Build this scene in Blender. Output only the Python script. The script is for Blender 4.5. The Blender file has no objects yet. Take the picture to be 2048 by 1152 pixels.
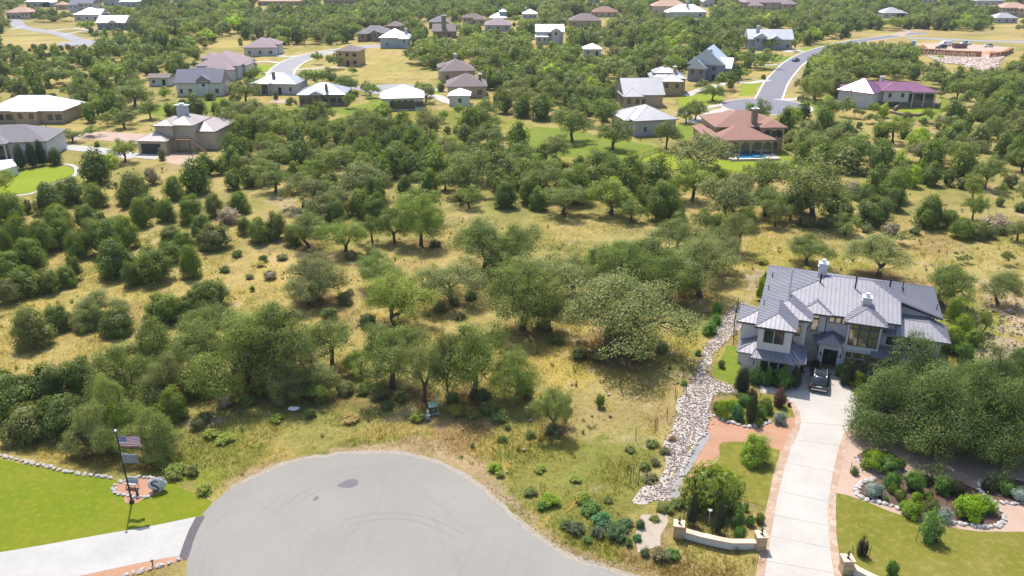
import bpy, math, random, colorsys
import numpy as np
from mathutils import Vector, Matrix
R_ = math.radians
scene = bpy.context.scene
COL = scene.collection
rng = np.random.default_rng(7); random.seed(7)

# ------------------------------------------------------------------ camera geometry (used to turn photo pixels into ground points)
F, TH, CH = 1593.0, R_(23.2), 44.0
sT, cT = math.sin(TH), math.cos(TH)
def P(x, y, h=0.0):
    u = (x-1024)/F; v = (y-576)/F
    Z = (CH-h)/(sT+v*cT)
    return (u*Z, Z*(cT-v*sT))
def depth(y): return CH/(sT+(y-576)/F*cT)
def proj(X, Y, z=0.0):
    Z = Y*cT+(CH-z)*sT; up = Y*sT-(CH-z)*cT
    return 1024+F*X/Z, 576-F*up/Z, Z
def poly(pts, h=0.0): return [P(x, y, h) for x, y in pts]

# ------------------------------------------------------------------ noise
def _h(ix, iy, s):
    n = (ix*374761393 + iy*668265263 + s*974634777) & 0xffffffff
    n = ((n ^ (n >> 13))*1274126177) & 0xffffffff
    return ((n ^ (n >> 16)) & 0xffff)/65535.0
def vnoise(x, y, s=0):
    x = np.asarray(x, float); y = np.asarray(y, float)
    ix = np.floor(x).astype(np.int64); iy = np.floor(y).astype(np.int64)
    fx = x-ix; fy = y-iy; fx = fx*fx*(3-2*fx); fy = fy*fy*(3-2*fy)
    return (_h(ix, iy, s)*(1-fx)+_h(ix+1, iy, s)*fx)*(1-fy)+(_h(ix, iy+1, s)*(1-fx)+_h(ix+1, iy+1, s)*fx)*fy
def fbm(x, y, sc, o=4, s=0):
    t = 0; a = .5; n = 0
    for k in range(o):
        t = t+a*vnoise(np.asarray(x)/sc*2**k+17*k, np.asarray(y)/sc*2**k-9*k, s+k); n += a; a *= .55
    return t/n
def inpoly(x, y, pl):
    x = np.asarray(x, float); y = np.asarray(y, float); ins = np.zeros(x.shape, bool)
    xs = [p[0] for p in pl]; ys = [p[1] for p in pl]; n = len(pl); j = n-1
    for i in range(n):
        c = (ys[i] > y) != (ys[j] > y)
        with np.errstate(divide='ignore', invalid='ignore'):
            xc = (xs[j]-xs[i])*(y-ys[i])/((ys[j]-ys[i]) if ys[j] != ys[i] else 1e-9)+xs[i]
        ins ^= c & (x < xc); j = i
    return ins
def smooth(pts, n=5, closed=True):
    out = []; m = len(pts)
    rg = range(m) if closed else range(m-1)
    for i in rg:
        if closed: p0, p1, p2, p3 = pts[i-1], pts[i], pts[(i+1) % m], pts[(i+2) % m]
        else: p0, p1, p2, p3 = pts[max(i-1, 0)], pts[i], pts[i+1], pts[min(i+2, m-1)]
        for k in range(n):
            t = k/n
            out.append(tuple(.5*((2*p1[a])+(-p0[a]+p2[a])*t+(2*p0[a]-5*p1[a]+4*p2[a]-p3[a])*t*t+(-p0[a]+3*p1[a]-3*p2[a]+p3[a])*t**3) for a in range(2)))
    if not closed: out.append(tuple(pts[-1]))
    return out

# ------------------------------------------------------------------ materials
MATS = {}
def newmat(name):
    m = bpy.data.materials.new(name); m.use_nodes = True
    nt = m.node_tree; nt.nodes.clear()
    out = nt.nodes.new('ShaderNodeOutputMaterial')
    return m, nt, out
def N(nt, typ, **kw):
    n = nt.nodes.new(typ)
    for k, v in kw.items():
        if hasattr(n, k) and k not in ('inputs',): setattr(n, k, v)
    return n
def mixc(nt, fac, a, b, blend='MIX'):
    n = nt.nodes.new('ShaderNodeMix'); n.data_type = 'RGBA'; n.blend_type = blend
    for s, v in ((0, fac), (6, a), (7, b)):
        if isinstance(v, bpy.types.NodeSocket): nt.links.new(v, n.inputs[s])
        elif s == 0: n.inputs[0].default_value = v
        else: n.inputs[s].default_value = (*v[:3], 1)
    return n.outputs[2]
def noise(nt, scale, detail=4, rough=.55, coord='Object', stretch=None):
    tc = nt.nodes.new('ShaderNodeTexCoord'); src = tc.outputs[coord]
    if stretch:
        mp = nt.nodes.new('ShaderNodeMapping'); nt.links.new(src, mp.inputs[0]); mp.inputs['Scale'].default_value = stretch; src = mp.outputs[0]
    n = nt.nodes.new('ShaderNodeTexNoise'); n.inputs['Scale'].default_value = scale; n.inputs['Detail'].default_value = detail; n.inputs['Roughness'].default_value = rough
    nt.links.new(src, n.inputs['Vector']); return n
def ramp(nt, src, stops):
    r = nt.nodes.new('ShaderNodeValToRGB'); nt.links.new(src, r.inputs[0]); e = r.color_ramp.elements
    while len(e) < len(stops): e.new(.5)
    for i, (p, c) in enumerate(stops):
        e[i].position = p; e[i].color = (*c, 1) if len(c) == 3 else c
    return r.outputs[0]
def princ(nt, out, col, rough=.8, metal=0.0, spec=.3, bump=None, bstr=.3, bdist=.05):
    b = nt.nodes.new('ShaderNodeBsdfPrincipled')
    if isinstance(col, bpy.types.NodeSocket): nt.links.new(col, b.inputs['Base Color'])
    else: b.inputs['Base Color'].default_value = (*col, 1)
    b.inputs['Roughness'].default_value = rough; b.inputs['Metallic'].default_value = metal
    b.inputs['Specular IOR Level'].default_value = spec
    if bump is not None:
        bn = nt.nodes.new('ShaderNodeBump'); bn.inputs['Strength'].default_value = bstr; bn.inputs['Distance'].default_value = bdist
        nt.links.new(bump, bn.inputs['Height']); nt.links.new(bn.outputs[0], b.inputs['Normal'])
    nt.links.new(b.outputs[0], out.inputs[0]); return b
def plain(name, c, rough=.8, metal=0.0, spec=.3, var=.18, scale=1.5, detail=5, bstr=.25, bdist=.03, coord='Object', hue=0.0, stretch=None):
    """a surface whose colour wanders round c"""
    if name in MATS: return MATS[name]
    m, nt, out = newmat(name)
    n = noise(nt, scale, detail, .6, coord, stretch)
    lo = tuple(max(0, x*(1-var)) for x in c); hi = tuple(min(1, x*(1+var)) for x in c)
    if hue: lo = (lo[0]*(1+hue), lo[1], lo[2]*(1-hue))
    cc = ramp(nt, n.outputs[0], [(.3, lo), (.7, hi)])
    n2 = noise(nt, scale*9, 3, .6, coord)
    cc = mixc(nt, .35, cc, ramp(nt, n2.outputs[0], [(.3, lo), (.7, hi)]))
    princ(nt, out, cc, rough, metal, spec, n2.outputs[0], bstr, bdist)
    MATS[name] = m; return m
def stonemat(name, ca, cb, cm, scale=2.2, stretch=(1, 1, 2.2), rough=.85, gap=.06, bd=.04):
    """masonry: cells of two colours with mortar between"""
    if name in MATS: return MATS[name]
    m, nt, out = newmat(name)
    tc = N(nt, 'ShaderNodeTexCoord'); mp = N(nt, 'ShaderNodeMapping'); nt.links.new(tc.outputs['Object'], mp.inputs[0]); mp.inputs['Scale'].default_value = stretch
    v = N(nt, 'ShaderNodeTexVoronoi'); v.inputs['Scale'].default_value = scale; nt.links.new(mp.outputs[0], v.inputs['Vector'])
    e = N(nt, 'ShaderNodeTexVoronoi'); e.feature = 'DISTANCE_TO_EDGE'; e.inputs['Scale'].default_value = scale; nt.links.new(mp.outputs[0], e.inputs['Vector'])
    sp = N(nt, 'ShaderNodeSeparateColor'); nt.links.new(v.outputs['Color'], sp.inputs[0])
    c = ramp(nt, sp.outputs[0], [(0, ca), (1, cb)])
    g = ramp(nt, e.outputs['Distance'], [(gap*.4, (0, 0, 0)), (gap, (1, 1, 1))])
    c = mixc(nt, g, cm, c)
    nn = noise(nt, 14, 3); c = mixc(nt, .35, c, ramp(nt, nn.outputs[0], [(.3, tuple(x*.6 for x in ca)), (.7, tuple(min(1, x*1.3) for x in cb))]))
    princ(nt, out, c, rough, 0, .2, g, .5, bd); MATS[name] = m; return m

def leafmat(name, attr=False):
    if name in MATS: return MATS[name]
    m, nt, out = newmat(name)
    a = N(nt, 'ShaderNodeAttribute'); a.attribute_name = 'tint'
    if attr: src = a.outputs['Color']
    else:
        oi = N(nt, 'ShaderNodeObjectInfo')
        src = mixc(nt, 1.0, oi.outputs['Color'], a.outputs['Color'], 'MULTIPLY')
    b = N(nt, 'ShaderNodeBsdfPrincipled'); nt.links.new(src, b.inputs['Base Color']); b.inputs['Roughness'].default_value = .55; b.inputs['Specular IOR Level'].default_value = .25
    t = N(nt, 'ShaderNodeBsdfTranslucent'); nt.links.new(mixc(nt, 1.0, src, (1.5, 1.45, .7), 'MULTIPLY'), t.inputs[0])
    mx = N(nt, 'ShaderNodeMixShader'); mx.inputs[0].default_value = .34
    nt.links.new(b.outputs[0], mx.inputs[1]); nt.links.new(t.outputs[0], mx.inputs[2]); nt.links.new(mx.outputs[0], out.inputs[0])
    MATS[name] = m; return m
LEAF = leafmat('leaf'); LEAFA = leafmat('leaf_mass', True)
BARK = plain('bark', (.10, .075, .055), .95, scale=6, var=.4, bstr=.6)
DEADW = plain('dead_wood', (.38, .33, .29), .9, scale=6, var=.3)

# ------------------------------------------------------------------ mesh builder
class MB:
    def __init__(s): s.v = []; s.f = []; s.m = []
    def add(s, vs, fs, m=0):
        o = len(s.v); s.v += [tuple(p) for p in vs]
        s.f += [tuple(i+o for i in f) for f in fs]; s.m += [m]*len(fs)
    def box(s, x0, x1, y0, y1, z0, z1, m=0):
        s.add([(x0, y0, z0), (x1, y0, z0), (x1, y1, z0), (x0, y1, z0), (x0, y0, z1), (x1, y0, z1), (x1, y1, z1), (x0, y1, z1)],
              [(0, 3, 2, 1), (4, 5, 6, 7), (0, 1, 5, 4), (1, 2, 6, 5), (2, 3, 7, 6), (3, 0, 4, 7)], m)
    def prism(s, pts, z0, z1, m=0, top=None):
        a = sum(pts[i-1][0]*pts[i][1]-pts[i][0]*pts[i-1][1] for i in range(len(pts)))
        if a < 0: pts = pts[::-1]
        n = len(pts)
        s.add([(p[0], p[1], z0) for p in pts]+[(p[0], p[1], z1) for p in pts],
              [tuple(range(n))[::-1], tuple(range(n, 2*n))]+[(i, (i+1) % n, n+(i+1) % n, n+i) for i in range(n)], m)
    def tube(s, pts, rad, n=6, m=0, cap=True):
        pts = [Vector(p) for p in pts]; vs = []; fs = []
        if not hasattr(rad, '__len__'): rad = [rad]*len(pts)
        for i, p in enumerate(pts):
            d = (pts[min(i+1, len(pts)-1)]-pts[max(i-1, 0)]).normalized()
            a = d.cross(Vector((0, 0, 1))); a = Vector((1, 0, 0)) if a.length < .05 else a.normalized(); b = d.cross(a)
            for k in range(n):
                t = 2*math.pi*k/n; vs.append(p+(a*math.cos(t)+b*math.sin(t))*rad[i])
        for i in range(len(pts)-1):
            for k in range(n): fs.append((i*n+k, i*n+(k+1) % n, (i+1)*n+(k+1) % n, (i+1)*n+k))
        if cap: fs += [tuple(range(n)), tuple(range((len(pts)-1)*n, len(pts)*n))[::-1]]
        s.add(vs, fs, m)
    def cyl(s, x, y, z0, z1, r, n=12, m=0, r2=None): s.tube([(x, y, z0), (x, y, z1)], [r, r if r2 is None else r2], n, m)
    def ell(s, c, r, seg=10, rings=6, m=0, jit=0.0):
        vs = []; fs = []; rn = random.Random(int(c[0]*997+c[1]*131+r[0]*77))
        for i in range(rings+1):
            ph = math.pi*i/rings
            for k in range(seg):
                t = 2*math.pi*k/seg; j = 1+jit*(rn.random()-.5)
                vs.append((c[0]+r[0]*math.sin(ph)*math.cos(t)*j, c[1]+r[1]*math.sin(ph)*math.sin(t)*j, c[2]+r[2]*math.cos(ph)*j))
        for i in range(rings):
            for k in range(seg): fs.append((i*seg+k, (i+1)*seg+k, (i+1)*seg+(k+1) % seg, i*seg+(k+1) % seg))
        s.add(vs, fs, m)
    def build(s, name, mats, parent=None, loc=None, rz=0.0, flat=True):
        me = bpy.data.meshes.new(name); me.from_pydata(s.v, [], s.f)
        if not isinstance(mats, (list, tuple)): mats = [mats]
        for m in mats: me.materials.append(m)
        if len(mats) > 1: me.polygons.foreach_set('material_index', s.m)
        if not flat: me.polygons.foreach_set('use_smooth', [True]*len(me.polygons))
        me.update()
        o = bpy.data.objects.new(name, me); COL.objects.link(o)
        if parent: o.parent = parent
        if loc: o.location = loc
        if rz: o.rotation_euler.z = rz
        return o
def tag(o, label=None, cat=None, group=None, kind=None):
    if label: o['label'] = label
    if cat: o['category'] = cat
    if group: o['group'] = group
    if kind: o['kind'] = kind
    return o
def empty(name, loc, rz=0, **kw):
    o = bpy.data.objects.new(name, None); COL.objects.link(o); o.empty_display_size = .5
    o.location = loc; o.rotation_euler.z = rz; tag(o, **kw); return o
def copy_tree(o, parent=None):
    c = o.copy(); COL.objects.link(c); c.parent = parent
    for ch in list(o.children): copy_tree(ch, c)
    return c
def npmesh(name, V, Fq, mats, tint=None, nper=4, smooth_=False):
    """fast mesh from numpy arrays, all faces with nper corners; tint = one colour for each corner"""
    me = bpy.data.meshes.new(name); V = np.asarray(V, np.float32); Fq = np.asarray(Fq, np.int32)
    me.vertices.add(len(V)); me.vertices.foreach_set('co', V.ravel())
    me.loops.add(Fq.size); me.loops.foreach_set('vertex_index', Fq.ravel())
    me.polygons.add(len(Fq)); me.polygons.foreach_set('loop_start', np.arange(0, Fq.size, nper, dtype=np.int32))
    if tint is not None:
        a = me.color_attributes.new('tint', 'FLOAT_COLOR', 'POINT')
        t = np.ones((len(V), 4), np.float32); t[:, :3] = tint; a.data.foreach_set('color', t.ravel())
    for m in (mats if isinstance(mats, (list, tuple)) else [mats]): me.materials.append(m)
    if smooth_: me.polygons.foreach_set('use_smooth', np.ones(len(Fq), bool))
    me.update(calc_edges=True); me.validate(); return me
def link(name, me, parent=None, loc=None):
    o = bpy.data.objects.new(name, me); COL.objects.link(o)
    if parent: o.parent = parent
    if loc: o.location = loc
    return o
# ------------------------------------------------------------------ world, sun, camera
SUN_EL, SUN_AZ = R_(61), math.atan2(-.30, .95)     # azimuth from +Y (away from the camera) towards +X
w = bpy.data.worlds.new('World'); scene.world = w; w.use_nodes = True
wn = w.node_tree; bg = wn.nodes['Background']; sky = wn.nodes.new('ShaderNodeTexSky'); sky.sky_type = 'NISHITA'
sky.sun_disc = False; sky.sun_elevation = SUN_EL; sky.sun_rotation = SUN_AZ; sky.air_density = 1.0; sky.dust_density = 1.5
wn.links.new(sky.outputs[0], bg.inputs[0]); bg.inputs[1].default_value = .148
sl = bpy.data.lights.new('sun', 'SUN'); sl.energy = 4.1; sl.angle = R_(.53); sl.color = (1, .945, .86)
so = bpy.data.objects.new('sun', sl); COL.objects.link(so)
sd = Vector((math.sin(SUN_AZ)*math.cos(SUN_EL), math.cos(SUN_AZ)*math.cos(SUN_EL), math.sin(SUN_EL)))
so.rotation_euler = sd.to_track_quat('Z', 'Y').to_euler()
cam = bpy.data.cameras.new('camera'); co = bpy.data.objects.new('camera', cam); COL.objects.link(co)
cam.sensor_width = 36; cam.lens = 36*F/2048; cam.clip_end = 20000; cam.clip_start = 1
co.location = (0, 0, CH); co.rotation_euler = (math.pi/2-TH, 0, 0); scene.camera = co
vs = scene.view_settings; vs.view_transform = 'Standard'; vs.look = 'None'; vs.exposure = .63; vs.gamma = 1
scene.cycles.max_bounces = 5; scene.cycles.diffuse_bounces = 3; scene.cycles.transparent_max_bounces = 8
scene.cycles.volume_bounces = 0
scene.cycles.use_denoising = True

# ------------------------------------------------------------------ outlines read off the photograph (2048 px wide), laid on the ground
CUL = [(372, 1160), (374, 1120), (383, 1085), (392, 1060), (405, 1030), (425, 1004), (460, 979), (500, 957), (560, 930), (620, 914), (700, 907), (760, 905), (815, 909), (868, 921), (905, 937), (945, 962), (975, 985), (1005, 1012), (1030, 1034), (1062, 1062), (1105, 1092), (1150, 1116), (1200, 1134), (1265, 1152), (1400, 1190), (1600, 1240), (1900, 1300), (1900, 1500), (1200, 1500), (700, 1500), (500, 1400), (410, 1280), (380, 1200)]
LDRIVE = [(-300, 1166), (-100, 1128), (0, 1105), (100, 1088), (200, 1070), (300, 1053), (392, 1034), (378, 1060), (368, 1085), (359, 1112), (300, 1122), (160, 1152), (-50, 1200), (-300, 1260)]
APRON = [(392, 1034), (410, 1032), (396, 1060), (386, 1085), (378, 1112), (374, 1120), (356, 1116), (368, 1085), (378, 1060)]
LLAWN = [(-300, 880), (-100, 904), (0, 917), (60, 931), (120, 942), (170, 952), (230, 960), (290, 962), (335, 964), (380, 984), (427, 1003), (410, 1031), (300, 1053), (200, 1070), (100, 1088), (0, 1105), (-300, 1166)]
LBED = [(160, 1152), (300, 1122), (359, 1112), (366, 1119), (330, 1132), (280, 1146), (262, 1152), (150, 1200), (50, 1220)]
OVALBED = smooth([(226, 978), (236, 966), (258, 959), (290, 957), (312, 960), (328, 972), (322, 986), (300, 992), (286, 999), (270, 1007), (252, 1006), (248, 996), (250, 990), (232, 986)], 3)
DRIVE = [(1524, 1200), (1534, 1120), (1540, 1080), (1547, 1040), (1556, 990), (1568, 940), (1582, 898), (1598, 862), (1602, 845), (1600, 826), (1590, 808), (1572, 796), (1550, 789), (1520, 786), (1521, 768), (1538, 763), (1560, 767), (1600, 771), (1604, 762), (1602, 742), (1605, 733), (1690, 742), (1692, 765), (1706, 790), (1740, 806), (1738, 850), (1712, 846), (1696, 855), (1686, 872), (1676, 900), (1666, 945), (1659, 985), (1656, 1025), (1657, 1070), (1663, 1120), (1668, 1152), (1690, 1220), (1720, 1300), (1500, 1300)]
BORDL = [(1504, 1200), (1515, 1130), (1523, 1080), (1528, 1040), (1538, 980), (1552, 930), (1570, 885), (1590, 850), (1590, 836), (1584, 818), (1572, 806), (1552, 797), (1550, 789), (1572, 796), (1590, 808), (1600, 826), (1602, 845), (1598, 862), (1582, 898), (1568, 940), (1556, 990), (1547, 1040), (1540, 1080), (1534, 1120), (1524, 1200)]
BORDR = [(1668, 1152), (1663, 1120), (1657, 1070), (1656, 1025), (1659, 985), (1666, 945), (1676, 900), (1686, 872), (1696, 855), (1712, 846), (1738, 850), (1738, 858), (1716, 857), (1706, 866), (1698, 880), (1690, 905), (1680, 945), (1673, 985), (1671, 1025), (1673, 1070), (1680, 1120), (1688, 1160), (1712, 1220), (1690, 1220)]
CREEK = smooth([(1478, 605), (1492, 612), (1484, 640), (1474, 668), (1446, 688), (1428, 708), (1416, 728), (1424, 755), (1462, 772), (1476, 786), (1440, 790), (1425, 800), (1418, 830), (1420, 850), (1412, 866), (1392, 880), (1382, 900), (1368, 930), (1352, 950), (1350, 985), (1340, 1000), (1300, 1005), (1272, 1000), (1296, 978), (1322, 960), (1332, 920), (1332, 880), (1353, 840), (1362, 800), (1380, 765), (1392, 735), (1405, 700), (1428, 672), (1432, 650), (1452, 625)], 3)
SLAB = [(1283, 1030), (1335, 1028), (1336, 1045), (1322, 1072), (1322, 1092), (1275, 1105), (1270, 1070)]
REDGRAV = smooth([(1425, 832), (1450, 842), (1495, 852), (1530, 848), (1565, 838), (1592, 836), (1588, 856), (1572, 884), (1554, 930), (1548, 950), (1532, 955), (1515, 893), (1450, 884), (1437, 895), (1440, 905), (1432, 915), (1410, 935), (1395, 950), (1370, 952), (1380, 905), (1405, 875)], 3)
GARD = smooth([(1424, 806), (1445, 800), (1480, 790), (1520, 788), (1560, 797), (1584, 818), (1590, 836), (1565, 842), (1530, 850), (1495, 854), (1460, 842), (1428, 832)], 3)
RLAWN1 = smooth([(1440, 890), (1455, 884), (1490, 884), (1520, 890), (1552, 898), (1560, 905), (1545, 955), (1532, 1010), (1515, 1008), (1490, 1000), (1470, 985), (1440, 955), (1410, 945), (1415, 935), (1432, 925), (1440, 912)], 3)
RGRAVEL = [(1738, 850), (1716, 857), (1706, 866), (1698, 880), (1690, 905), (1680, 945), (1673, 985), (1700, 992), (1740, 1006), (1780, 1024), (1830, 1040), (1900, 1054), (1960, 1064), (2048, 1064), (2300, 1080), (2300, 880), (2048, 850), (1850, 840)]
RLAWN2 = [(1673, 985), (1671, 1025), (1673, 1070), (1680, 1120), (1688, 1160), (1712, 1220), (1900, 1300), (2300, 1260), (2300, 1080), (2048, 1064), (1960, 1064), (1900, 1054), (1830, 1040), (1780, 1024), (1740, 1006), (1700, 992)]
BEDMAIN = smooth([(1712, 984), (1716, 972), (1732, 962), (1760, 956), (1800, 950), (1860, 955), (1920, 965), (1970, 990), (2000, 1020), (2010, 1036), (2003, 1050), (1970, 1055), (1930, 1050), (1890, 1042), (1850, 1035), (1800, 1018), (1760, 1005), (1725, 997)], 3)
BEDTOP = smooth([(1713, 920), (1722, 905), (1760, 900), (1800, 915), (1812, 932), (1800, 943), (1770, 944), (1735, 937)], 3)
BEDRIGHT = smooth([(1955, 975), (1965, 962), (2010, 958), (2060, 965), (2100, 985), (2080, 1008), (2010, 1008), (1975, 1000)], 3)
SIDELAWN = [(1456, 690), (1490, 700), (1484, 740), (1478, 775), (1450, 762), (1430, 755), (1428, 735), (1442, 715)]
BACKBED = [(1518, 565), (1530, 570), (1510, 600), (1504, 596)]

ASPH = plain('asphalt_grey', (.40, .38, .385), .85, scale=.35, var=.05, detail=6, bstr=.15)
def asphalt(name, base, seed=0):
    m, nt, out = newmat(name)
    n1 = noise(nt, .12, 5, .6); n2 = noise(nt, 5, 5, .7); n3 = noise(nt, 60, 2, .6)
    c = ramp(nt, n1.outputs[0], [(.3, tuple(x*.86 for x in base)), (.7, tuple(x*1.12 for x in base))])
    c = mixc(nt, .35, c, ramp(nt, n2.outputs[0], [(.3, tuple(x*.84 for x in base)), (.7, tuple(x*1.1 for x in base))]))
    c = mixc(nt, .3, c, ramp(nt, n3.outputs[0], [(.3, tuple(x*.7 for x in base)), (.7, tuple(x*1.25 for x in base))]))
    # worn tyre arcs round the turning circle: a stretched ring wave broken by noise
    tc = N(nt, 'ShaderNodeTexCoord'); mp = N(nt, 'ShaderNodeMapping'); nt.links.new(tc.outputs['Object'], mp.inputs[0])
    cx, cy = P(770, 1090); mp.inputs['Location'].default_value = (-cx, -cy, 0)
    sx = N(nt, 'ShaderNodeSeparateXYZ'); nt.links.new(mp.outputs[0], sx.inputs[0])
    ln = N(nt, 'ShaderNodeVectorMath'); ln.operation = 'LENGTH'; nt.links.new(mp.outputs[0], ln.inputs[0])
    at = N(nt, 'ShaderNodeMath'); at.operation = 'ARCTAN2'; nt.links.new(sx.outputs[1], at.inputs[0]); nt.links.new(sx.outputs[0], at.inputs[1])
    cb = N(nt, 'ShaderNodeCombineXYZ'); nt.links.new(ln.outputs['Value'], cb.inputs[0]); nt.links.new(at.outputs[0], cb.inputs[1])
    m2 = N(nt, 'ShaderNodeMapping'); m2.inputs['Scale'].default_value = (2.6, 1.3, 1); nt.links.new(cb.outputs[0], m2.inputs[0])
    wv = N(nt, 'ShaderNodeTexNoise'); wv.inputs['Scale'].default_value = 1; wv.inputs['Detail'].default_value = 5; wv.inputs['Roughness'].default_value = .7; nt.links.new(m2.outputs[0], wv.inputs['Vector'])
    n4 = noise(nt, .22, 4, .6)
    msk = N(nt, 'ShaderNodeMath'); msk.operation = 'MULTIPLY'; nt.links.new(ramp(nt, wv.outputs[0], [(.46, (0, 0, 0)), (.66, (1, 1, 1))]), msk.inputs[0]); nt.links.new(ramp(nt, n4.outputs[0], [(.42, (0, 0, 0)), (.6, (.42, .42, .42))]), msk.inputs[1])
    c = mixc(nt, msk.outputs[0], c, tuple(x*.76 for x in base))
    v = N(nt, 'ShaderNodeTexVoronoi'); v.feature = 'DISTANCE_TO_EDGE'; v.inputs['Scale'].default_value = .09; nd = noise(nt, .8, 4, .7); mpv = N(nt, 'ShaderNodeVectorMath'); mpv.operation = 'ADD'; nt.links.new(tc.outputs['Object'], mpv.inputs[0]); nt.links.new(nd.outputs['Color'], mpv.inputs[1]); nt.links.new(mpv.outputs[0], v.inputs['Vector'])
    c = mixc(nt, ramp(nt, v.outputs['Distance'], [(.002, (.16, .16, .16)), (.006, (0, 0, 0))]), c, tuple(x*.6 for x in base))
    princ(nt, out, c, .9, 0, .2, n3.outputs[0], .3, .01); return m
M_CUL = asphalt('asphalt_court', (.252, .238, .216))
M_APRON = plain('asphalt_dark', (.105, .09, .10), .9, scale=3, var=.25)
M_STAIN = plain('asphalt_stain', (.145, .13, .145), .9, scale=2, var=.12)
M_ROAD = plain('asphalt_road', (.165, .16, .19), .8, scale=.3, var=.1)
def concrete(name, base):
    m, nt, out = newmat(name)
    n1 = noise(nt, .3, 6, .65); n2 = noise(nt, 3, 5, .6)
    c = ramp(nt, n1.outputs[0], [(.34, tuple(x*.78 for x in base)), (.65, base), (.8, tuple(min(1, x*1.05) for x in base))])
    c = mixc(nt, .3, c, ramp(nt, n2.outputs[0], [(.3, tuple(x*.88 for x in base)), (.7, tuple(min(1, x*1.06) for x in base))]))
    princ(nt, out, c, .85, 0, .25, n2.outputs[0], .1, .01); return m
M_CONC = concrete('concrete_pale', (.45, .42, .38)); M_CONC2 = concrete('concrete_white', (.41, .395, .375))
M_JOINT = plain('joint', (.30, .27, .25), .9)
M_FLAG = stonemat('flagstone', (.33, .20, .13), (.47, .36, .27), (.30, .25, .20), 1.6, (1, 1, 1), gap=.05)
def gravel(name, ca, cb, sc=9, base=None):
    m, nt, out = newmat(name)
    v = noise(nt, sc, 4, .75); n1 = noise(nt, .5, 4, .6)
    c = ramp(nt, v.outputs[0], [(.32, ca), (.62, cb)])
    c = mixc(nt, .35, c, ramp(nt, n1.outputs[0], [(.3, ca), (.7, cb)]))
    princ(nt, out, c, .95, 0, .1, v.outputs[0], .6, .04); return m
M_REDG = gravel('gravel_red', (.27, .14, .085), (.46, .27, .18))
M_PINKG = gravel('gravel_pink', (.32, .22, .17), (.48, .35, .28))
M_MULCH = gravel('mulch', (.05, .03, .025), (.17, .11, .085), 6)
M_WHITEG = gravel('gravel_white', (.32, .27, .24), (.50, .44, .40), 5)
def lawnmat(name, a, b, c3, sc=.4):
    m, nt, out = newmat(name)
    n1 = noise(nt, sc, 6, .72); n2 = noise(nt, 7, 5, .75, stretch=(1, 2.0, 1)); n3 = noise(nt, .10, 4, .6)
    c = ramp(nt, n1.outputs[0], [(.32, a), (.55, b), (.75, c3)])
    c = mixc(nt, .45, c, ramp(nt, n3.outputs[0], [(.38, a), (.62, c3)]))
    c = mixc(nt, .5, c, ramp(nt, n2.outputs[0], [(.3, tuple(x*.5 for x in a)), (.7, tuple(min(1, x*1.3) for x in b))]))
    n4 = noise(nt, 1.6, 4, .7); c = mixc(nt, ramp(nt, n4.outputs[0], [(.5, (0, 0, 0)), (.72, (.6, .6, .6))]), c, c3)
    princ(nt, out, c, .9, 0, .1, n2.outputs[0], .8, .06); return m
M_LAWNL = lawnmat('lawn_bright', (.125, .175, .008), (.155, .19, .010), (.25, .22, .03))
M_LAWNR = lawnmat('lawn_olive', (.115, .14, .014), (.165, .16, .022), (.30, .24, .075))
M_LAWNG = lawnmat('lawn_green', (.10, .165, .014), (.15, .20, .02), (.24, .235, .05))
M_LAWNY = lawnmat('lawn_yellowgreen', (.17, .24, .012), (.21, .26, .018), (.26, .27, .035), .2)

from mathutils.geometry import tessellate_polygon
def sheet(name, pts, z, mat, ragged=0.0, seg=None, kind='structure', label=None, sink=.12):
    """a thin slab laid on the ground, its edge ragged by noise; pts in metres"""
    if seg:
        q = []
        for i in range(len(pts)):
            a, b = pts[i], pts[(i+1) % len(pts)]; L = math.dist(a, b); n = max(1, int(L/seg))
            for k in range(n): q.append((a[0]+(b[0]-a[0])*k/n, a[1]+(b[1]-a[1])*k/n))
        pts = q
    if ragged:
        x = np.array([p[0] for p in pts]); y = np.array([p[1] for p in pts])
        nx = fbm(x, y, 2.2, 3, 5)-.5+.6*(fbm(x, y, .5, 2, 8)-.5); ny = fbm(x, y, 2.2, 3, 9)-.5+.6*(fbm(x, y, .5, 2, 3)-.5)
        pts = [(a+2*ragged*b, c+2*ragged*d) for a, b, c, d in zip(x, nx, y, ny)]
    ar = sum(pts[i-1][0]*pts[i][1]-pts[i][0]*pts[i-1][1] for i in range(len(pts)))
    if ar < 0: pts = pts[::-1]
    n = len(pts); tris = tessellate_polygon([[Vector((p[0], p[1], 0)) for p in pts]])
    b = MB(); fs = []
    for t in tris:
        a_, b_, c_ = [pts[i] for i in t]
        cr = (b_[0]-a_[0])*(c_[1]-a_[1])-(b_[1]-a_[1])*(c_[0]-a_[0])
        fs.append(tuple(t) if cr > 0 else tuple(t)[::-1])
    fs += [(i, n+i, n+(i+1) % n, (i+1) % n)[::-1] for i in range(n)]
    b.add([(p[0], p[1], z) for p in pts]+[(p[0], p[1], z-sink) for p in pts], fs)
    o = b.build(name, mat); o['kind'] = kind
    if label: o['label'] = label
    return o
def strip(pts, w):
    """outline of a road along a centre line; w = width or widths in metres"""
    if not hasattr(w, '__len__'): w = [w]*len(pts)
    q = [(*p, ww) for p, ww in zip(pts, w)]
    L = []; Rr = []
    for i in range(len(q)):
        a = q[max(i-1, 0)]; b = q[min(i+1, len(q)-1)]; dx, dy = b[0]-a[0], b[1]-a[1]; l = math.hypot(dx, dy) or 1
        nx, ny = -dy/l*q[i][2]/2, dx/l*q[i][2]/2
        L.append((q[i][0]+nx, q[i][1]+ny)); Rr.append((q[i][0]-nx, q[i][1]-ny))
    return L+Rr[::-1]

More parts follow.
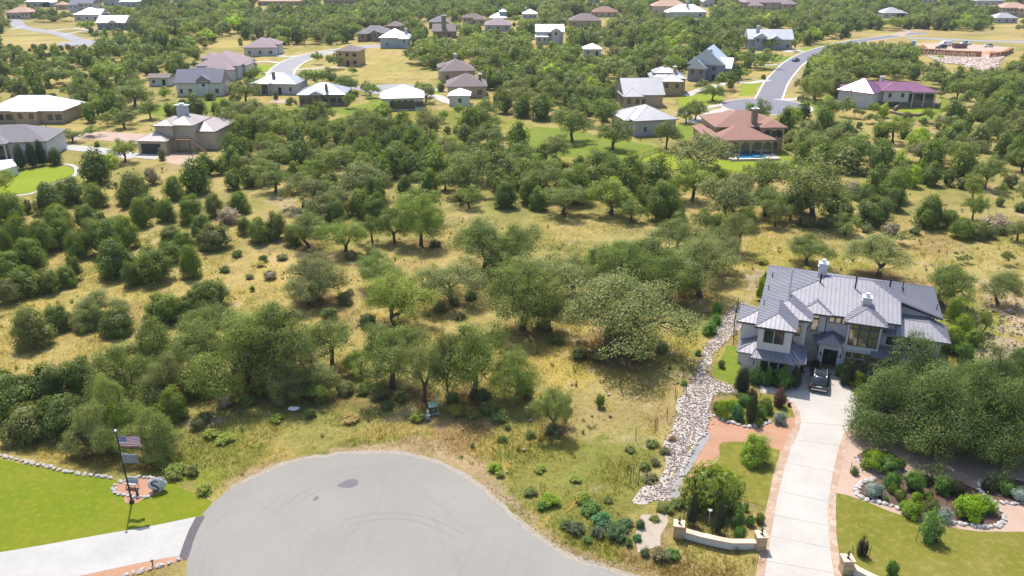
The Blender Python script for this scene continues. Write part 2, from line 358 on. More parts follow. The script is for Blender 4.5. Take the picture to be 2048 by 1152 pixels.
HARD = []      # outlines the wild grass and the hollows in the ground keep out of
def S(name, px, z, mat, ragged=0.0, seg=.7, hard=True, label=None):
    pl = poly(px); HARD.append(pl) if hard else None
    return sheet(name, pl, z, mat, ragged, seg, label=label)
S('court', CUL, .012, M_CUL, .2, .4, label='grey asphalt turning circle at the end of the street')
S('driveway_apron', APRON, .020, M_APRON, .03)
S('driveway', LDRIVE, .024, M_CONC2, .0, label='white concrete driveway at the lower left')
S('lawn', LLAWN, .008, M_LAWNL, .12, label='bright clipped lawn beside the white driveway')
S('gravel_bed', LBED, .016, M_REDG, .04)
S('gravel_bed', OVALBED, .020, M_REDG, .04)
S('driveway', DRIVE, .024, M_CONC, 0, label='long pale concrete driveway curving to the stone house')
S('flagstone_border', BORDL, .016, M_FLAG, .05); S('flagstone_border', BORDR, .016, M_FLAG, .05)
S('creek_bed', CREEK, .006, M_WHITEG, .8)
S('creek_silt', smooth([(1408, 868), (1420, 874), (1402, 905), (1378, 945), (1364, 962), (1366, 985), (1345, 998), (1330, 978), (1350, 950), (1380, 905)], 3), .03, plain('silt_grey', (.27, .255, .25), .9, scale=2, var=.15), .1, hard=False)
S('culvert_slab', SLAB, .03, plain('worn_concrete', (.36, .30, .24), .9, scale=2, var=.18), .1)
S('gravel_bed', REDGRAV, .012, M_REDG, .08)
S('garden_bed', GARD, .008, M_LAWNR, .1)
S('lawn', RLAWN1, .018, M_LAWNR, .05, label='olive lawn left of the long driveway')
S('gravel_yard', RGRAVEL, .008, M_PINKG, .1)
S('lawn', RLAWN2, .010, M_LAWNR, .08, label='mown lawn right of the long driveway')
S('garden_bed', BEDMAIN, .016, M_MULCH, .04); S('garden_bed', BEDTOP, .016, M_MULCH, .04); S('garden_bed', BEDRIGHT, .016, M_MULCH, .04)
S('lawn', SIDELAWN, .010, M_LAWNG, .2)
# sand washed on to the asphalt edge, skid marks
_sr = random.Random(21)
_e = smooth(poly(CUL[6:29]), 4, False)
sheet('dusty_edge', strip(_e, .55), .0175, plain('dusty_edge', (.30, .262, .215), .95, scale=3, var=.22), .32, .3)
M_SKID = plain('tyre_mark', (.208, .197, .185), .85, scale=5, var=.15)
for _p in (([(576, 1010), (594, 990), (622, 978)]), ([(596, 1012), (612, 996), (640, 982)]), ([(690, 1040), (760, 1026), (850, 1034), (930, 1070)]), ([(700, 1052), (765, 1038), (846, 1046), (915, 1080)])):
    sheet('tyre_mark', strip(smooth(poly(_p), 5, False), .08), .0165, M_SKID)
# drive joints, stain, cracks
jb = MB()
for a, b in (((1556, 982), (1664, 1005)), ((1547, 1030), (1657, 1052)), ((1541, 1072), (1658, 1096)), ((1532, 1122), (1665, 1146)), ((1572, 925), (1669, 945)), ((1592, 880), (1682, 892)), ((1602, 845), (1700, 852)), ((1592, 797), (1594, 772))):
    p, q = P(*a), P(*b); jb.prism(strip([p, q], .05), .02, .029)
jb.build('joint', M_JOINT)['kind'] = 'structure'
sheet('stain', [P(x, y) for x, y in smooth([(674, 972), (690, 962), (708, 958), (717, 964), (712, 972), (695, 976)], 3)], .017, M_STAIN)['kind'] = 'structure'
sheet('stain', [P(x, y) for x, y in smooth([(625, 1001), (632, 993), (638, 994), (634, 1000)], 3)], .017, M_STAIN)['kind'] = 'structure'
# ------------------------------------------------------------------ roads, drives and lawns farther off
def road(name, px, widths, z=.06, mat=None, sm=True, seg=3, label=None):
    c = [P(*p) for p in px]
    if sm:
        k = 6; ws = widths if hasattr(widths, '__len__') else [widths]*len(c)
        c2 = smooth(c, k, False); w2 = [ws[min(int(i/k), len(ws)-1)]*(1-(i % k)/k)+ws[min(int(i/k)+1, len(ws)-1)]*((i % k)/k) for i in range(len(c2))]
    else: c2, w2 = c, widths
    pl = strip(c2, w2); HARD.append(pl); return sheet(name, pl, z, mat or M_ROAD, 0, None, label=label)
def disc(name, x, y, r, z, mat):
    cx, cy = P(x, y); pl = [(cx+r*math.cos(t/24*2*math.pi), cy+r*math.sin(t/24*2*math.pi)) for t in range(24)]
    HARD.append(pl); return sheet(name, pl, z, mat)
M_ROADL = plain('asphalt_light', (.26, .25, .26), .85, scale=.2, var=.1)
M_DIRT = plain('dirt_road', (.38, .28, .22), .95, scale=.5, var=.15)
M_KERB = plain('kerb', (.55, .50, .46), .9)
RR = [(1528, 214), (1541, 190), (1552, 166), (1568, 146), (1588, 126), (1615, 110), (1655, 96), (1700, 85), (1760, 76), (1812, 69), (1850, 66)]
road('kerb', RR, 8.6, .045, M_KERB); road('road', RR, 7.4, .065, label='grey asphalt road curving away behind the tile-roofed house')
disc('kerb', 1532, 213, 13.5, .050, M_KERB); disc('road', 1532, 213, 12.8, .085, M_ROAD)
road('road', [(1815, 76), (1900, 79), (1960, 82), (2048, 84), (2150, 84)], 9, .06, M_ROADL)
road('road', [(1795, 72), (1815, 62), (1850, 60)], 6, .08, M_DIRT)
RM = [(560, 163), (562, 146), (574, 132), (600, 118), (640, 107), (690, 99), (735, 93), (765, 92)]
road('kerb', RM, 10.5, .045, M_KERB); road('road', RM, 9, .065, M_ROADL, label='pale street bending between the far houses')
road('road', [(640, 172), (700, 175), (760, 178), (800, 180)], 7, .06, M_ROADL); disc('road', 790, 179, 11, .085, M_ROADL)
road('road', [(28, 30), (32, 45), (45, 55), (80, 61), (120, 68), (150, 78), (175, 86)], 8, .06, M_ROADL, label='grey road winding past the white roofed houses far left')
disc('road', 178, 86, 14, .085, M_ROADL)
road('dirt_road', [(-120, 270), (0, 272), (100, 272), (210, 272), (300, 280)], 9, .03, M_DIRT)
road('driveway', [(80, 288), (130, 294), (180, 299), (230, 306), (275, 314)], 4.6, .06, M_CONC2)
def quad(name, px, z, mat, seg=2, ragged=.3): pl = poly(px); HARD.append(pl); return sheet(name, pl, z, mat, ragged, seg)
quad('driveway', [(262, 306), (315, 309), (322, 312), (312, 320), (268, 316)], .08, M_CONC2, ragged=0)
quad('gravel_yard', [(330, 305), (392, 306), (392, 335), (345, 328), (322, 318)], .03, M_PINKG)
for px, wd in (([(1520, 205), (1470, 214), (1425, 226), (1380, 246)], 3.5), ([(1490, 212), (1440, 211), (1400, 218), (1355, 228)], 3), ([(1537, 160), (1500, 166), (1465, 165), (1400, 180), (1372, 192)], 3.4),
               ([(1575, 105), (1590, 101), (1605, 104)], 5), ([(1555, 130), (1530, 130), (1490, 128)], 3), ([(1550, 201), (1590, 199), (1612, 196)], 4),
               ([(545, 145), (520, 146), (490, 143)], 4), ([(560, 126), (530, 123), (500, 126)], 3.2), ([(600, 112), (570, 113), (540, 108)], 4), ([(585, 140), (630, 137), (690, 134)], 3), ([(640, 104), (690, 108), (710, 120)], 3),
               ([(800, 178), (850, 178), (890, 182)], 3), ([(820, 185), (870, 192), (900, 205), (940, 212)], 4.2), ([(480, 172), (520, 168), (560, 160)], 4), ([(100, 62), (140, 57), (180, 60), (200, 62)], 3.4), ([(0, 62), (30, 57), (45, 53)], 2.4), ([(125, 70), (160, 63), (190, 61)], 2.4),
               ([(1900, 41), (1950, 40), (1990, 39)], 3.2), ([(680, 0), (700, 8), (720, 12)], 4)):
    road('driveway', px, wd, .075 if wd < 4.1 else .095, M_CONC)
# lawns round the houses, all real mown grass
for px, m in (([(-40, 340), (0, 347), (60, 338), (120, 331), (148, 339), (152, 347), (130, 357), (95, 368), (60, 385), (0, 389), (-40, 390)], M_LAWNY),
              ([(1040, 262), (1070, 254), (1110, 256), (1140, 262), (1200, 272), (1300, 290), (1330, 300), (1258, 330), (1255, 316), (1180, 318), (1120, 312), (1060, 300), (1030, 282)], M_LAWNG),
              ([(1262, 329), (1330, 300), (1400, 316), (1470, 322), (1580, 306), (1602, 332), (1560, 344), (1500, 350), (1400, 342), (1330, 340)], M_LAWNY),
              ([(1357, 195), (1385, 188), (1440, 186), (1445, 200), (1420, 210), (1370, 218), (1357, 212)], M_LAWNY),
              ([(1485, 165), (1520, 164), (1508, 190), (1478, 192)], M_LAWNY), ([(1352, 250), (1400, 245), (1412, 262), (1370, 282), (1350, 272)], M_LAWNG),
              ([(1462, 228), (1480, 225), (1488, 240), (1470, 242)], M_LAWNY),
              ([(1790, 218), (1830, 214), (1880, 214), (1860, 224), (1820, 226), (1795, 222)], M_LAWNY), ([(1590, 204), (1650, 204), (1680, 215), (1640, 222), (1600, 215)], M_LAWNG),
              ([(1780, 232), (1870, 225), (1880, 190), (1895, 200), (1900, 215), (1870, 240), (1790, 242)], M_LAWNG),
              ([(480, 222), (520, 219), (556, 222), (560, 236), (520, 244), (480, 240)], M_LAWNY), ([(300, 215), (400, 192), (470, 198), (480, 215), (420, 225), (320, 232), (250, 222)], M_LAWNG),
              ([(590, 208), (640, 215), (700, 216), (740, 205), (720, 185), (760, 200), (740, 222), (690, 228), (600, 222)], M_LAWNG),
              ([(505, 130), (545, 130), (540, 143), (505, 142)], M_LAWNY), ([(505, 147), (545, 147), (548, 157), (505, 158)], M_LAWNY), ([(830, 183), (880, 180), (880, 192), (850, 192)], M_LAWNY),
              ([(1600, 97), (1630, 95), (1618, 104), (1600, 104)], M_LAWNY), ([(1540, 114), (1580, 112), (1575, 122), (1545, 126)], M_LAWNG), ([(930, 220), (960, 228), (1000, 235), (990, 262), (930, 258), (800, 225)], M_LAWNR),
              ([(600, 12), (650, 8), (640, 16), (600, 18)], M_LAWNG), ([(1300, 92), (1330, 90), (1320, 98), (1300, 98)], M_LAWNG)):
    quad('lawn', px, .035, m, 1.5, .8)
road('garden_path', [(120, 328), (145, 331), (154, 340), (148, 352), (125, 362), (95, 373), (60, 388), (0, 393), (-40, 394)], .9, .065, M_CONC, seg=1)
quad('patio', [(90+540, 212), (535, 205), (560, 198), (595, 203), (600, 214), (560, 217)], .05, M_PINKG)
# building plot with orange soil and rubble
M_ORSOIL = gravel('orange_soil', (.34, .17, .08), (.50, .28, .15), 2)
M_RUB = gravel('rubble_ground', (.32, .23, .18), (.50, .39, .33), 1.2)
quad('building_plot', [(1825, 88), (1880, 86), (1960, 90), (2030, 95), (2020, 108), (1985, 112), (1940, 110), (1860, 107), (1820, 104)], .03, M_RUB, 2, 1)
quad('rubble_slope', [(1850, 110), (1900, 111), (1960, 113), (2010, 108), (2000, 120), (1995, 138), (1960, 148), (1925, 130), (1880, 126)], .04, M_RUB, 2, 1.5)

# ------------------------------------------------------------------ the ground, one sheet
DRY = np.array([(.56, .435, .195), (.50, .395, .155), (.44, .32, .17), (.33, .31, .10), (.19, .21, .06)])
FEAT = []   # (outline, colour, how strong, how ragged in metres)
def feat(px, c, k=.8, rag=2.0, sm=True): FEAT.append((poly(smooth(px, 3) if sm else px), c, k, rag))
GR, GR2, BR, RK, LT = (.19, .24, .05), (.28, .33, .05), (.26, .16, .09), (.58, .46, .37), (.60, .47, .18)
feat([(0, 860), (120, 890), (300, 905), (430, 880), (700, 870), (880, 850), (1000, 870), (1150, 860), (1330, 840), (1320, 1000), (1290, 1150), (1150, 1120), (900, 960), (700, 890), (480, 940), (430, 1010), (330, 960), (0, 915)], (.42, .33, .11), .75, 3)
feat([(1000, 900), (1120, 880), (1310, 880), (1290, 1000), (1280, 1050), (1270, 1110), (1200, 1070), (1080, 1040), (1010, 980)], GR, .55, 2.5)
feat([(560, 900), (700, 880), (860, 885), (880, 905), (700, 900), (580, 918)], GR, .6, 1.5)
feat([(300, 900), (380, 880), (480, 850), (520, 900), (470, 960), (400, 975), (320, 950)], GR, .6, 2)
feat([(350, 905), (470, 950), (460, 985), (428, 1005), (400, 985), (340, 955)], GR2, .5, 1.5)
feat([(860, 880), (930, 905), (990, 950), (1060, 1030), (1150, 1090), (1300, 1150), (1180, 1140), (1080, 1080), (1000, 1010), (930, 950), (860, 915), (700, 902), (560, 925), (470, 970), (460, 960), (560, 915), (700, 890)], (.50, .37, .25), .85, .8)
feat([(860, 835), (960, 840), (970, 890), (920, 900), (870, 870)], (.44, .28, .17), .75, 1.5)
feat([(750, 770), (830, 770), (840, 800), (700, 812), (660, 800)], BR, .5, 2)
feat([(370, 840), (400, 828), (425, 845), (410, 856), (380, 856)], (.66, .52, .40), .9, .6)
feat([(1270, 1105), (1360, 1060), (1520, 1110), (1520, 1200), (1250, 1160)], (.42, .30, .15), .85, 1)
feat([(1345, 1070), (1520, 1100), (1510, 1150), (1370, 1110)], (.50, .42, .15), .7, 1)
feat([(1090, 640), (1130, 700), (1280, 750), (1250, 790), (1090, 770), (1060, 720)], (.56, .43, .13), .85, 3)
feat([(1290, 620), (1380, 600), (1440, 640), (1400, 720), (1340, 690)], (.47, .39, .12), .7, 3)
feat([(1130, 790), (1350, 760), (1340, 850), (1150, 870)], (.44, .36, .16), .7, 3)
feat([(100, 560), (330, 570), (280, 640), (120, 720), (0, 770), (0, 620)], LT, .55, 4)
feat([(300, 500), (600, 500), (700, 560), (480, 620), (330, 590)], LT, .5, 4)
feat([(1480, 480), (1700, 500), (1740, 560), (1520, 540)], (.42, .38, .10), .7, 3)
feat([(1850, 600), (1960, 600), (2010, 680), (1930, 700), (1880, 650)], (.30, .34, .07), .8, 2)
feat([(1960, 680), (2060, 690), (2060, 740), (1990, 730)], RK, .8, 1.5); feat([(1990, 600), (2060, 610), (2060, 680), (2015, 660)], RK, .6, 2)
feat([(1925, 545), (2060, 560), (2060, 585), (1960, 580)], RK, .35, 3)
feat([(1500, 540), (1520, 540), (1500, 580), (1488, 605), (1475, 610)], RK, .6, .8)
feat([(540, 385), (600, 395), (605, 440), (560, 425)], RK, .4, 2)
feat([(870, 435), (1000, 440), (1060, 430), (950, 450)], RK, .35, 3)
feat([(860, 270), (905, 330), (880, 350), (850, 320)], RK, .4, 2)
feat([(560, 120), (700, 90), (760, 90), (830, 100), (800, 160), (600, 160)], LT, .4, 5)
feat([(0, 66), (160, 88), (300, 80), (520, 84), (400, 96), (180, 100), (0, 95)], LT, .6, 6)
feat([(0, 245), (110, 250), (200, 262), (200, 268), (0, 264)], LT, .7, 2)
feat([(520, 205), (770, 210), (1010, 235), (1000, 260), (860, 262), (700, 235), (560, 245)], (.33, .34, .07), .6, 4)
feat([(1000, 240), (1300, 285), (1330, 320), (1250, 345), (1150, 330), (1050, 310)], (.33, .34, .07), .6, 4)
feat([(1880, 770), (1900, 690), (1960, 680), (1980, 720)], (.24, .30, .05), .6, 2)
feat([(1700, 860), (1850, 850), (2048, 900), (2048, 960), (1850, 950), (1750, 900)], (.36, .26, .19), .5, 2)
feat([(1560, 190), (1590, 160), (1640, 110), (1600, 115), (1550, 180)], (.52, .42, .30), .7, 2)
feat([(1595, 210), (1620, 218), (1610, 225), (1585, 220)], (.55, .30, .2), .7, 1)
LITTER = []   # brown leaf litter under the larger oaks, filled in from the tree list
def ground_col(X, Y):
    n1 = fbm(X, Y, 26, 5, 1); n2 = fbm(X, Y, 7, 4, 21); n3 = fbm(X, Y, 1.6, 3, 33)
    t = np.clip((n1-.30)/.40, 0, 1)[..., None]; c = DRY[0]*(1-t)+DRY[1]*t
    def mixin(c, m, col): return c*(1-m[..., None])+np.asarray(col)*m[..., None]
    c = mixin(c, np.clip((n2-.52)*4.5, 0, .75), DRY[2]); c = mixin(c, np.clip((fbm(X, Y, 18, 5, 44)-.47)*4.5, 0, .7), DRY[3])
    c = mixin(c, np.clip((fbm(X, Y, 3.5, 4, 55)-.60)*6, 0, .5), DRY[4])
    jx = (fbm(X, Y, 3, 3, 71)-.5)*2; jy = (fbm(X, Y, 3, 3, 83)-.5)*2; kx = (fbm(X, Y, .9, 2, 61)-.5); ky = (fbm(X, Y, .9, 2, 63)-.5)
    for pl, col, k, rag in FEAT:
        x0 = min(p[0] for p in pl)-9; x1 = max(p[0] for p in pl)+9; y0 = min(p[1] for p in pl)-9; y1 = max(p[1] for p in pl)+9
        s = (X > x0) & (X < x1) & (Y > y0) & (Y < y1)
        if not s.any(): continue
        m = inpoly(X[s]+rag*(jx[s]*2+kx[s]), Y[s]+rag*(jy[s]*2+ky[s]), pl).astype(float)*k*np.clip(.55+n3[s]*.9, 0, 1)
        c[s] = mixin(c[s], m, col)
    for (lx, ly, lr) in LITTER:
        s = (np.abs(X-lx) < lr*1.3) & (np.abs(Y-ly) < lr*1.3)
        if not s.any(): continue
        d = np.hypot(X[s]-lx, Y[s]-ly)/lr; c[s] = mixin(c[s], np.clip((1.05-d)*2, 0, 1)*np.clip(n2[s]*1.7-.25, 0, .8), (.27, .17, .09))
    c = mixin(c, np.clip((n3-.66)*5, 0, .5)*(fbm(X, Y, 12, 3, 91) > .52), (.55, .43, .34))
    g = c.mean(-1, keepdims=True); return (c*1.02-g*.02)*(.80+.40*n3)[..., None]*.68
def hard_mask(X, Y):
    m = np.zeros(X.shape, bool)
    for pl in HARD:
        x0 = min(p[0] for p in pl); x1 = max(p[0] for p in pl); y0 = min(p[1] for p in pl); y1 = max(p[1] for p in pl)
        s = (X > x0) & (X < x1) & (Y > y0) & (Y < y1)
        if s.any(): m[s] |= inpoly(X[s], Y[s], pl)
    return m
def build_ground():
    xs = np.concatenate([-np.geomspace(1800, 112, 46), np.arange(-110, 110.1, .65), np.geomspace(112, 1800, 46)])
    ys = np.concatenate([[-60, -20, 10], np.arange(28, 150, .65), np.arange(150, 330, 1.6), np.geomspace(331, 3000, 110)])
    X, Y = np.meshgrid(xs, ys); hm = hard_mask(X, Y); near = ndil(hm, 2)
    Z = -.28*fbm(X, Y, 3.0, 4, 7)*(~near)-.01*(~hm)
    Z[hm] = 0
    V = np.stack([X, Y, Z], -1).reshape(-1, 3); ny, nx = X.shape
    i = np.arange(ny*nx).reshape(ny, nx); Fq = np.stack([i[:-1, :-1], i[:-1, 1:], i[1:, 1:], i[1:, :-1]], -1).reshape(-1, 4)
    m, nt, out = newmat('wild_ground')
    a = N(nt, 'ShaderNodeAttribute'); a.attribute_name = 'tint'
    n1 = noise(nt, 2.6, 5, .7, stretch=(1, 1.7, 1)); n2 = noise(nt, 11, 4, .75); n3 = noise(nt, .06, 4, .6)
    c = mixc(nt, 1.0, a.outputs['Color'], ramp(nt, n1.outputs[0], [(.28, (.55, .62, .55)), (.5, (.98, 1, .95)), (.75, (1.35, 1.25, 1.2))]), 'MULTIPLY')
    c = mixc(nt, 1.0, c, ramp(nt, n2.outputs[0], [(.3, (.62, .66, .6)), (.52, (1, 1, 1)), (.72, (1.3, 1.25, 1.2))]), 'MULTIPLY')
    c = mixc(nt, 1.0, c, ramp(nt, n3.outputs[0], [(.3, (.92, .98, .9)), (.7, (1.08, 1.0, 1.0))]), 'MULTIPLY')
    princ(nt, out, c, .95, 0, .05, n2.outputs[0], .8, .12)
    me = npmesh('ground', V, Fq, m, ground_col(X, Y).reshape(-1, 3), smooth_=True)
    o = link('ground', me); o['kind'] = 'structure'; return o
def ndil(m, k):
    r = m.copy()
    for _ in range(k):
        q = r.copy(); q[1:] |= r[:-1]; q[:-1] |= r[1:]; q[:, 1:] |= r[:, :-1]; q[:, :-1] |= r[:, 1:]; r = q
    return r
def build_tufts():
    """short dry and green blades over the wild ground near the camera"""
    n = 190000
    yy = 42+(135-42)*rng.random(n)**1.5; xx = (rng.random(n)*2-1)*(.66*yy*1.1+6)
    ok = ~hard_mask(xx, yy); dn = fbm(xx, yy, 5, 3, 101); ok &= rng.random(n) < np.clip((dn-.3)*3, .1, 1)
    xx, yy = xx[ok], yy[ok]; n = len(xx); c = ground_col(xx, yy)
    k = 3; ang = rng.random((n, k))*6.283; hgt = (.03+.17*rng.random((n, k))*(0.5+dn[ok][:, None])); wd = .022+.02*rng.random((n, k))
    off = rng.normal(0, .09, (n, k, 2)); bx = xx[:, None]+off[..., 0]; by = yy[:, None]+off[..., 1]
    lean = rng.normal(0, .10, (n, k, 2)); z0 = np.full((n, k), -.2)
    v = np.stack([np.stack([bx-np.cos(ang)*wd, by-np.sin(ang)*wd, z0], -1), np.stack([bx+np.cos(ang)*wd, by+np.sin(ang)*wd, z0], -1), np.stack([bx+lean[..., 0], by+lean[..., 1], hgt], -1)], 2)
    V = v.reshape(-1, 3); br = (1.0+.5*rng.random((n, 1, 1, 1))); c4 = np.broadcast_to(c[:, None, None, :]*br, (n, k, 3, 3))*np.array([.95, 1.05, .8])
    # taller bunches of bunch-grass, dry stalks and small weeds
    m_ = 1900; y2 = 44+(230-44)*rng.random(m_)**1.2; x2 = (rng.random(m_)*2-1)*(.68*y2+6)
    ok = ~hard_mask(x2, y2) & (fbm(x2, y2, 9, 3, 131)+.25*rng.random(m_) > .58); x2, y2 = x2[ok], y2[ok]
    Vs, Cs_ = [], []; pal = np.array([(.26, .20, .08), (.17, .17, .05), (.10, .15, .04), (.24, .14, .07), (.30, .25, .12), (.12, .14, .05)])
    for X_, Y_ in zip(x2, y2):
        nb = 26 if Y_ < 130 else 12; r_ = .18+.45*rng.random()**2; h_ = .18+.5*rng.random()**1.5; w0 = .03 if Y_ < 130 else .08
        a = rng.random(nb)*6.283; q = rng.random(nb)**.5*r_; bx_ = X_+np.cos(a)*q*.5; by_ = Y_+np.sin(a)*q*.5; tx = X_+np.cos(a)*q*1.4; ty = Y_+np.sin(a)*q*1.4; tz = h_*(.6+.5*rng.random(nb)); b_ = rng.random(nb)*3.14
        Vs.append(np.stack([np.stack([bx_-np.cos(b_)*w0, by_-np.sin(b_)*w0, np.full(nb, -.2)], -1), np.stack([bx_+np.cos(b_)*w0, by_+np.sin(b_)*w0, np.full(nb, -.2)], -1), np.stack([tx, ty, tz], -1)], 1).reshape(-1, 3)); Cs_.append(np.repeat(pal[rng.integers(6)]*(.8+.4*rng.random((nb, 1))), 3, 0))
    V = np.concatenate([V]+Vs); c4 = np.concatenate([c4.reshape(-1, 3)]+Cs_)
    me = npmesh('wild_grass', V, np.arange(len(V)).reshape(-1, 3), LEAFA, c4.reshape(-1, 3), nper=3)
    o = link('wild_grass', me); tag(o, 'short dry and green wild grass over the open ground', 'grass', kind='stuff')
# ------------------------------------------------------------------ foliage prototypes
def cards(C, Nn, ln, wd, up=.0, rs=None):
    """one small four-cornered leaf spray for each centre C; Nn = rough outward direction"""
    n = len(C); d = rs.normal(size=(n, 3)); d /= np.linalg.norm(d, axis=1)[:, None]
    nn = Nn+.55*d; nn /= np.linalg.norm(nn, axis=1)[:, None]+1e-6
    a = rs.normal(size=(n, 3))+np.array([0, 0, up]); a -= nn*(a*nn).sum(1)[:, None]; a /= np.linalg.norm(a, axis=1)[:, None]+1e-6
    b = np.cross(nn, a); L = (ln*(.6+.8*rs.random(n)))[:, None]; W = (wd*(.6+.8*rs.random(n)))[:, None]
    V = np.stack([C-a*L*.5, C+b*W*.5-a*L*.05, C+a*L*.5, C-b*W*.5+a*L*.08], 1)
    return V.reshape(-1, 3)
def tintarr(n, rs, base=1.0, warm=.12, cl=None):
    t = np.ones((n, 3))*(base+.30*(rs.random((n, 1))-.5)); h = (rs.random((n, 1))-.5)*warm
    t = t*np.concatenate([1+h*1.3, 1+h*.4, 1-h], 1)
    if cl is not None: t = t*cl[:, None]
    return np.repeat(t, 4, 0)
def blob(rx, ry, rz, cz, seed, seg=10, rings=7, amp=.25):
    rs = np.random.default_rng(seed); V = []; Fq = []
    for i in range(rings+1):
        ph = math.pi*i/rings
        for k in range(seg):
            t = 2*math.pi*k/seg; j = 1+amp*(rs.random()-.5)
            V.append((rx*math.sin(ph)*math.cos(t)*j, ry*math.sin(ph)*math.sin(t)*j, cz+rz*math.cos(ph)*j))
    for i in range(rings):
        for k in range(seg): Fq.append((i*seg+k, (i+1)*seg+k, (i+1)*seg+(k+1) % seg, i*seg+(k+1) % seg))
    return np.array(V), np.array(Fq)
def merge(parts):
    Vs, Fs, Ts, o = [], [], [], 0
    for V, Fq, T in parts:
        Vs.append(V); Fs.append(Fq+o); Ts.append(T if len(T) == len(V) else np.tile(T, (len(V), 1))); o += len(V)
    return np.concatenate(Vs), np.concatenate(Fs), np.concatenate(Ts)
def skeleton(tips, fork, base, rs, r0):
    nodes = [np.array(base, float), (np.array(base)+np.array(fork))/2+rs.normal(0, .08, 3)*[1, 1, 0], np.array(fork, float)]; par = [-1, 0, 1]
    order = np.argsort(np.linalg.norm(tips-fork, axis=1)); plen = [0, 0, 0]
    for t in tips[order]:
        A = np.array(nodes[2:]); dd = np.linalg.norm(A-t, axis=1)+.28*np.array(plen[2:])+np.where(A[:, 2] > t[2]+.3, 1.2, 0)
        p = int(np.argmin(dd))+2; v = t-nodes[p]; L = np.linalg.norm(v)
        if L > 1.0:
            k = max(1, int(L/1.0))
            for q in range(1, k+1):
                f = q/(k+1); pt = (t-v)+v*f
                pt = pt+rs.normal(0, .16, 3)+np.array([0, 0, .22*math.sin(math.pi*f)])
                nodes.append(pt); par.append(p if q == 1 else len(nodes)-2); plen.append(plen[p]+L*f)
            pp = len(nodes)-1
        else: pp = p
        nodes.append(t); par.append(pp); plen.append(plen[p]+L)
    n = len(nodes); w_ = np.zeros(n); kids = [0]*n
    for i in range(n):
        if par[i] >= 0: kids[par[i]] += 1
    for i in range(n-1, -1, -1):
        if kids[i] == 0: w_[i] = 1
        if par[i] >= 0: w_[par[i]] += w_[i]
    rad = r0*(w_/w_[0])**.48
    b = MB()
    for i in range(n):
        if par[i] >= 0 and rad[i] > .02: b.tube([nodes[par[i]], nodes[i]], [max(rad[par[i]]*(.9 if par[i] > 1 else 1), rad[i]) if par[i] < 2 else min(rad[par[i]], rad[i]*1.25), rad[i]], 6 if rad[i] > .09 else 4, cap=False)
    # flared foot
    b.tube([(base[0], base[1], base[2]-.25), base, nodes[1]], [r0*1.7, r0*1.35, r0], 8, cap=False)
    return b
def weed_proto(seed):
    """loose clump: stems fanning up from the ground with small leaves along them"""
    rs = np.random.default_rng(seed); Cs, Ns = [], []
    for i in range(46):
        az = rs.random()*6.283; sp = rs.random()**.7*1.15; top = np.array([math.cos(az)*sp, math.sin(az)*sp, (1.9-.8*sp)*(.55+.5*rs.random())]); b0 = np.array([math.cos(az), math.sin(az), 0])*sp*.6
        m = 46; f = rs.random((m, 1))**.7; q = b0*(1-f)+top*f+rs.normal(0, .13, (m, 3)); q[:, 2] = np.maximum(q[:, 2], .03); Cs.append(q); Ns.append(np.tile(np.array([math.cos(az)*.5, math.sin(az)*.5, .8]), (m, 1)))
    C = np.concatenate(Cs); n = len(C); V = cards(C, np.concatenate(Ns), .24, .10, up=1.2, rs=rs)
    me = npmesh('weed_leaves', V, np.arange(n*4).reshape(-1, 4), LEAF, tintarr(n, rs, warm=.25)); return (me, None, 2.6, 2.0)
PROTO = {}
def trunk_mesh(b, name):
    me = bpy.data.meshes.new(name); me.from_pydata([tuple(v) for v in b.v], [], b.f); me.materials.append(BARK); me.polygons.foreach_set('use_smooth', [True]*len(me.polygons)); me.update(); return me
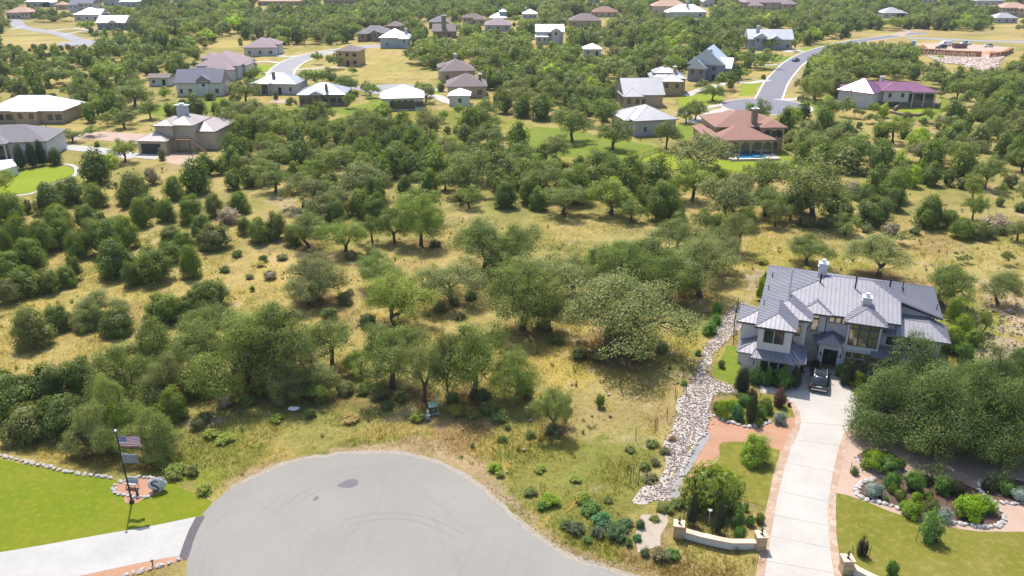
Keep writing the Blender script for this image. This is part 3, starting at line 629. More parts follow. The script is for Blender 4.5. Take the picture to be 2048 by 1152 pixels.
def oak_proto(seed, nc, nl, leaf, R=5.0, H=7.0, drop=.25, lean=0.8, open_=1.0, low=False):
    rs = np.random.default_rng(seed); tips = []
    nl_ = int(rs.integers(5, 8)); a0 = rs.random()*6.28; LB = [(rs.normal(0, .5), rs.normal(0, .5), H*.60, R*.46, H*.40)]
    for i in range(nl_):
        az = a0+6.283*i/nl_+rs.normal(0, .35); dd = R*(.42+.28*rs.random()); lr = R*(.28+.20*rs.random()); LB.append((math.cos(az)*dd, math.sin(az)*dd, H*((.20 if low else .40)+.24*rs.random()), lr, H*(.20+.14*rs.random())))
    wt = np.array([l[3]**2 for l in LB]); wt /= wt.sum()
    tries = 0
    while len(tips) < nc and tries < nc*60:
        tries += 1
        cx, cy, cz, lr, lh = LB[rs.choice(len(LB), p=wt)]
        az = rs.random()*6.283; el = math.asin(rs.random()*1.35-.35); fr = .55+.45*rs.random()**.6
        p = np.array([cx+math.cos(az)*math.cos(el)*lr*fr, cy+math.sin(az)*math.cos(el)*lr*fr, cz+lh*math.sin(el)*fr])
        if vnoise(np.array([p[0]*.5+seed*3.1]), np.array([p[1]*.5+p[2]*.6]), seed)[0] < drop*.8: continue
        if low: p[2] = .7+(p[2]-1.2)*1.0 if p[2] > 2.4 else p[2]*.75
        if p[2] < (.35 if low else 1.7) or p[2] > H: continue
        if tips and min(np.linalg.norm(np.array(tips)-p, axis=1)) < R*(.105 if nc > 100 else .14): continue
        tips.append(p)
    tips = np.array(tips); nc = len(tips)
    fork = np.array([rs.normal(0, lean*.5), rs.normal(0, lean*.5), 1.5+.5*rs.random()])
    tb = skeleton(tips, fork, np.array([0., 0, 0]), rs, .34)
    cr = R*(.13+.11*rs.random(nc))*open_; Cs, Ns, Ks = [], [], []
    cb = .86+.28*rs.random(nc)
    for i in range(nc):
        if rs.random() < .07: continue      # a bare limb end here and there
        m = int(nl*(cr[i]/(R*.185))**2); d = rs.normal(size=(m, 3)); d /= np.linalg.norm(d, axis=1)[:, None]
        r = cr[i]*(.35+.75*rs.random(m)**.6); q = d*r[:, None]*np.array([1.1, 1.1, .72]); Cs.append(tips[i]+q); Ns.append(d*.8+np.array([0, 0, .55])); Ks.append(np.full(m, cb[i]))
    C = np.concatenate(Cs); Nn = np.concatenate(Ns); K = np.concatenate(Ks)
    V = cards(C, Nn, leaf, leaf*.62, rs=rs); n = len(C)
    me = npmesh('oak_crown', V, np.arange(n*4).reshape(-1, 4), LEAF, tintarr(n, rs, cl=K))
    return (me, trunk_mesh(tb, 'oak_trunk'), R*2, H)
def shell_proto(seed, nc, nl, leaf, R, H, kind='juniper', trunk=True):
    """dense crowns that reach the ground: junipers, shrubs"""
    rs = np.random.default_rng(seed); Cs, Ns, Ks = [], [], []
    def prof(t):
        if kind == 'juniper': return max(0, 1-((t-.24)/.80)**2)**.55
        return math.sqrt(max(0, 1-((t-.28)/.78)**2))
    ph = rs.random(4)*6.28
    for i in range(nc):
        t = rs.random()**.9; az = rs.random()*6.283; rr = R*prof(t)*(.84+.15*math.cos(3*az+ph[0])+.11*math.cos(5*az+ph[1]+6*t)); z = .25+t*(H-.5)
        if kind == 'juniper': z += .12*H*max(0, math.cos(2*az+ph[2]))*t
        c = np.array([math.cos(az)*rr*.84, math.sin(az)*rr*.84, z]); r0 = R*(.20+.16*rs.random())
        m = nl; d = rs.normal(size=(m, 3)); d /= np.linalg.norm(d, axis=1)[:, None]
        q = c+d*(r0*(.45+.6*rs.random(m)**.6))[:, None]*np.array([1, 1, 1.35 if kind == 'juniper' else .9])
        ax = np.array([math.cos(az), math.sin(az), .55]); q[:, 2] = np.maximum(q[:, 2], .03)
        Cs.append(q); Ns.append(d*.6+ax); Ks.append(np.full(m, .84+.32*rs.random()))
    C = np.concatenate(Cs); Nn = np.concatenate(Ns); K = np.concatenate(Ks); n = len(C)
    V = cards(C, Nn, leaf, leaf*(.42 if kind == 'juniper' else .6), up=2.0 if kind == 'juniper' else .6, rs=rs)
    Vb, Fb = blob(R*.66, R*.66, H*.40, H*.44, seed, amp=.3)
    A = merge([(V, np.arange(n*4).reshape(-1, 4), tintarr(n, rs, cl=K)), (Vb, Fb, np.array([.7, .72, .7]))])
    me = npmesh(kind+'_crown', A[0], A[1], LEAF, A[2])
    b = MB(); b.tube([(0, 0, -.2), (.05, 0, H*.3), (0, .08, H*.6)], [R*.09, R*.07, R*.03], 6)
    return (me, trunk_mesh(b, kind+'_trunk'), R*2, H)
def joined(pr, name):
    """crown and trunk in one mesh, for trees too small in the picture to show a trunk"""
    return pr[0]
NO = [oak_proto(11, 105, 235, .165, drop=.36), oak_proto(12, 95, 235, .165, drop=.40, lean=1.6), oak_proto(13, 120, 225, .165, drop=.33), oak_proto(14, 85, 240, .165, drop=.44, lean=1.2, open_=.92), oak_proto(15, 105, 230, .165, H=8.2, drop=.38), oak_proto(16, 95, 235, .165, drop=.40, lean=2.0), oak_proto(17, 90, 235, .165, H=8.6, drop=.42, lean=1.4)]
NL = [oak_proto(21, 120, 230, .165, drop=.26, low=True), oak_proto(22, 115, 230, .165, drop=.28, low=True, lean=1.5), oak_proto(23, 120, 230, .165, H=8, drop=.28, low=True)]
BIG = [oak_proto(31, 200, 190, .18, H=8.6, drop=.24, low=True), oak_proto(32, 200, 190, .18, H=9.4, drop=.24, low=True), oak_proto(33, 200, 190, .18, H=8.8, drop=.26, low=True)]
MO = [oak_proto(41+i, 80, 85, .30, drop=.30, open_=1.05, H=7+.5*(i % 3)) for i in range(6)]
FO = [oak_proto(61+i, 42, 16, .80, drop=.12, open_=1.3, H=6.6+.4*(i % 3)) for i in range(4)]
NJ = [shell_proto(81+i, 75, 95, .30, 2.5, 5.0+.4*i) for i in range(6)]
MJ = [shell_proto(91+i, 50, 26, .52, 2.5, 5.0+.4*i) for i in range(5)]
FJ = [shell_proto(101+i, 26, 9, .95, 2.6, 4.8+.4*i) for i in range(3)]
NW = [weed_proto(141+i) for i in range(4)]
NS = [shell_proto(111+i, 40, 60, .20, 1.5, 2.2, 'shrub') for i in range(4)]
MS = [shell_proto(121+i, 24, 22, .34, 1.5, 2.2, 'shrub') for i in range(3)]
TC = {'o': [(0.188, 0.234, 0.060), (0.225, 0.257, 0.085), (0.164, 0.216, 0.048), (0.207, 0.257, 0.060), (0.207, 0.228, 0.078), (0.177, 0.240, 0.050)],      # live oak, grey-green
      'g': [(0.213, 0.287, 0.048), (0.243, 0.298, 0.050)],                                            # greener oak
      'j': [(0.140, 0.193, 0.028), (0.122, 0.170, 0.030), (0.164, 0.216, 0.026), (0.182, 0.199, 0.050), (0.146, 0.205, 0.024)],  # juniper
      'y': [(0.304, 0.421, 0.040), (0.341, 0.445, 0.035)],                                              # bright young tree
      's': [(0.146, 0.193, 0.055), (0.177, 0.222, 0.060), (0.201, 0.211, 0.081)],                            # scrub
      'd': [(0.365, 0.304, 0.221)]}                                                                # bare grey-brown shrub
CW = {'o': 'grey-green', 'g': 'leafy mid-green', 'j': 'dark green', 'y': 'bright yellow-green', 's': 'dull green', 'd': 'bare grey-brown'}
KIND = {'o': ('live_oak', 'oak tree', 'live oak'), 'g': ('live_oak', 'oak tree', 'live oak'), 'j': ('juniper', 'juniper', 'juniper'), 'y': ('young_tree', 'young tree', 'young tree'), 's': ('wild_shrub', 'shrub', 'wild shrub'), 'd': ('bare_shrub', 'shrub', 'bare shrub')}
# ------------------------------------------------------------------ trees read off the photograph: kind, x, y of the foot, crown width and height in pixels
TREES = []
def T(s):
    for ln in s.strip().split(';'):
        q = ln.split()
        if not q: continue
        k = q[0]; x, y, w = map(float, q[1:4]); h = float(q[4]) if len(q) > 4 else w*{'o': .72, 'g': .8, 'j': .95, 'y': 1, 's': .75, 'd': .7}[k]
        TREES.append([k, x, y, w, h, 1])
# foreground left
T("""j 68 700 88 84;j 118 665 58 52;o 200 640 112 66;o 190 655 70 50;j 238 676 76 58;j 330 652 84 62;j 370 640 50 44;j 428 622 74 42;j 395 626 50 46;
j 20 850 130 105;j 95 820 100 90;j 165 800 80 85;j 60 890 100 80;j 130 880 100 90;o 190 905 110 125;o 255 800 150 130;o 300 745 130 110;j 350 845 66 70;o 300 915 120 110;o 345 800 110 110;
j 240 900 70 90;o 245 860 120 120;j 385 800 46 60;
o 495 780 190 180;o 420 760 130 120;o 548 775 160 160;o 612 790 120 110;o 665 735 110 90;g 480 800 50 44;o 430 690 110 80;
o 785 775 140 120;o 848 800 90 140;o 895 795 60 150;o 945 792 135 145;o 1030 800 90 100;g 640 800 60 50;g 720 745 60 50;
g 792 652 118 98;o 617 608 88 66;o 642 598 105 78;o 758 582 92 78;o 905 604 120 84;s 912 612 22 20;
o 1045 658 140 130;o 1100 660 90 80;o 1105 600 130 100;o 1000 560 70 50;o 965 545 120 100;o 1035 535 100 82;o 1075 560 60 46;
o 1235 705 235 138;o 1150 595 90 80;o 1245 592 110 100;o 1310 560 120 86;o 1338 606 110 94;o 1400 592 135 116;o 1430 545 100 90;o 1365 520 100 70;o 1475 505 74 72;o 1240 530 70 50;o 1190 560 60 70;o 1290 600 60 60;
o 1108 858 84 84;j 1200 812 26 26;s 1105 870 40 26;s 1050 800 40 36;
s 690 792 46 26;s 730 790 40 24;s 760 800 50 28;s 800 805 36 28;s 905 805 34 24;s 965 805 40 36;s 640 775 40 24;s 560 815 36 22;s 500 812 30 20;d 450 815 40 30;s 620 700 30 22;s 660 640 40 24;s 880 625 36 18;s 920 640 30 20;s 850 600 30 18;s 940 600 34 24;
s 775 820 30 16;s 980 830 46 30;s 1000 845 40 24;s 395 860 34 20;s 410 845 30 18;s 690 610 40 20;s 700 590 24 14;s 505 680 34 40;s 585 700 34 50;s 480 735 30 40;
s 735 655 44 26;s 820 690 36 20;s 1110 690 40 24;s 1160 720 40 30;s 1200 725 44 26;s 1280 720 50 30;s 1320 705 40 30;s 1085 660 40 24;s 1240 690 50 34;
j 505 580 14 9;s 527 523 22 9;s 565 520 26 10;s 500 558 20 12;d 445 590 30 16;d 540 560 30 10;
o 617 492 88 66;g 690 506 92 72;o 745 484 58 52;o 790 486 66 66;g 842 490 88 92;
s 870 495 30 14;s 745 512 34 14;s 700 520 30 12""")
# junipers of the left field
T("""j 22 450 70 60;j 55 425 30 26;j 103 432 66 60;j 143 412 72 52;j 192 418 56 46;j 175 462 52 48;j 120 462 60 48;j 205 452 30 30;j 268 410 62 58;j 250 415 26 34;j 285 398 40 40;j 350 402 46 44;j 300 432 50 40;
j 335 445 46 44;j 385 448 56 52;j 325 440 30 30;j 430 436 44 44;j 480 428 48 40;d 458 450 52 44;j 285 456 44 52;j 40 500 60 60;j 90 510 70 64;j 130 498 60 56;j 10 520 40 60;j 160 520 60 56;j 65 540 60 60;
j 20 555 70 50;j 215 515 70 70;j 255 500 60 60;j 240 480 60 46;j 190 490 56 50;j 150 560 34 44;j 100 590 56 50;j 50 598 80 60;j 20 610 60 50;y 22 545 28 24;y 5 485 22 24;
j 235 560 84 76;j 310 570 82 72;j 265 575 40 50;j 340 530 60 44;j 385 558 50 62;j 345 500 56 44;j 370 505 44 38;j 405 485 50 52;j 430 502 70 46;j 490 470 34 34;j 520 488 56 48;j 555 480 50 52;j 585 492 40 40;j 280 440 40 40;
s 475 515 24 12;s 450 545 26 14;s 400 590 40 24;s 190 600 26 12;s 80 590 40 14;j 135 575 44 40;
y 222 338 40 26;d 305 370 36 34;s 218 375 14 9;s 232 374 12 10;s 215 350 14 8""")
# right meadow
T("""o 1613 528 84 58;o 1757 552 124 82;o 1885 612 112 86;o 1995 606 74 66;o 1808 488 40 28;o 1912 512 10 10;o 1920 526 14 14;o 1932 524 20 16;o 2013 528 26 26;o 1964 664 36 44;o 2040 730 24 36;s 1895 590 30 18;
o 1625 440 122 112;j 1600 430 50 60;j 1665 435 44 60;o 1580 440 60 50;o 1550 452 60 56;j 1755 388 54 56;d 1702 395 50 32;j 1725 405 50 30;j 1788 424 48 44;j 1745 455 74 58;j 1855 460 70 62;j 1900 456 34 32;j 1922 480 46 40;
g 1945 400 50 48;o 1945 438 50 48;o 1960 470 30 30;o 1970 375 66 62;s 2018 378 40 30;o 2005 390 30 24;s 1998 412 22 24;s 2040 425 30 24;o 1800 368 50 42;y 1822 376 40 40;j 1862 374 46 46;j 1895 370 32 28;y 1795 350 30 44;
j 1640 345 74 50;j 1690 350 76 52;j 1605 330 40 40;y 1632 330 44 24;j 1756 352 48 60;o 1740 320 50 30;o 1880 330 90 50;o 1920 325 80 50;o 1840 325 70 44;j 2030 330 50 54;o 1690 468 60 40;s 1610 455 46 26;s 1735 466 30 20;s 1650 458 40 22;d 1780 470 40 20;
s 1830 470 30 20;d 1990 465 70 34;o 2035 480 50 40;s 1975 478 40 22;s 2000 470 30 20;s 1960 482 24 16;j 1955 480 40 34;
o 1340 250 5 4""")
# young and garden-like trees out on the lawns beyond
T("""o 1145 282 88 66;o 1110 330 68 58;j 1110 345 44 34;o 1225 300 84 56;o 1332 298 60 54;o 1392 345 134 72;o 1390 240 50 38;o 1372 246 40 34;o 1425 202 54 34;o 1455 180 46 34;o 1510 246 56 44;y 1590 240 40 24;
o 270 212 78 46;g 335 198 32 24;o 300 196 20 14;s 365 208 18 10;s 420 202 26 18;s 470 220 20 12;o 492 206 60 44;o 470 212 26 22;g 250 324 56 44;j 325 320 18 22;o 145 285 56 26;o 190 272 44 22;j 195 294 14 10;
g 700 216 26 30;g 918 235 22 26;y 922 250 24 14;g 888 246 18 24;g 849 252 18 18;y 763 233 44 26;g 798 250 24 20;o 810 262 30 22;s 722 250 46 16;s 765 262 14 8;s 775 228 20 18;o 972 240 56 42;y 960 250 22 22;o 912 275 26 24;s 895 268 20 16;s 648 226 34 22;o 582 220 26 24;s 552 200 12 18;
o 615 176 60 36;o 640 172 40 30;o 695 188 50 36;o 735 190 24 26;o 745 196 34 26;g 838 186 18 22;s 882 184 20 18;g 705 150 20 16;o 668 138 40 28;o 634 128 24 22;
g 1020 285 20 20;o 1045 272 14 10;g 1630 205 42 46;o 1605 210 24 20;y 1655 218 30 24;o 1690 232 36 36;o 1717 236 26 20;g 1745 232 22 26;y 1766 236 26 26;o 1740 246 30 18;g 1855 245 26 28;g 1892 232 22 22;s 1718 256 16 12;s 1880 245 24 14;s 1875 258 20 14;o 1935 212 40 30;o 1880 195 16 12;s 1905 205 16 12;
j 1648 265 50 44;j 1605 280 40 36;j 1570 270 50 50;j 1620 290 60 44;j 1690 285 60 40;g 1785 285 64 50;y 1835 305 54 46;j 1760 282 40 40;j 1580 300 40 36;y 1575 255 36 30;j 1700 320 60 40;j 1660 300 60 40;o 1900 262 44 30;
s 1210 318 16 10;s 1225 362 34 26;d 1212 360 24 20;j 1244 362 34 24;s 1308 345 22 14;s 1345 372 34 24;d 1368 365 34 30;s 1392 370 22 14;g 1495 350 22 20;g 1522 352 24 20;g 1565 350 14 20;s 1235 345 24 12;s 1165 332 24 8;
g 1600 92 14 20;o 1587 103 16 24;s 1530 122 24 14;o 1540 100 36 22;o 1400 30 2 2;y 1880 118 14 8""")
TREES = [t for t in TREES if t[3] > 5]
# crown clusters beside the long driveway and garden trees
T("""g 1812 775 150 125;g 1775 872 160 165;g 1855 905 180 200;g 1940 900 160 190;g 1995 930 180 200;g 2065 900 150 180;g 1905 825 110 120;g 1965 785 110 115;g 2035 765 90 75;g 1742 828 64 84;
g 1408 1010 84 82;g 1450 1015 70 78;y 1508 935 62 68;j 1845 1000 4 4""")
TREES = [t for t in TREES if t[3] > 5]
# zones for the woods between: outline in pixels, how full, share of junipers
Z_ = [
 ([(0, 60), (60, 60), (130, 72), (200, 90), (300, 78), (500, 72), (520, 82), (480, 100), (380, 96), (200, 100), (100, 92), (0, 92)], .07, .5),
 ([(520, 150), (560, 112), (700, 85), (730, 92), (840, 100), (815, 128), (940, 158), (960, 178), (880, 196), (740, 172), (620, 165), (540, 155)], .0, .3),
 ([(812, 104), (880, 92), (1020, 100), (940, 160), (820, 130)], 1.3, .1),
 ([(240, 215), (360, 195), (500, 190), (760, 200), (960, 215), (1020, 232), (1020, 262), (870, 266), (640, 236), (560, 250), (480, 228), (380, 232)], .03, .4),
 ([(1010, 235), (1110, 245), (1260, 270), (1400, 200), (1560, 215), (1610, 335), (1560, 385), (1400, 368), (1300, 350), (1150, 350), (1060, 312), (980, 285)], .0, .4),
 ([(150, 330), (290, 310), (392, 325), (390, 350), (430, 400), (300, 385), (250, 375), (160, 350)], .02, .5), ([(0, 245), (330, 260), (400, 240), (390, 330), (300, 320), (0, 400)], .03, .5), ([(0, 330), (160, 330), (160, 395), (0, 440)], .0, 1),
 ([(0, 400), (160, 380), (440, 400), (600, 400), (620, 440), (560, 500), (640, 490), (870, 432), (900, 425), (1100, 425), (1240, 455), (1420, 485), (1520, 470), (1700, 455), (2300, 480), (2300, 1400), (-300, 1400), (-300, 500)], 0, .5),
 ([(1560, 300), (1640, 335), (1800, 380), (1960, 300), (2000, 340), (2300, 390), (2300, 480), (1700, 455), (1560, 430)], .06, .5),
 ([(1610, 222), (1690, 190), (1880, 178), (1960, 190), (1990, 215), (1905, 245), (1900, 290), (1750, 270), (1640, 262)], .03, .5),
 ([(1560, 235), (1900, 262), (1900, 340), (1800, 360), (1660, 340), (1560, 300)], .16, .6),
 ([(1720, 66), (2300, 70), (2300, 100), (2040, 100), (2010, 122), (1965, 136), (1900, 124), (1835, 110), (1795, 88)], 0, .5),
 ([(1380, 210), (1420, 172), (1480, 160), (1560, 110), (1590, 95), (1700, 75), (1760, 72), (1790, 82), (1690, 108), (1630, 132), (1600, 170), (1590, 190), (1640, 205), (1640, 240), (1540, 235), (1400, 235)], .03, .3),
 ([(1190, 100), (1260, 88), (1300, 105), (1290, 130), (1210, 130)], .22, .5), ([(1375, 60), (1430, 62), (1425, 85), (1380, 85)], .1, .5), ([(1180, 165), (1290, 165), (1290, 190), (1200, 190)], .35, .5),
 ([(260, 22), (420, 28), (540, 22), (600, 34), (560, 46), (400, 52), (270, 44)], .45, .5), ([(0, 92), (200, 100), (400, 95), (420, 120), (360, 200), (240, 215), (150, 245), (0, 245)], .42, .6), ([(380, 95), (520, 80), (520, 120), (380, 120)], .5, .4),
 ([(0, 0), (260, 0), (270, 60), (120, 66), (0, 60)], .6, .2), ([(860, 245), (1000, 255), (980, 300), (1060, 330), (1060, 350), (880, 310)], .55, .6), ([(380, 235), (560, 255), (640, 245), (860, 268), (860, 290), (600, 290), (390, 330)], 1.1, .25),
 ([(390, 290), (560, 275), (860, 275), (1000, 300), (1060, 330), (1150, 352), (1300, 355), (1400, 372), (1530, 392), (1560, 440), (1500, 455), (1430, 475), (1250, 450), (1100, 430), (900, 425), (870, 430), (640, 470), (610, 430), (600, 405), (500, 395), (420, 365), (390, 335)], 1.02, .5),
 ([(1640, 230), (2300, 200), (2300, 340), (1960, 320), (1800, 340), (1620, 330), (1560, 300), (1560, 250)], .75, .55),
 ([(1600, 190), (1600, 170), (1640, 120), (1800, 85), (1830, 112), (1900, 130), (1960, 140), (2010, 124), (2040, 104), (2300, 90), (2300, 230), (1990, 215), (1890, 178), (1700, 186), (1640, 205)], 1.2, .4),
 ([(960, 60), (1240, 80), (1240, 240), (960, 210)], 1.05, .4),
]
ZW = [(np.array(poly(z)), d, j) for z, d, j in Z_]
KEEP = [(1838, 82, 2040, 122), (1890, 110, 2000, 138), (20, 44, 175, 88), (1690, 60, 2048, 86), (560, 88, 760, 130)]      # picture boxes of the houses: no filled-in tree may stand in front of them
def fill():
    px = 1.0; out = []
    n = 64000
    Y = 95+(900-95)*rng.random(n)**.72; X = (rng.random(n)*2-1)*(.70*Y+25)
    x_, y_, Z = proj(X, Y)
    hz = hard_mask(X, Y); den = np.full(n, .92); jr = np.full(n, .4); done = np.zeros(n, bool)
    jx = (fbm(X, Y, 9, 3, 201)-.5)*8; jy = (fbm(X, Y, 9, 3, 202)-.5)*8
    for pl, d, j in ZW:
        m = inpoly(X+jx, Y+jy, [tuple(p) for p in pl]) & ~done; den[m] = d; jr[m] = j; done |= m
    den = np.where(~done & (y_ > 60), den*np.clip((fbm(X, Y, 34, 3, 210)-.26)*6, .1, 1.05), den)
    den = np.where(~done & (y_ < 60), den*np.clip((fbm(X, Y, 60, 3, 220)-.22)*6, .15, 1.15), den)
    near = {}; cs = 6.0
    for t in TREES:
        gx, gy = P(t[1], t[2]); r = t[3]*depth(t[2])/F/2
        near.setdefault((int(gx//cs), int(gy//cs)), []).append((gx, gy, r*.8))
    for i in range(n):
        if hz[i] or den[i] <= 0.001: continue
        if y_[i] > 1000: continue
        isj = rng.random() < jr[i]; far = Y[i] > 320
        s = (1.25 if far else 1.0)
        wdt = (3.2+4.0*rng.random() if isj else 4.6+5.6*rng.random())*s
        if den[i] < .5 and rng.random() < .35: wdt = 1.8+1.6*rng.random(); isj = None
        if den[i] < 1 and rng.random() > den[i]: continue
        gap = .62 if den[i] > 1.05 else .70 if den[i] > 1 else .80
        ok = True; ci, cj = int(X[i]//cs), int(Y[i]//cs)
        for a in (-1, 0, 1):
            for b in (-1, 0, 1):
                for (ox, oy, orr) in near.get((ci+a, cj+b), ()):
                    if math.hypot(ox-X[i], oy-Y[i]) < (wdt/2+orr)*gap: ok = False; break
                if not ok: break
            if not ok: break
        if not ok: continue
        wp = wdt*F/Z[i]; rt = .95 if isj else (.75 if isj is None else .72); hp = wp*rt
        for (bx0, by0, bx1, by1) in KEEP:
            if bx0 < x_[i]+wp/2 and bx1 > x_[i]-wp/2 and y_[i] > by0+2 and y_[i]-hp < by1-1 and (y_[i] > by1-.4*(by1-by0) or bx0 < x_[i] < bx1):
                ok = False; break
        if not ok: continue
        near.setdefault((ci, cj), []).append((X[i], Y[i], wdt/2))
        k = 's' if isj is None else 'j' if isj else ('o' if rng.random() < .8 else 'g')
        if k != 's' and rng.random() < .02: k = 'y'
        out.append([k, x_[i], y_[i], wp, hp, 0])
    return out
ORD = ['', 'second', 'third', 'fourth', 'fifth', 'sixth', 'seventh', 'eighth', 'ninth', 'tenth', 'eleventh', 'twelfth', 'thirteenth', 'fourteenth', 'fifteenth', 'sixteenth', 'seventeenth', 'eighteenth', 'nineteenth', 'twentieth']
def ordw(i):
    if i < 20: return ORD[i]
    n = i+1; t, o = divmod(n, 10); tens = ['', '', 'twent', 'thirt', 'fort', 'fift', 'sixt', 'sevent', 'eight', 'ninet']
    if t >= 10: return 'hundred and '+(ordw(n-101) if n > 101 else 'first') if n > 100 else 'hundredth'
    return tens[t]+'ieth' if o == 0 else tens[t]+'y-'+(['', 'first', 'second', 'third', 'fourth', 'fifth', 'sixth', 'seventh', 'eighth', 'ninth'][o])
LAND = []   # (x, y, words) points in the photo that labels can refer to
def build_trees():
    allt = TREES+fill()
    bykind = {}
    for t in allt:
        t.append(t[3]*t[4]); bykind.setdefault(KIND[t[0]][0], []).append(t)
    one, mass = [], {}
    for kn, l in bykind.items():
        l.sort(key=lambda t: (-t[5], -t[6])) if False else l.sort(key=lambda t: -t[6])
        vis = [t for t in l if -40 < t[1] < 2090 and t[2]-t[4] < 1150 and t[2] > -2]
        top = vis[:292]; s = set(id(t) for t in top); one += top; mass[kn] = [t for t in l if id(t) not in s]
    # labels: kind, landmark, which side, rank by distance on that side
    cells = {}
    for t in one:
        cx, cy = t[1], t[2]-t[4]/2; kn = KIND[t[0]][2]
        d, li = min((math.hypot(cx-a, (cy-b)*1.3), i) for i, (a, b, _) in enumerate(LAND))
        dx, dy = cx-LAND[li][0], (cy-LAND[li][1])*1.6
        side = 'left of' if dx < -abs(dy) else 'right of' if dx > abs(dy) else 'beyond' if dy < 0 else 'in front of'
        cells.setdefault((kn, li, side), []).append((d, t))
    for (kn, li, side), l in cells.items():
        l.sort(key=lambda q: q[0])
        for i, (d, t) in enumerate(l):
            nm = LAND[li][2]
            lb = f"{CW[t[0]]} {kn} {side} {nm}, {(ordw(i)+' nearest') if i else 'nearest'}"
            if len(lb.split()) > 16: lb = lb[len(CW[t[0]])+1:]
            t.append(lb)
    tr = random.Random(5); protos = {}
    one.sort(key=lambda t: -t[6])
    for t in one:
        k, x, y, wpx, hpx = t[:5]; gx, gy = P(x, y); Z = depth(y)
        if k in 'jsyd':
            sa = CH/Z/1.0; sa = min(.6, sa*.93); y -= .36*wpx*sa; hpx = max(.5*wpx, hpx-.42*wpx*sa); gx, gy = P(x, y)
        if k in 'og' and Z < 150 and 420 < x < 1690 and wpx > 60: wpx *= 1.14; hpx *= 1.06
        wm = wpx*Z/F; hm_ = hpx*Z/F/.93
        if y > 1.0e4: continue
        kn = KIND[k][0]
        if kn == 'live_oak':
            lst = BIG if (x > 1690 and y > 740) else NS if (k == 'g' and y > 940) else NO if Z < 128 else MO if Z < 260 else FO
        if kn == 'live_oak' and lst is NO and ((x < 420 and y > 630) or (x < 740 and y > 740 and tr.random() < .35)): lst = NL
        if kn == 'live_oak': pass
        elif kn == 'juniper': lst = NJ if Z < 150 else MJ if Z < 260 else FJ
        elif kn == 'young_tree': lst = NJ if Z < 150 else MJ if Z < 260 else FO
        else: lst = (NS if (x*7+y) % 3 < 1.6 else NW) if Z < 150 else MS
        pi = tr.randrange(len(lst)); pr = lst[pi]
        key = (id(lst), pi, kn)
        parts = lst in (NO, NL, BIG, MO, NJ) or False
        if kn.endswith('shrub'): parts = False
        c = tr.choice(TC[k]) if not (x > 1690 and y > 740) else tr.choice([(.125, .18, .045), (.14, .19, .05), (.115, .17, .045)]); v = .88+.26*tr.random(); col = (c[0]*v, c[1]*v, c[2]*v, 1)
        lab = t[7]
        sx = wm/pr[2]; sz = max(.5*sx, hm_/pr[3])
        grp = {'live_oak': 'live oaks over the hillside', 'juniper': 'junipers over the hillside', 'young_tree': 'bright young trees among the houses', 'wild_shrub': 'low shrubs in the grass', 'bare_shrub': 'bare shrubs in the grass'}[kn]
        if parts:
            r = empty(kn, (gx, gy, -.03), tr.random()*6.28, label=lab, cat=KIND[k][1], group=grp)
            r.scale = (sx*tr.uniform(.9, 1.12), sx*tr.uniform(.9, 1.12), sz); a = link('crown', pr[0], r); a.color = col; link('trunk', pr[1], r)
        else:
            r = link(kn, pr[0]); r.location = (gx, gy, -.03); r.rotation_euler.z = tr.random()*6.28; r.scale = (sx, sx, sz); r.color = col
            tag(r, lab, KIND[k][1], grp)
        pass
    # the rest of each kind, as one mass
    for kn, l in mass.items():
        if not l: continue
        Vs, Fs, Ts, o = [], [], [], 0; rs = np.random.default_rng(3); src = FO if kn in ('live_oak', 'young_tree') else FJ if kn == 'juniper' else MS[:1]
        data = []
        for pr in src:
            me = pr[0]; V = np.empty(len(me.vertices)*3, np.float32); me.vertices.foreach_get('co', V); Fq = np.empty(len(me.loops), np.int32); me.loops.foreach_get('vertex_index', Fq)
            tt = np.empty(len(me.vertices)*4, np.float32); me.color_attributes['tint'].data.foreach_get('color', tt); data.append((V.reshape(-1, 3), Fq.reshape(-1, 4), tt.reshape(-1, 4)[:, :3], pr[2], pr[3]))
        for t in l:
            k, x, y, wpx, hpx = t[:5]; gx, gy = P(x, y); Z = depth(y); wm = wpx*Z/F; hm_ = hpx*Z/F/.93
            V, Fq, tt, W0, H0 = data[rs.integers(len(data))]; a = rs.random()*6.28; ca, sa = math.cos(a), math.sin(a); sx = wm/W0; sz = hm_/H0
            q = np.stack([(V[:, 0]*ca-V[:, 1]*sa)*sx+gx, (V[:, 0]*sa+V[:, 1]*ca)*sx+gy, V[:, 2]*sz-.05], 1)
            c = np.array(TC[k][rs.integers(len(TC[k]))])*(.85+.3*rs.random()); Vs.append(q); Fs.append(Fq+o); Ts.append(tt*c); o += len(q)
        nm = {'live_oak': 'far_oak_wood', 'juniper': 'far_juniper_wood', 'young_tree': 'far_young_growth', 'wild_shrub': 'far_scrub', 'bare_shrub': 'far_dry_scrub'}[kn]
        ob = link(nm, npmesh(nm, np.concatenate(Vs), np.concatenate(Fs), LEAFA, np.concatenate(Ts)))
        tag(ob, {'live_oak': 'grey-green oak wood spreading over the far hillside', 'juniper': 'dark juniper wood mixed through the far hillside', 'young_tree': 'bright young growth among the far trees', 'wild_shrub': 'low scrub scattered between the far trees', 'bare_shrub': 'dry scrub between the far trees'}[kn], 'woodland', kind='stuff')
        print(nm, len(l))
    print('individual', len(one))
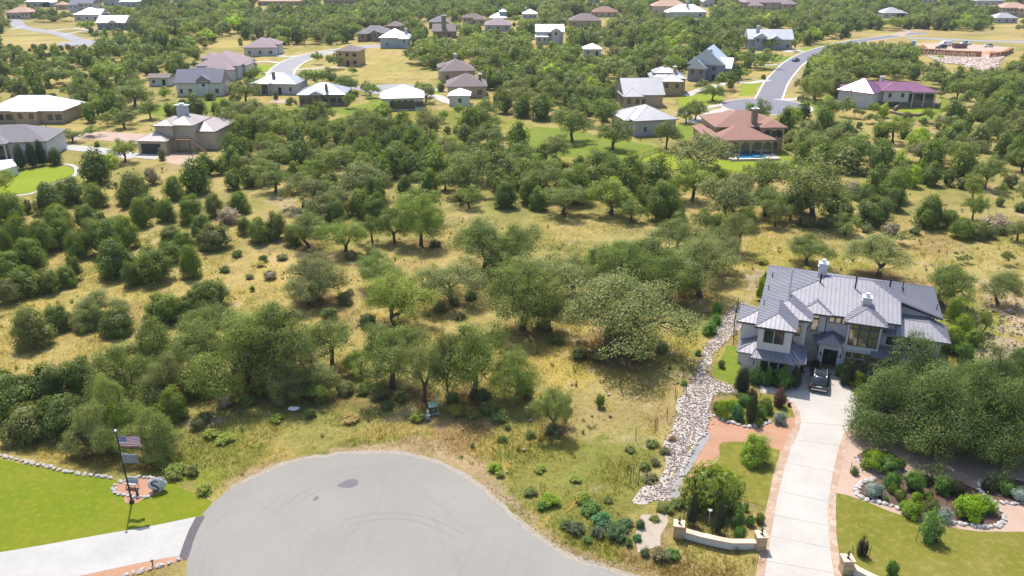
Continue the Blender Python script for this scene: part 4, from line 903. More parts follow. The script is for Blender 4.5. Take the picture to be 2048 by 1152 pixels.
# ------------------------------------------------------------------ building blocks for houses
def wallmat(name, c, **k): return plain(name, c, .85, scale=.8, var=.10, bstr=.2, **k)
W_ = {'white': wallmat('wall_white', (0.568, 0.55, 0.533)), 'cream': wallmat('wall_cream', (0.499, 0.413, 0.31)), 'tan': stonemat('wall_tan', (0.344, 0.258, 0.163), (0.473, 0.378, 0.267), (0.413, 0.361, 0.292), 1.6, gap=.05),
      'brown': stonemat('wall_brown', (0.172, 0.12, 0.086), (0.327, 0.241, 0.172), (0.292, 0.258, 0.215), 1.6, gap=.05), 'grey': wallmat('wall_grey', (0.361, 0.361, 0.361)), 'lgrey': wallmat('wall_light_grey', (0.482, 0.473, 0.473)),
      'dark': wallmat('wall_dark', (0.206, 0.215, 0.241)), 'gold': stonemat('wall_gold', (0.361, 0.249, 0.112), (0.464, 0.344, 0.189), (0.413, 0.344, 0.241), 1.6, gap=.05), 'blue': wallmat('wall_blue_grey', (0.31, 0.361, 0.387))}
def roofmat(name, c, shingle=False, metal=0.0, rough=.5, tile=False):
    if name in MATS: return MATS[name]
    m, nt, out = newmat(name); n1 = noise(nt, .35, 5, .6); n2 = noise(nt, 5 if shingle else 2, 4, .7, stretch=(1, 1, 1))
    c1 = ramp(nt, n1.outputs[0], [(.3, tuple(x*.88 for x in c)), (.7, tuple(min(1, x*1.12) for x in c))])
    c1 = mixc(nt, .5 if shingle or tile else .2, c1, ramp(nt, n2.outputs[0], [(.3, tuple(x*.6 for x in c)), (.7, tuple(min(1, x*1.4) for x in c))]))
    princ(nt, out, c1, rough, metal, .5, n2.outputs[0], .3 if shingle or tile else .05, .05); MATS[name] = m; return m
RF = {'brown': roofmat('roof_brown_shingle', (0.172, 0.133, 0.129), True, rough=.85), 'grey': roofmat('roof_grey_shingle', (0.172, 0.159, 0.172), True, rough=.85), 'mauve': roofmat('roof_mauve_shingle', (0.258, 0.189, 0.202), True, rough=.8),
      'slate': roofmat('roof_slate', (0.146, 0.142, 0.185), True, rough=.8), 'tile': roofmat('roof_tile', (0.25, 0.125, 0.09), tile=True, rough=.8), 'pinktile': roofmat('roof_pale_tile', (0.43, 0.258, 0.189), tile=True, rough=.8),
      'white': roofmat('roof_white_glare_metal', (0.86, 0.88, 0.93), metal=.12, rough=.42), 'silver': roofmat('roof_silver_metal', (0.43, 0.439, 0.473), metal=.35, rough=.42), 'lgrey': roofmat('roof_light_metal', (0.396, 0.387, 0.396), metal=.2, rough=.5),  # the white metal carries sun glare in its near-white base colour
      'purple': roofmat('roof_plum_metal', (0.292, 0.12, 0.206), metal=.45, rough=.33), 'blue': roofmat('roof_blue_metal', (0.447, 0.499, 0.568), metal=.3, rough=.45), 'tanm': roofmat('roof_tan_metal', (0.378, 0.327, 0.31), metal=.1, rough=.5)}
def glassmat(name, c, rough=.08, metal=.0, spec=.8):
    if name in MATS: return MATS[name]
    m, nt, out = newmat(name); n = noise(nt, 1.3, 3, .6)
    cc = ramp(nt, n.outputs[0], [(.35, tuple(x*.7 for x in c)), (.65, tuple(min(1, x*1.3) for x in c))]); princ(nt, out, cc, rough, metal, spec); MATS[name] = m; return m
GLASS = glassmat('window_glass', (.03, .04, .05)); GLASSM = glassmat('coated_glass_tan_reflection', (.42, .36, .28), .06, .75)  # coated panes: the tan ground reflection is tinted into their colour
FRAME = plain('frame_dark', (.06, .05, .05), .5); FRAMEW = plain('frame_white', (.6, .6, .58), .5); DARK = plain('dark_metal', (.03, .03, .035), .45, .3); GUT = plain('gutter', (.22, .19, .18), .5)
STEEL = plain('cap_metal', (.72, .73, .75), .4, .4)
def roof_solid(b, x0, x1, y0, y1, z, pitch, typ='hip', th=.22, m=0, mg=1, cut=0):
    W, D = x1-x0, y1-y0; cx, cy = (x0+x1)/2, (y0+y1)/2
    base = [(x0, y0), (x1, y0), (x1, y1), (x0, y1)]
    if typ == 'hip':
        if abs(W-D) < .1:
            r = [(cx, cy, z+pitch*W/2)]; fs = [(4, 5, 8), (5, 6, 8), (6, 7, 8), (7, 4, 8)]
        elif W > D: h = D/2*pitch; r = [(x0+D/2, cy, z+h), (x1-D/2, cy, z+h)]; fs = [(4, 5, 9, 8), (5, 6, 9), (6, 7, 8, 9), (7, 4, 8)]
        else: h = W/2*pitch; r = [(cx, y0+W/2, z+h), (cx, y1-W/2, z+h)]; fs = [(4, 5, 8), (5, 6, 9, 8), (6, 7, 9), (7, 4, 8, 9)]
        ms = [m]*4
    elif typ == 'gx': h = D/2*pitch; r = [(x0, cy, z+h), (x1, cy, z+h)]; fs = [(4, 5, 9, 8), (6, 7, 8, 9), (5, 6, 9), (7, 4, 8)]; ms = [m, m, mg, mg]
    elif typ == 'gy': h = W/2*pitch; r = [(cx, y0, z+h), (cx, y1, z+h)]; fs = [(5, 6, 9, 8), (7, 4, 8, 9), (4, 5, 8), (6, 7, 9)]; ms = [m, m, mg, mg]
    vs = [(x, y, z-th) for x, y in base]+[(x, y, z) for x, y in base]+r
    o = len(b.v); b.v += vs
    fs2 = fs+[(0, 3, 2, 1), (0, 1, 5, 4), (1, 2, 6, 5), (2, 3, 7, 6), (3, 0, 4, 7)]
    b.f += [tuple(i+o for i in f) for f in fs2]; b.m += ms+[mg]*5
    return [[vs[i] for i in f] for f in fs]
def ribs(b, pl, sp=.5, m=0, h=.035, w=.04):
    """standing seams running down the slope of a planar roof face"""
    pl = [Vector(p) for p in pl]; n = Vector((0, 0, 0))
    for i in range(len(pl)): n += (pl[i]-pl[0]).cross(pl[(i+1) % len(pl)]-pl[0])
    if n.length < 1e-6: return
    n.normalize(); n = n if n.z > 0 else -n
    if n.z > .9995: return
    dn = Vector((n.x, n.y, 0)).normalized(); sd = Vector((-dn.y, dn.x, 0)); sl = sd.cross(n).normalized()
    a = [(p.dot(sd)) for p in pl]; lo, hi = min(a), max(a); k = math.floor(lo/sp)*sp+sp*.5
    while k < hi:
        if k > lo:
            xs = []
            for i in range(len(pl)):
                p, q = pl[i], pl[(i+1) % len(pl)]; pa, qa = p.dot(sd), q.dot(sd)
                if (pa-k)*(qa-k) < 0: xs.append(p+(q-p)*((k-pa)/(qa-pa)))
            xs.sort(key=lambda v: v.z)
            for j in range(0, len(xs)-1, 2):
                p, q = xs[j], xs[j+1]
                if (q-p).length > .15:
                    s_ = sd*w/2; u = n*h
                    vs = [p-s_, p+s_, p+s_+u, p-s_+u, q-s_, q+s_, q+s_+u, q-s_+u]
                    b.add(vs, [(0, 1, 2, 3), (7, 6, 5, 4), (0, 4, 5, 1), (1, 5, 6, 2), (2, 6, 7, 3), (3, 7, 4, 0)], m)
        k += sp
def caps(b, fs, m=0, r=.06):
    seen = set()
    for f in fs:
        for i in range(len(f)):
            p, q = f[i], f[(i+1) % len(f)]; k = tuple(sorted((tuple(round(x, 2) for x in p), tuple(round(x, 2) for x in q))))
            if k in seen: continue
            seen.add(k)
            if math.dist(p, q) > .3 and (abs(p[2]-q[2]) > .1 or p[2] > min(v[2] for v in f)+.1): b.tube([p, q], r, 4, m)
def window(par, x, y, z, w, h, face='f', fr=FRAME, gl=None, d=.06, t=.07, mull=0):
    """framed window: the frame is the part, its pane the sub-part; x = middle, z = sill; y = wall plane"""
    b = MB(); g = MB(); x0, x1 = -w/2, w/2
    for a in ((x0-t, x0, 0, h), (x1, x1+t, 0, h), (x0-t, x1+t, h, h+t), (x0-t, x1+t, -t, 0)): b.box(a[0], a[1], -d, .02, a[2], a[3])
    for k in range(mull): xx = x0+w*(k+1)/(mull+1); b.box(xx-.025, xx+.025, -d, .0, 0, h)
    g.box(x0, x1, -d*.45, .01, 0, h)
    o = b.build('window', fr, par, (x, y, z)); g.build('pane', gl or GLASS, o)
    if face == 'l': o.rotation_euler.z = -math.pi/2
    if face == 'r': o.rotation_euler.z = math.pi/2
    return o
def simple_window(par, x, y, z, w, h, gl=None):
    b = MB(); b.box(-w/2, w/2, -.05, .02, 0, h); return b.build('window', gl or GLASS, par, (x, y, z))
def chimney(par, x, y, z0, z1, w=.9, d=.8, mat=None, cap=True):
    b = MB(); b.box(x-w/2, x+w/2, y-d/2, y+d/2, z0, z1); o = b.build('chimney', mat or W_['tan'], par)
    if cap:
        c = MB(); c.box(x-w*.66, x+w*.66, y-d*.66, y+d*.66, z1, z1+.12); c.cyl(x, y, z1+.12, z1+.45, w*.25, 10); c.build('chimney_cap', STEEL, o)
    return o
def H(label, x0, x1, yb, dep, h, wall='tan', roof='brown', pitch=.38, typ='hip', rot=0, extra=(), chim=None, nw=None, rib=0, cat='house', name='house', top=None, wz=.9, gl=None, oh=.55, big=False, base=None, dark=False, door=True):
    """a house whose front wall spans picture columns x0..x1 at ground row yb; extra blocks are (centre, front offset, width, depth, height, roof form) in fractions of the width and metres"""
    cx = (x0+x1)/2; gx, gy = P(cx, yb); Z = depth(yb); Wd = (x1-x0)*Z/F/math.cos(R_(rot))
    r = empty(name, (gx, gy, 0), R_(rot), label=label, cat=cat)
    wm, rm = W_[wall], RF[roof]; wb = MB(); rb = MB(); ri = 0; roofs = []
    blocks = [(0, 0, Wd, dep, h, typ)]+[(e[0]*Wd, e[1], e[2]*Wd, e[3], e[4], e[5]) for e in extra]; spin = [0]+[(e[6] if len(e) > 6 else 0) for e in extra]
    for i, (bx, by, bw, bd, bh, bt) in enumerate(blocks):
        if bt == 'porch':        # open porch: posts in front of a dark panel that paints its shade
            n = max(2, int(bw/2.6)); 
            for k in range(n+1):
                px = bx-bw/2+.2+(bw-.4)*k/n; wb.box(px-.16, px+.16, by, by+.32, 0, bh-.2)
            wb.box(bx-bw/2, bx+bw/2, by+.02, by+.30, bh-.5, bh-.2)
            fs = roof_solid(rb, bx-bw/2-oh, bx+bw/2+oh, by-oh, by+bd+oh+i*.013, bh, pitch*.8, 'hip', mg=1); roofs += fs; continue
        nw_, nr_ = len(wb.v), len(rb.v)
        wb.box(bx-bw/2, bx+bw/2, by, by+bd, -.1 if base is None or spin[i] else base, bh-.06+i*.004)
        fs = roof_solid(rb, bx-bw/2-oh, bx+bw/2+oh, by-oh, by+bd+oh+i*.011, bh+i*.006, pitch+(.2 if spin[i] else 0), bt, mg=1)
        if spin[i]:
            a_ = R_(spin[i]); ca, sa = math.cos(a_), math.sin(a_); cy_ = by+bd/2
            def rt(p): return (bx+(p[0]-bx)*ca-(p[1]-cy_)*sa, cy_+(p[0]-bx)*sa+(p[1]-cy_)*ca, p[2])
            wb.v[nw_:] = [rt(p) for p in wb.v[nw_:]]; rb.v[nr_:] = [rt(p) for p in rb.v[nr_:]]; fs = [[rt(p) for p in f] for f in fs]
        roofs += fs
    if base is not None:
        sb = MB(); sb.box(-Wd/2-.03, Wd/2+.03, -.03, dep*.98, -.1, base); sb.build('foundation', W_['brown'], r)
    wb.build('wall', wm, r)
    if rib:
        for f in roofs: ribs(rb, f, rib)
        caps(rb, roofs)
    ro = rb.build('roof', [rm, GUT if roof not in ('white', 'silver', 'blue') else plain('fascia_pale', (.45, .46, .5), .6)], r)
    if chim:
        for c in (chim if isinstance(chim, list) else [chim]): chimney(ro, c[0]*Wd, c[1], h, c[2], c[3] if len(c) > 3 else 1.1, 1.0, W_[c[4]] if len(c) > 4 else wm)
    # windows along the fronts
    n = nw if nw is not None else max(2, int(Wd/3.4))
    zf = h-(2.0 if h < 5 else 2.1)
    wf = simple_window if Z > 300 else lambda *a, **k: window(*a, fr=FRAMEW if wall in ('white', 'lgrey', 'grey') else FRAME, **k)
    occ = [(bx-bw/2, bx+bw/2) for (bx, by, bw, bd, bh, bt) in blocks[1:] if by < 0]
    for k in range(n):
        xx = -Wd/2+Wd*(k+.5)/n
        if any(a-.5 < xx < c+.5 for a, c in occ): continue
        ww = 1.0+.5*((k*7) % 3)/2
        if door and k == n//2 and Z < 420:
            db = MB(); db.box(xx-.55, xx+.55, -.05, .02, max(0, base or 0), (base or 0)+2.15); db.build('door', DARK if not dark else GLASS, r); 
            if h > 5: wf(r, xx, 0, zf, ww, 1.2)
            continue
        if h > 5:
            wf(r, xx, 0, zf, ww, 1.2); wf(r, xx, 0, .9, ww, 1.3)
        else: wf(r, xx, 0, (base or 0)+wz, ww, 1.35 if h > 3 else 1.1)
    for bi, (bx, by, bw, bd, bh, bt) in enumerate(blocks[1:]):
        if by < 0 and bt != 'porch' and not spin[bi+1]:
            for q in ((-.25, .25) if bw > 4.5 else (0,)): wf(r, bx+q*bw, by, bh-2.0, 1.0, 1.25)
        if bt == 'porch':
            bk = MB(); bk.box(bx-bw/2+.3, bx+bw/2-.3, -.045, .02, (base or 0)+.1, bh-.5); bk.build('porch_shade_panel', GLASS, r)  # flat dark panel on the wall stands in for the porch shade
    if top is None: top = yb-(h+pitch*dep/2)*F/Z*.93-dep*.45*F/Z*(sT+(yb-576)/F*cT)
    KEEP.append((x0-3, top, x1+3, yb)); LAND.append(((x0+x1)/2, (top+yb)/2, None))
    return r
SHORT = []
def HH(short, *a, **k):
    r = H(*a, **k); LAND[-1] = (LAND[-1][0], LAND[-1][1], short); return r
# --- the middle distance
tile = HH('the red tile villa', 'large red tile-roofed villa with arched back porch above the swimming pool', 1428, 1556, 300, 13, 5.6, 'gold', 'tile', .36, 'hip', 3, [(-.16, -6.2, .84, 11, 3.9, 'hip'), (-.46, 3, .35, 9, 3.3, 'hip'), (.33, -2.6, .34, 9, 5.9, 'hip')], chim=(.10, 1.2, 9.4, 1.3, 'brown'), nw=0, top=232, cat='house')
purple = HH('the plum-roofed house', 'long low house with glaring plum metal roof and raised stone base', 1700, 1862, 213, 9, 4.6, 'lgrey', 'purple', .40, 'hip', -3, [(.02, -1.5, .30, 12, 4.9, 'hip'), (-.33, -2.0, .42, 9.5, 4.5, 'hip', -42), (.30, -.8, .42, 10, 4.5, 'porch')], nw=7, rib=.8, top=160, base=1.6, chim=(-.05, 7, 7.6, .9), wz=.9)
HH('the pale-roofed grey house', 'grey block house with broad pale metal hip roof and blank side wall', 1268, 1352, 270, 13, 3.9, 'grey', 'lgrey', .42, 'hip', 14, [(-.22, 3, .8, 10, 3.5, 'hip')], nw=2, rib=.9, top=213, door=False)
HH('the gabled metal roof', 'tan house with tall pale metal gable roof just above the pale-roofed grey one', 1248, 1325, 214, 12, 3.6, 'tan', 'lgrey', .62, 'gx', 4, [(-.3, -1.5, .45, 9, 3.4, 'hip')], nw=1, rib=.9, top=175, door=False)
HH('the golden stone house', 'brown stone two-storey house with stepped silvery hip roofs beside the green lawn', 1302, 1368, 188, 10, 5.0, 'gold', 'lgrey', .5, 'hip', -4, [(.08, -2.6, .62, 6, 4.4, 'hip'), (-.16, 2.2, .5, 6, 6.4, 'hip')], chim=(.2, 3, 8.2, 1.0), rib=.9, top=143, nw=2)
HH('the steep blue-grey house', 'blue-grey house with steep metal gables among dense trees', 1377, 1440, 160, 14, 5.6, 'dark', 'blue', .8, 'gy', -22, [(.25, 1, .9, 7, 4.4, 'gx'), (-.2, -3, .5, 7, 4.4, 'gy')], chim=(.1, 1, 10.5, 1.1, 'lgrey'), nw=2, top=110)
HH('the blue gabled house by the road', 'light blue-grey house with several gables left of the road near the moving car', 1497, 1582, 99, 12, 4.6, 'blue', 'silver', .6, 'gx', -5, [(-.25, -2, .25, 8, 5.6, 'gy'), (.1, -1, .2, 8, 4.8, 'gy')], chim=(-.28, 4, 10, 1.6, 'lgrey'), nw=5, top=62)
HH('the little white pavilion', 'small square white outbuilding with a pyramid metal roof in the woods', 1168, 1202, 113, 7, 3.2, 'lgrey', 'white', .5, 'hip', 0, nw=2, top=96, cat='outbuilding')
HH('the white gabled two-storey house', 'white-roofed two-storey house with a large arched gable window', 1073, 1126, 88, 10, 5.8, 'lgrey', 'white', .55, 'gx', 0, [(.22, -2, .3, 6, 6.4, 'gy'), (-.3, -1.5, .42, 8, 3.6, 'hip')], nw=3, top=62)
HH('the low brown hip-roofed house', 'low tan house with brown hip roof in the far woods', 1140, 1202, 54, 14, 3.6, 'tan', 'brown', .5, 'hip', 0, nw=4, top=34)
HH('the red-roofed far house', 'far tan house with long red tile roof', 1186, 1236, 34, 12, 3.2, 'cream', 'tile', .5, 'hip', 0, nw=4, top=20)
HH('the terracotta twin-roofed house', 'far cream house with two terracotta hip roofs behind a white roof', 1305, 1376, 27, 14, 5.0, 'cream', 'pinktile', .5, 'hip', 0, [(.3, 3, .5, 9, 4, 'hip')], nw=5, top=8)
HH('the broad white roof', 'far house with dazzling broad white metal roof and tall chimney', 1340, 1412, 35, 15, 3.6, 'lgrey', 'white', .55, 'hip', 0, [(-.35, 1, .5, 10, 3.2, 'hip')], chim=(0, 5, 10, 1.6, 'grey'), nw=3, top=18)
HH('the mauve-roofed stone mansion', 'large far stone mansion with big mauve shingle roof at the top edge', 1488, 1586, 22, 18, 6, 'tan', 'mauve', .6, 'hip', 0, [(-.3, -4, .3, 8, 4, 'hip'), (.38, -3, .3, 8, 5, 'hip')], nw=6, top=-2)
HH('the grey roof above the car road', 'low house with pale grey metal roof in woods right of the road', 1766, 1808, 36, 12, 3.2, 'lgrey', 'lgrey', .5, 'hip', 0, [(.4, 0, .5, 8, 2.8, 'hip')], nw=3, top=26)
HH('the pale stucco mansion', 'far pale stucco mansion with tall windows and tiled roof at the right edge', 2002, 2060, 34, 14, 6, 'cream', 'pinktile', .4, 'hip', 0, [(.2, -2, .4, 8, 5.6, 'hip')], nw=8, top=13)
HH('the grey house below the mansion', 'grey metal-roofed house just below the pale stucco mansion', 1990, 2034, 46, 10, 3, 'lgrey', 'lgrey', .5, 'hip', 0, nw=3, top=33)
HH('the big grey roof far right', 'far house with big light grey hip roof at the top right', 1952, 2006, 12, 20, 4, 'lgrey', 'lgrey', .6, 'hip', 0, nw=4, top=-2)
HH('the mauve roof at the top', 'far house with mauve roof at the top edge left of the grey one', 1845, 1874, 6, 14, 3.6, 'lgrey', 'mauve', .6, 'hip', 0, nw=3, top=-2)
HH('the small white gable far off', 'small far white house half hidden by trees at the top', 1406, 1428, 14, 10, 4, 'lgrey', 'white', .7, 'gy', 0, nw=2, top=4)
HH('the pale gable at the top', 'small far grey house with pale roof at the top edge', 1176, 1200, 6, 10, 4, 'blue', 'silver', .7, 'gx', 0, nw=2, top=-3)
HH('the tiny pale roof', 'tiny far house with pale metal roof left of the low brown one', 1046, 1074, 37, 12, 3, 'lgrey', 'white', .5, 'hip', 0, nw=3, top=26, chim=(-.3, 5, 6.5, 1, 'lgrey'))
# centre left
HH('the two-storey tan house', 'square two-storey tan stone house with brown roof and balcony on bare ground', 674, 718, 132, 9, 5.8, 'gold', 'brown', .4, 'hip', -8, [(-.34, 2.5, .5, 6, 3.2, 'hip')], nw=3, top=100)
HH('the long brown-walled house', 'long brown stone house with grey hip roof and dark arched entry', 716, 781, 82, 12, 3.8, 'brown', 'grey', .5, 'hip', 0, [(-.32, -3, .26, 7, 3.8, 'hip'), (.05, -2, .2, 6, 4.4, 'gy')], nw=4, top=57)
HH('the pale blue metal barn house', 'pale blue barn-like house with plain light metal roof', 761, 816, 96, 12, 4.8, 'blue', 'blue', .5, 'hip', 0, [(.38, -1, .3, 8, 4.4, 'hip')], nw=2, top=71, chim=(.4, 6, 8.2, 1, 'lgrey'), door=False)
HH('the half hidden brown roof', 'half hidden brown-roofed house behind the long brown-walled one', 774, 804, 64, 10, 3.2, 'brown', 'brown', .5, 'hip', 0, nw=2, top=50)
HH('the chimney-towered tan house', 'tan-roofed house with a stone bell-like chimney tower', 866, 910, 76, 12, 3.4, 'brown', 'brown', .5, 'gx', 0, nw=2, top=58, chim=(0, 2, 11, 2.4, 'brown'))
HH('the grey hip roof in the woods', 'far grey hip-roofed house in the woods above the chimney tower', 858, 896, 57, 12, 3.6, 'brown', 'grey', .5, 'hip', 0, nw=3, top=42)
HH('the twin brown roofs', 'far house with two small brown hip roofs', 926, 970, 50, 10, 3.2, 'tan', 'brown', .55, 'hip', 0, [(-.3, -1, .4, 8, 4.4, 'hip')], nw=3, top=38)
HH('the pale towered house', 'far light blue house with small raised tower roof', 980, 1012, 47, 12, 3.4, 'blue', 'silver', .5, 'hip', 0, [(.3, 3, .4, 5, 7, 'hip')], nw=3, top=29)
HH('the grey-brown roof by the white one', 'far grey-brown hip roof just below the pale towered house', 970, 1022, 62, 14, 3.2, 'grey', 'mauve', .5, 'hip', 0, nw=3, top=47)
HH('the upper brown hip roof', 'house with big brown hip roof and dark garage opening, upper of two alike', 884, 950, 163, 14, 3.7, 'tan', 'brown', .5, 'hip', 10, [(-.36, 4, .3, 8, 4.4, 'hip')], nw=3, top=127, chim=(.0, 9, 8.3, .9, 'grey'))
HH('the lower brown hip roof', 'tan stone house with broad grey-brown hip roof, lower of two alike', 896, 972, 195, 12, 3.5, 'tan', 'brown', .5, 'hip', 4, nw=3, top=160, chim=(.36, 5, 6.5, .9, 'brown'))
HH('the small white garage', 'small white detached garage with gleaming pyramid roof', 902, 938, 212, 6, 3.2, 'white', 'white', .5, 'hip', 0, [(-.35, 1.5, .5, 4.6, 2.8, 'hip')], nw=1, top=183, cat='garage', door=False)
arcade = HH('the white roof with arched porch', 'cream house with gleaming white metal roof and four-arched back porch', 768, 846, 220, 11, 3.6, 'lgrey', 'white', .46, 'hip', 6, [(-.42, 5, .3, 7, 3.0, 'hip')], nw=0, rib=.9, top=182)
HH('the gabled stone house', 'grey stone house with light grey hip roof and gabled dark entry', 600, 690, 212, 11, 3.5, 'brown', 'silver', .42, 'hip', 3, [(-.1, -1.6, .2, 5, 3.8, 'gy')], nw=6, rib=.9, top=178, chim=(.1, 1.6, 6.2, .9, 'brown'))
HH('the silver-roofed house', 'silvery metal-roofed house with stone chimney and shaded porch', 506, 594, 188, 11, 3.4, 'lgrey', 'silver', .42, 'hip', -6, [(-.28, -1.5, .4, 6, 3.6, 'porch')], nw=4, rib=.9, top=158, chim=(-.07, 3, 6.5, .9, 'brown'))
HH('the long white house', 'long white house with slate gable roof and one big dormer', 356, 444, 192, 9, 4.2, 'white', 'slate', .72, 'gx', 2, [(.12, -.3, .22, 6, 5.0, 'gy'), (-.1, 6, .5, 7, 4.6, 'gx')], nw=5, top=148)
HH('the sprawling mauve-roofed house', 'sprawling two-storey house with many mauve-grey shingle hips', 396, 478, 158, 20, 4.6, 'lgrey', 'mauve', .5, 'hip', 0, [(-.38, 8, .36, 9, 6.2, 'hip'), (.1, -4, .7, 8, 3.8, 'hip'), (.42, 6, .3, 10, 4, 'hip')], nw=2, top=97)
HH('the white shed', 'low white shed with brown roof and open bay beside the long white house', 299, 339, 172, 5, 2.8, 'white', 'brown', .35, 'gx', 0, nw=2, top=155, cat='shed')
HH('the tan roof at the street bend', 'broad tan house with mauve-brown hip roofs above the street bend', 490, 552, 112, 14, 3.6, 'lgrey', 'mauve', .5, 'hip', 4, [(.2, 4, .7, 9, 4.4, 'hip')], nw=3, top=83, door=False)
HH('the dazzling white roof', 'wide tan house with a dazzling white metal roof at the left edge', -20, 128, 246, 12, 3.4, 'tan', 'white', .46, 'hip', 0, [(.05, -1.5, .3, 6, 3.5, 'hip')], nw=9, rib=.9, top=200)
staircase_house = HH('the tan house with outside stairs', 'two-storey tan house with dark garage door and outside wooden stairs', 278, 336, 308, 8, 3.1, 'cream', 'tanm', .42, 'hip', -4, [(.28, 3, .62, 8, 6.0, 'hip'), (.78, 4, .9, 9, 6.0, 'hip'), (1.35, 6, 1.0, 12, 4.2, 'hip')], nw=0, rib=.8, top=240, chim=(.62, 9, 9.6, 2.6, 'lgrey'))
KEEP.append((270, 236, 440, 312))
left_house = HH('the house at the left edge', 'pale house with grey shingle roof, tall windows and lap pool wall at the left edge', -60, 92, 322, 12, 4.2, 'lgrey', 'grey', .42, 'hip', 10, [(-.15, -2.2, .42, 8, 4.4, 'porch')], nw=10, top=268)
# far left
HH('the upper white roofs', 'far house with dazzling white stepped roofs, upper of two near the winding road', 150, 200, 42, 14, 4, 'lgrey', 'white', .5, 'hip', 0, [(.2, 4, .6, 8, 4.6, 'gx')], nw=3, top=26)
HH('the lower white roofs', 'far house with white crossed gables, lower of two near the winding road', 196, 252, 60, 12, 4, 'dark', 'white', .55, 'gx', 0, [(.15, -2.5, .3, 6, 4.2, 'gy')], nw=4, top=38)
HH('the violet-grey roof', 'far large house with violet-grey metal roof above the white ones', 142, 188, 24, 14, 6, 'lgrey', 'slate', .5, 'gx', 0, [(-.3, -2, .4, 8, 5, 'hip')], nw=5, top=10)
HH('the cream house left of the bend', 'far cream stucco house with tan roof beside the road bend', 14, 62, 38, 12, 4, 'cream', 'pinktile', .5, 'hip', 0, [(.35, -2, .3, 6, 4.4, 'hip')], nw=5, top=20)
HH('the white roof at the top left', 'far house with white roof near the top left corner', 53, 100, 14, 12, 4, 'blue', 'white', .5, 'hip', 0, [(.4, 0, .4, 8, 3.4, 'hip')], nw=4, top=2)
HH('the white gable at the top', 'far white gable at the top edge above the white roofs', 208, 232, 12, 14, 5, 'blue', 'white', .6, 'gx', 0, nw=2, top=0)
HH('the bluish house at the top', 'far pale blue house with white hip roof at the top edge', 240, 274, 14, 12, 4, 'blue', 'white', .5, 'hip', 0, nw=3, top=2)
HH('the pale tan roof', 'small far tan hip roof left of the violet-grey roof', 112, 132, 19, 8, 3.4, 'tan', 'pinktile', .5, 'hip', 0, nw=1, top=11)
HH('the tan building at the top', 'far low tan building with long pinkish roof at the top edge', 516, 598, 11, 12, 3.4, 'tan', 'pinktile', .3, 'hip', 0, nw=8, top=0)
HH('the brown building at the top', 'far brown stone house with dark windows at the top edge', 648, 704, 10, 12, 4, 'brown', 'mauve', .4, 'hip', 0, nw=6, top=0)
HH('the grey roofs at the top', 'far grey-roofed house at the top edge between the trees', 346, 374, 6, 12, 4, 'blue', 'silver', .5, 'hip', 0, nw=2, top=-2)
LAND += [(770, 1010, 'the turning circle'), (250, 940, 'the flagpole'), (867, 815, 'the green utility box'), (1640, 760, 'the parked car'), (1410, 1060, 'the low white wall'), (1910, 95, 'the building plot'), (1590, 118, 'the moving car'), (100, 360, 'the bright crescent lawn'),
         (1500, 325, 'the swimming pool'), (1240, 650, 'the widest oak'), (1330, 880, 'the rocky creek'), (1757, 500, 'the domed oak'), (150, 620, 'the yellow field on the left'), (600, 560, 'the bend in the straw meadow'), (1000, 430, 'the bare strip in mid meadow'), (440, 790, 'the bleached stump'), (1100, 270, 'the open green lawn')]
# ------------------------------------------------------------------ arched dark panels, painted for the shade inside the arches
def arch(par, x, y, z, w, h, mat=None, n=8, d=.05, name='arch_shade_panel'):
    b = MB(); pts = [(-w/2, 0), (w/2, 0)]+[(w/2*math.cos(math.pi*k/n), h-w/2+w/2*math.sin(math.pi*k/n)) for k in range(n+1)]
    nn = len(pts); b.add([(p[0], -d, p[1]) for p in pts]+[(p[0], .02, p[1]) for p in pts], [tuple(range(nn)), tuple(range(nn, 2*nn))[::-1]]+[(i, nn+i, nn+(i+1) % nn, (i+1) % nn) for i in range(nn)])
    return b.build(name, mat or GLASS, par, (x, y, z))
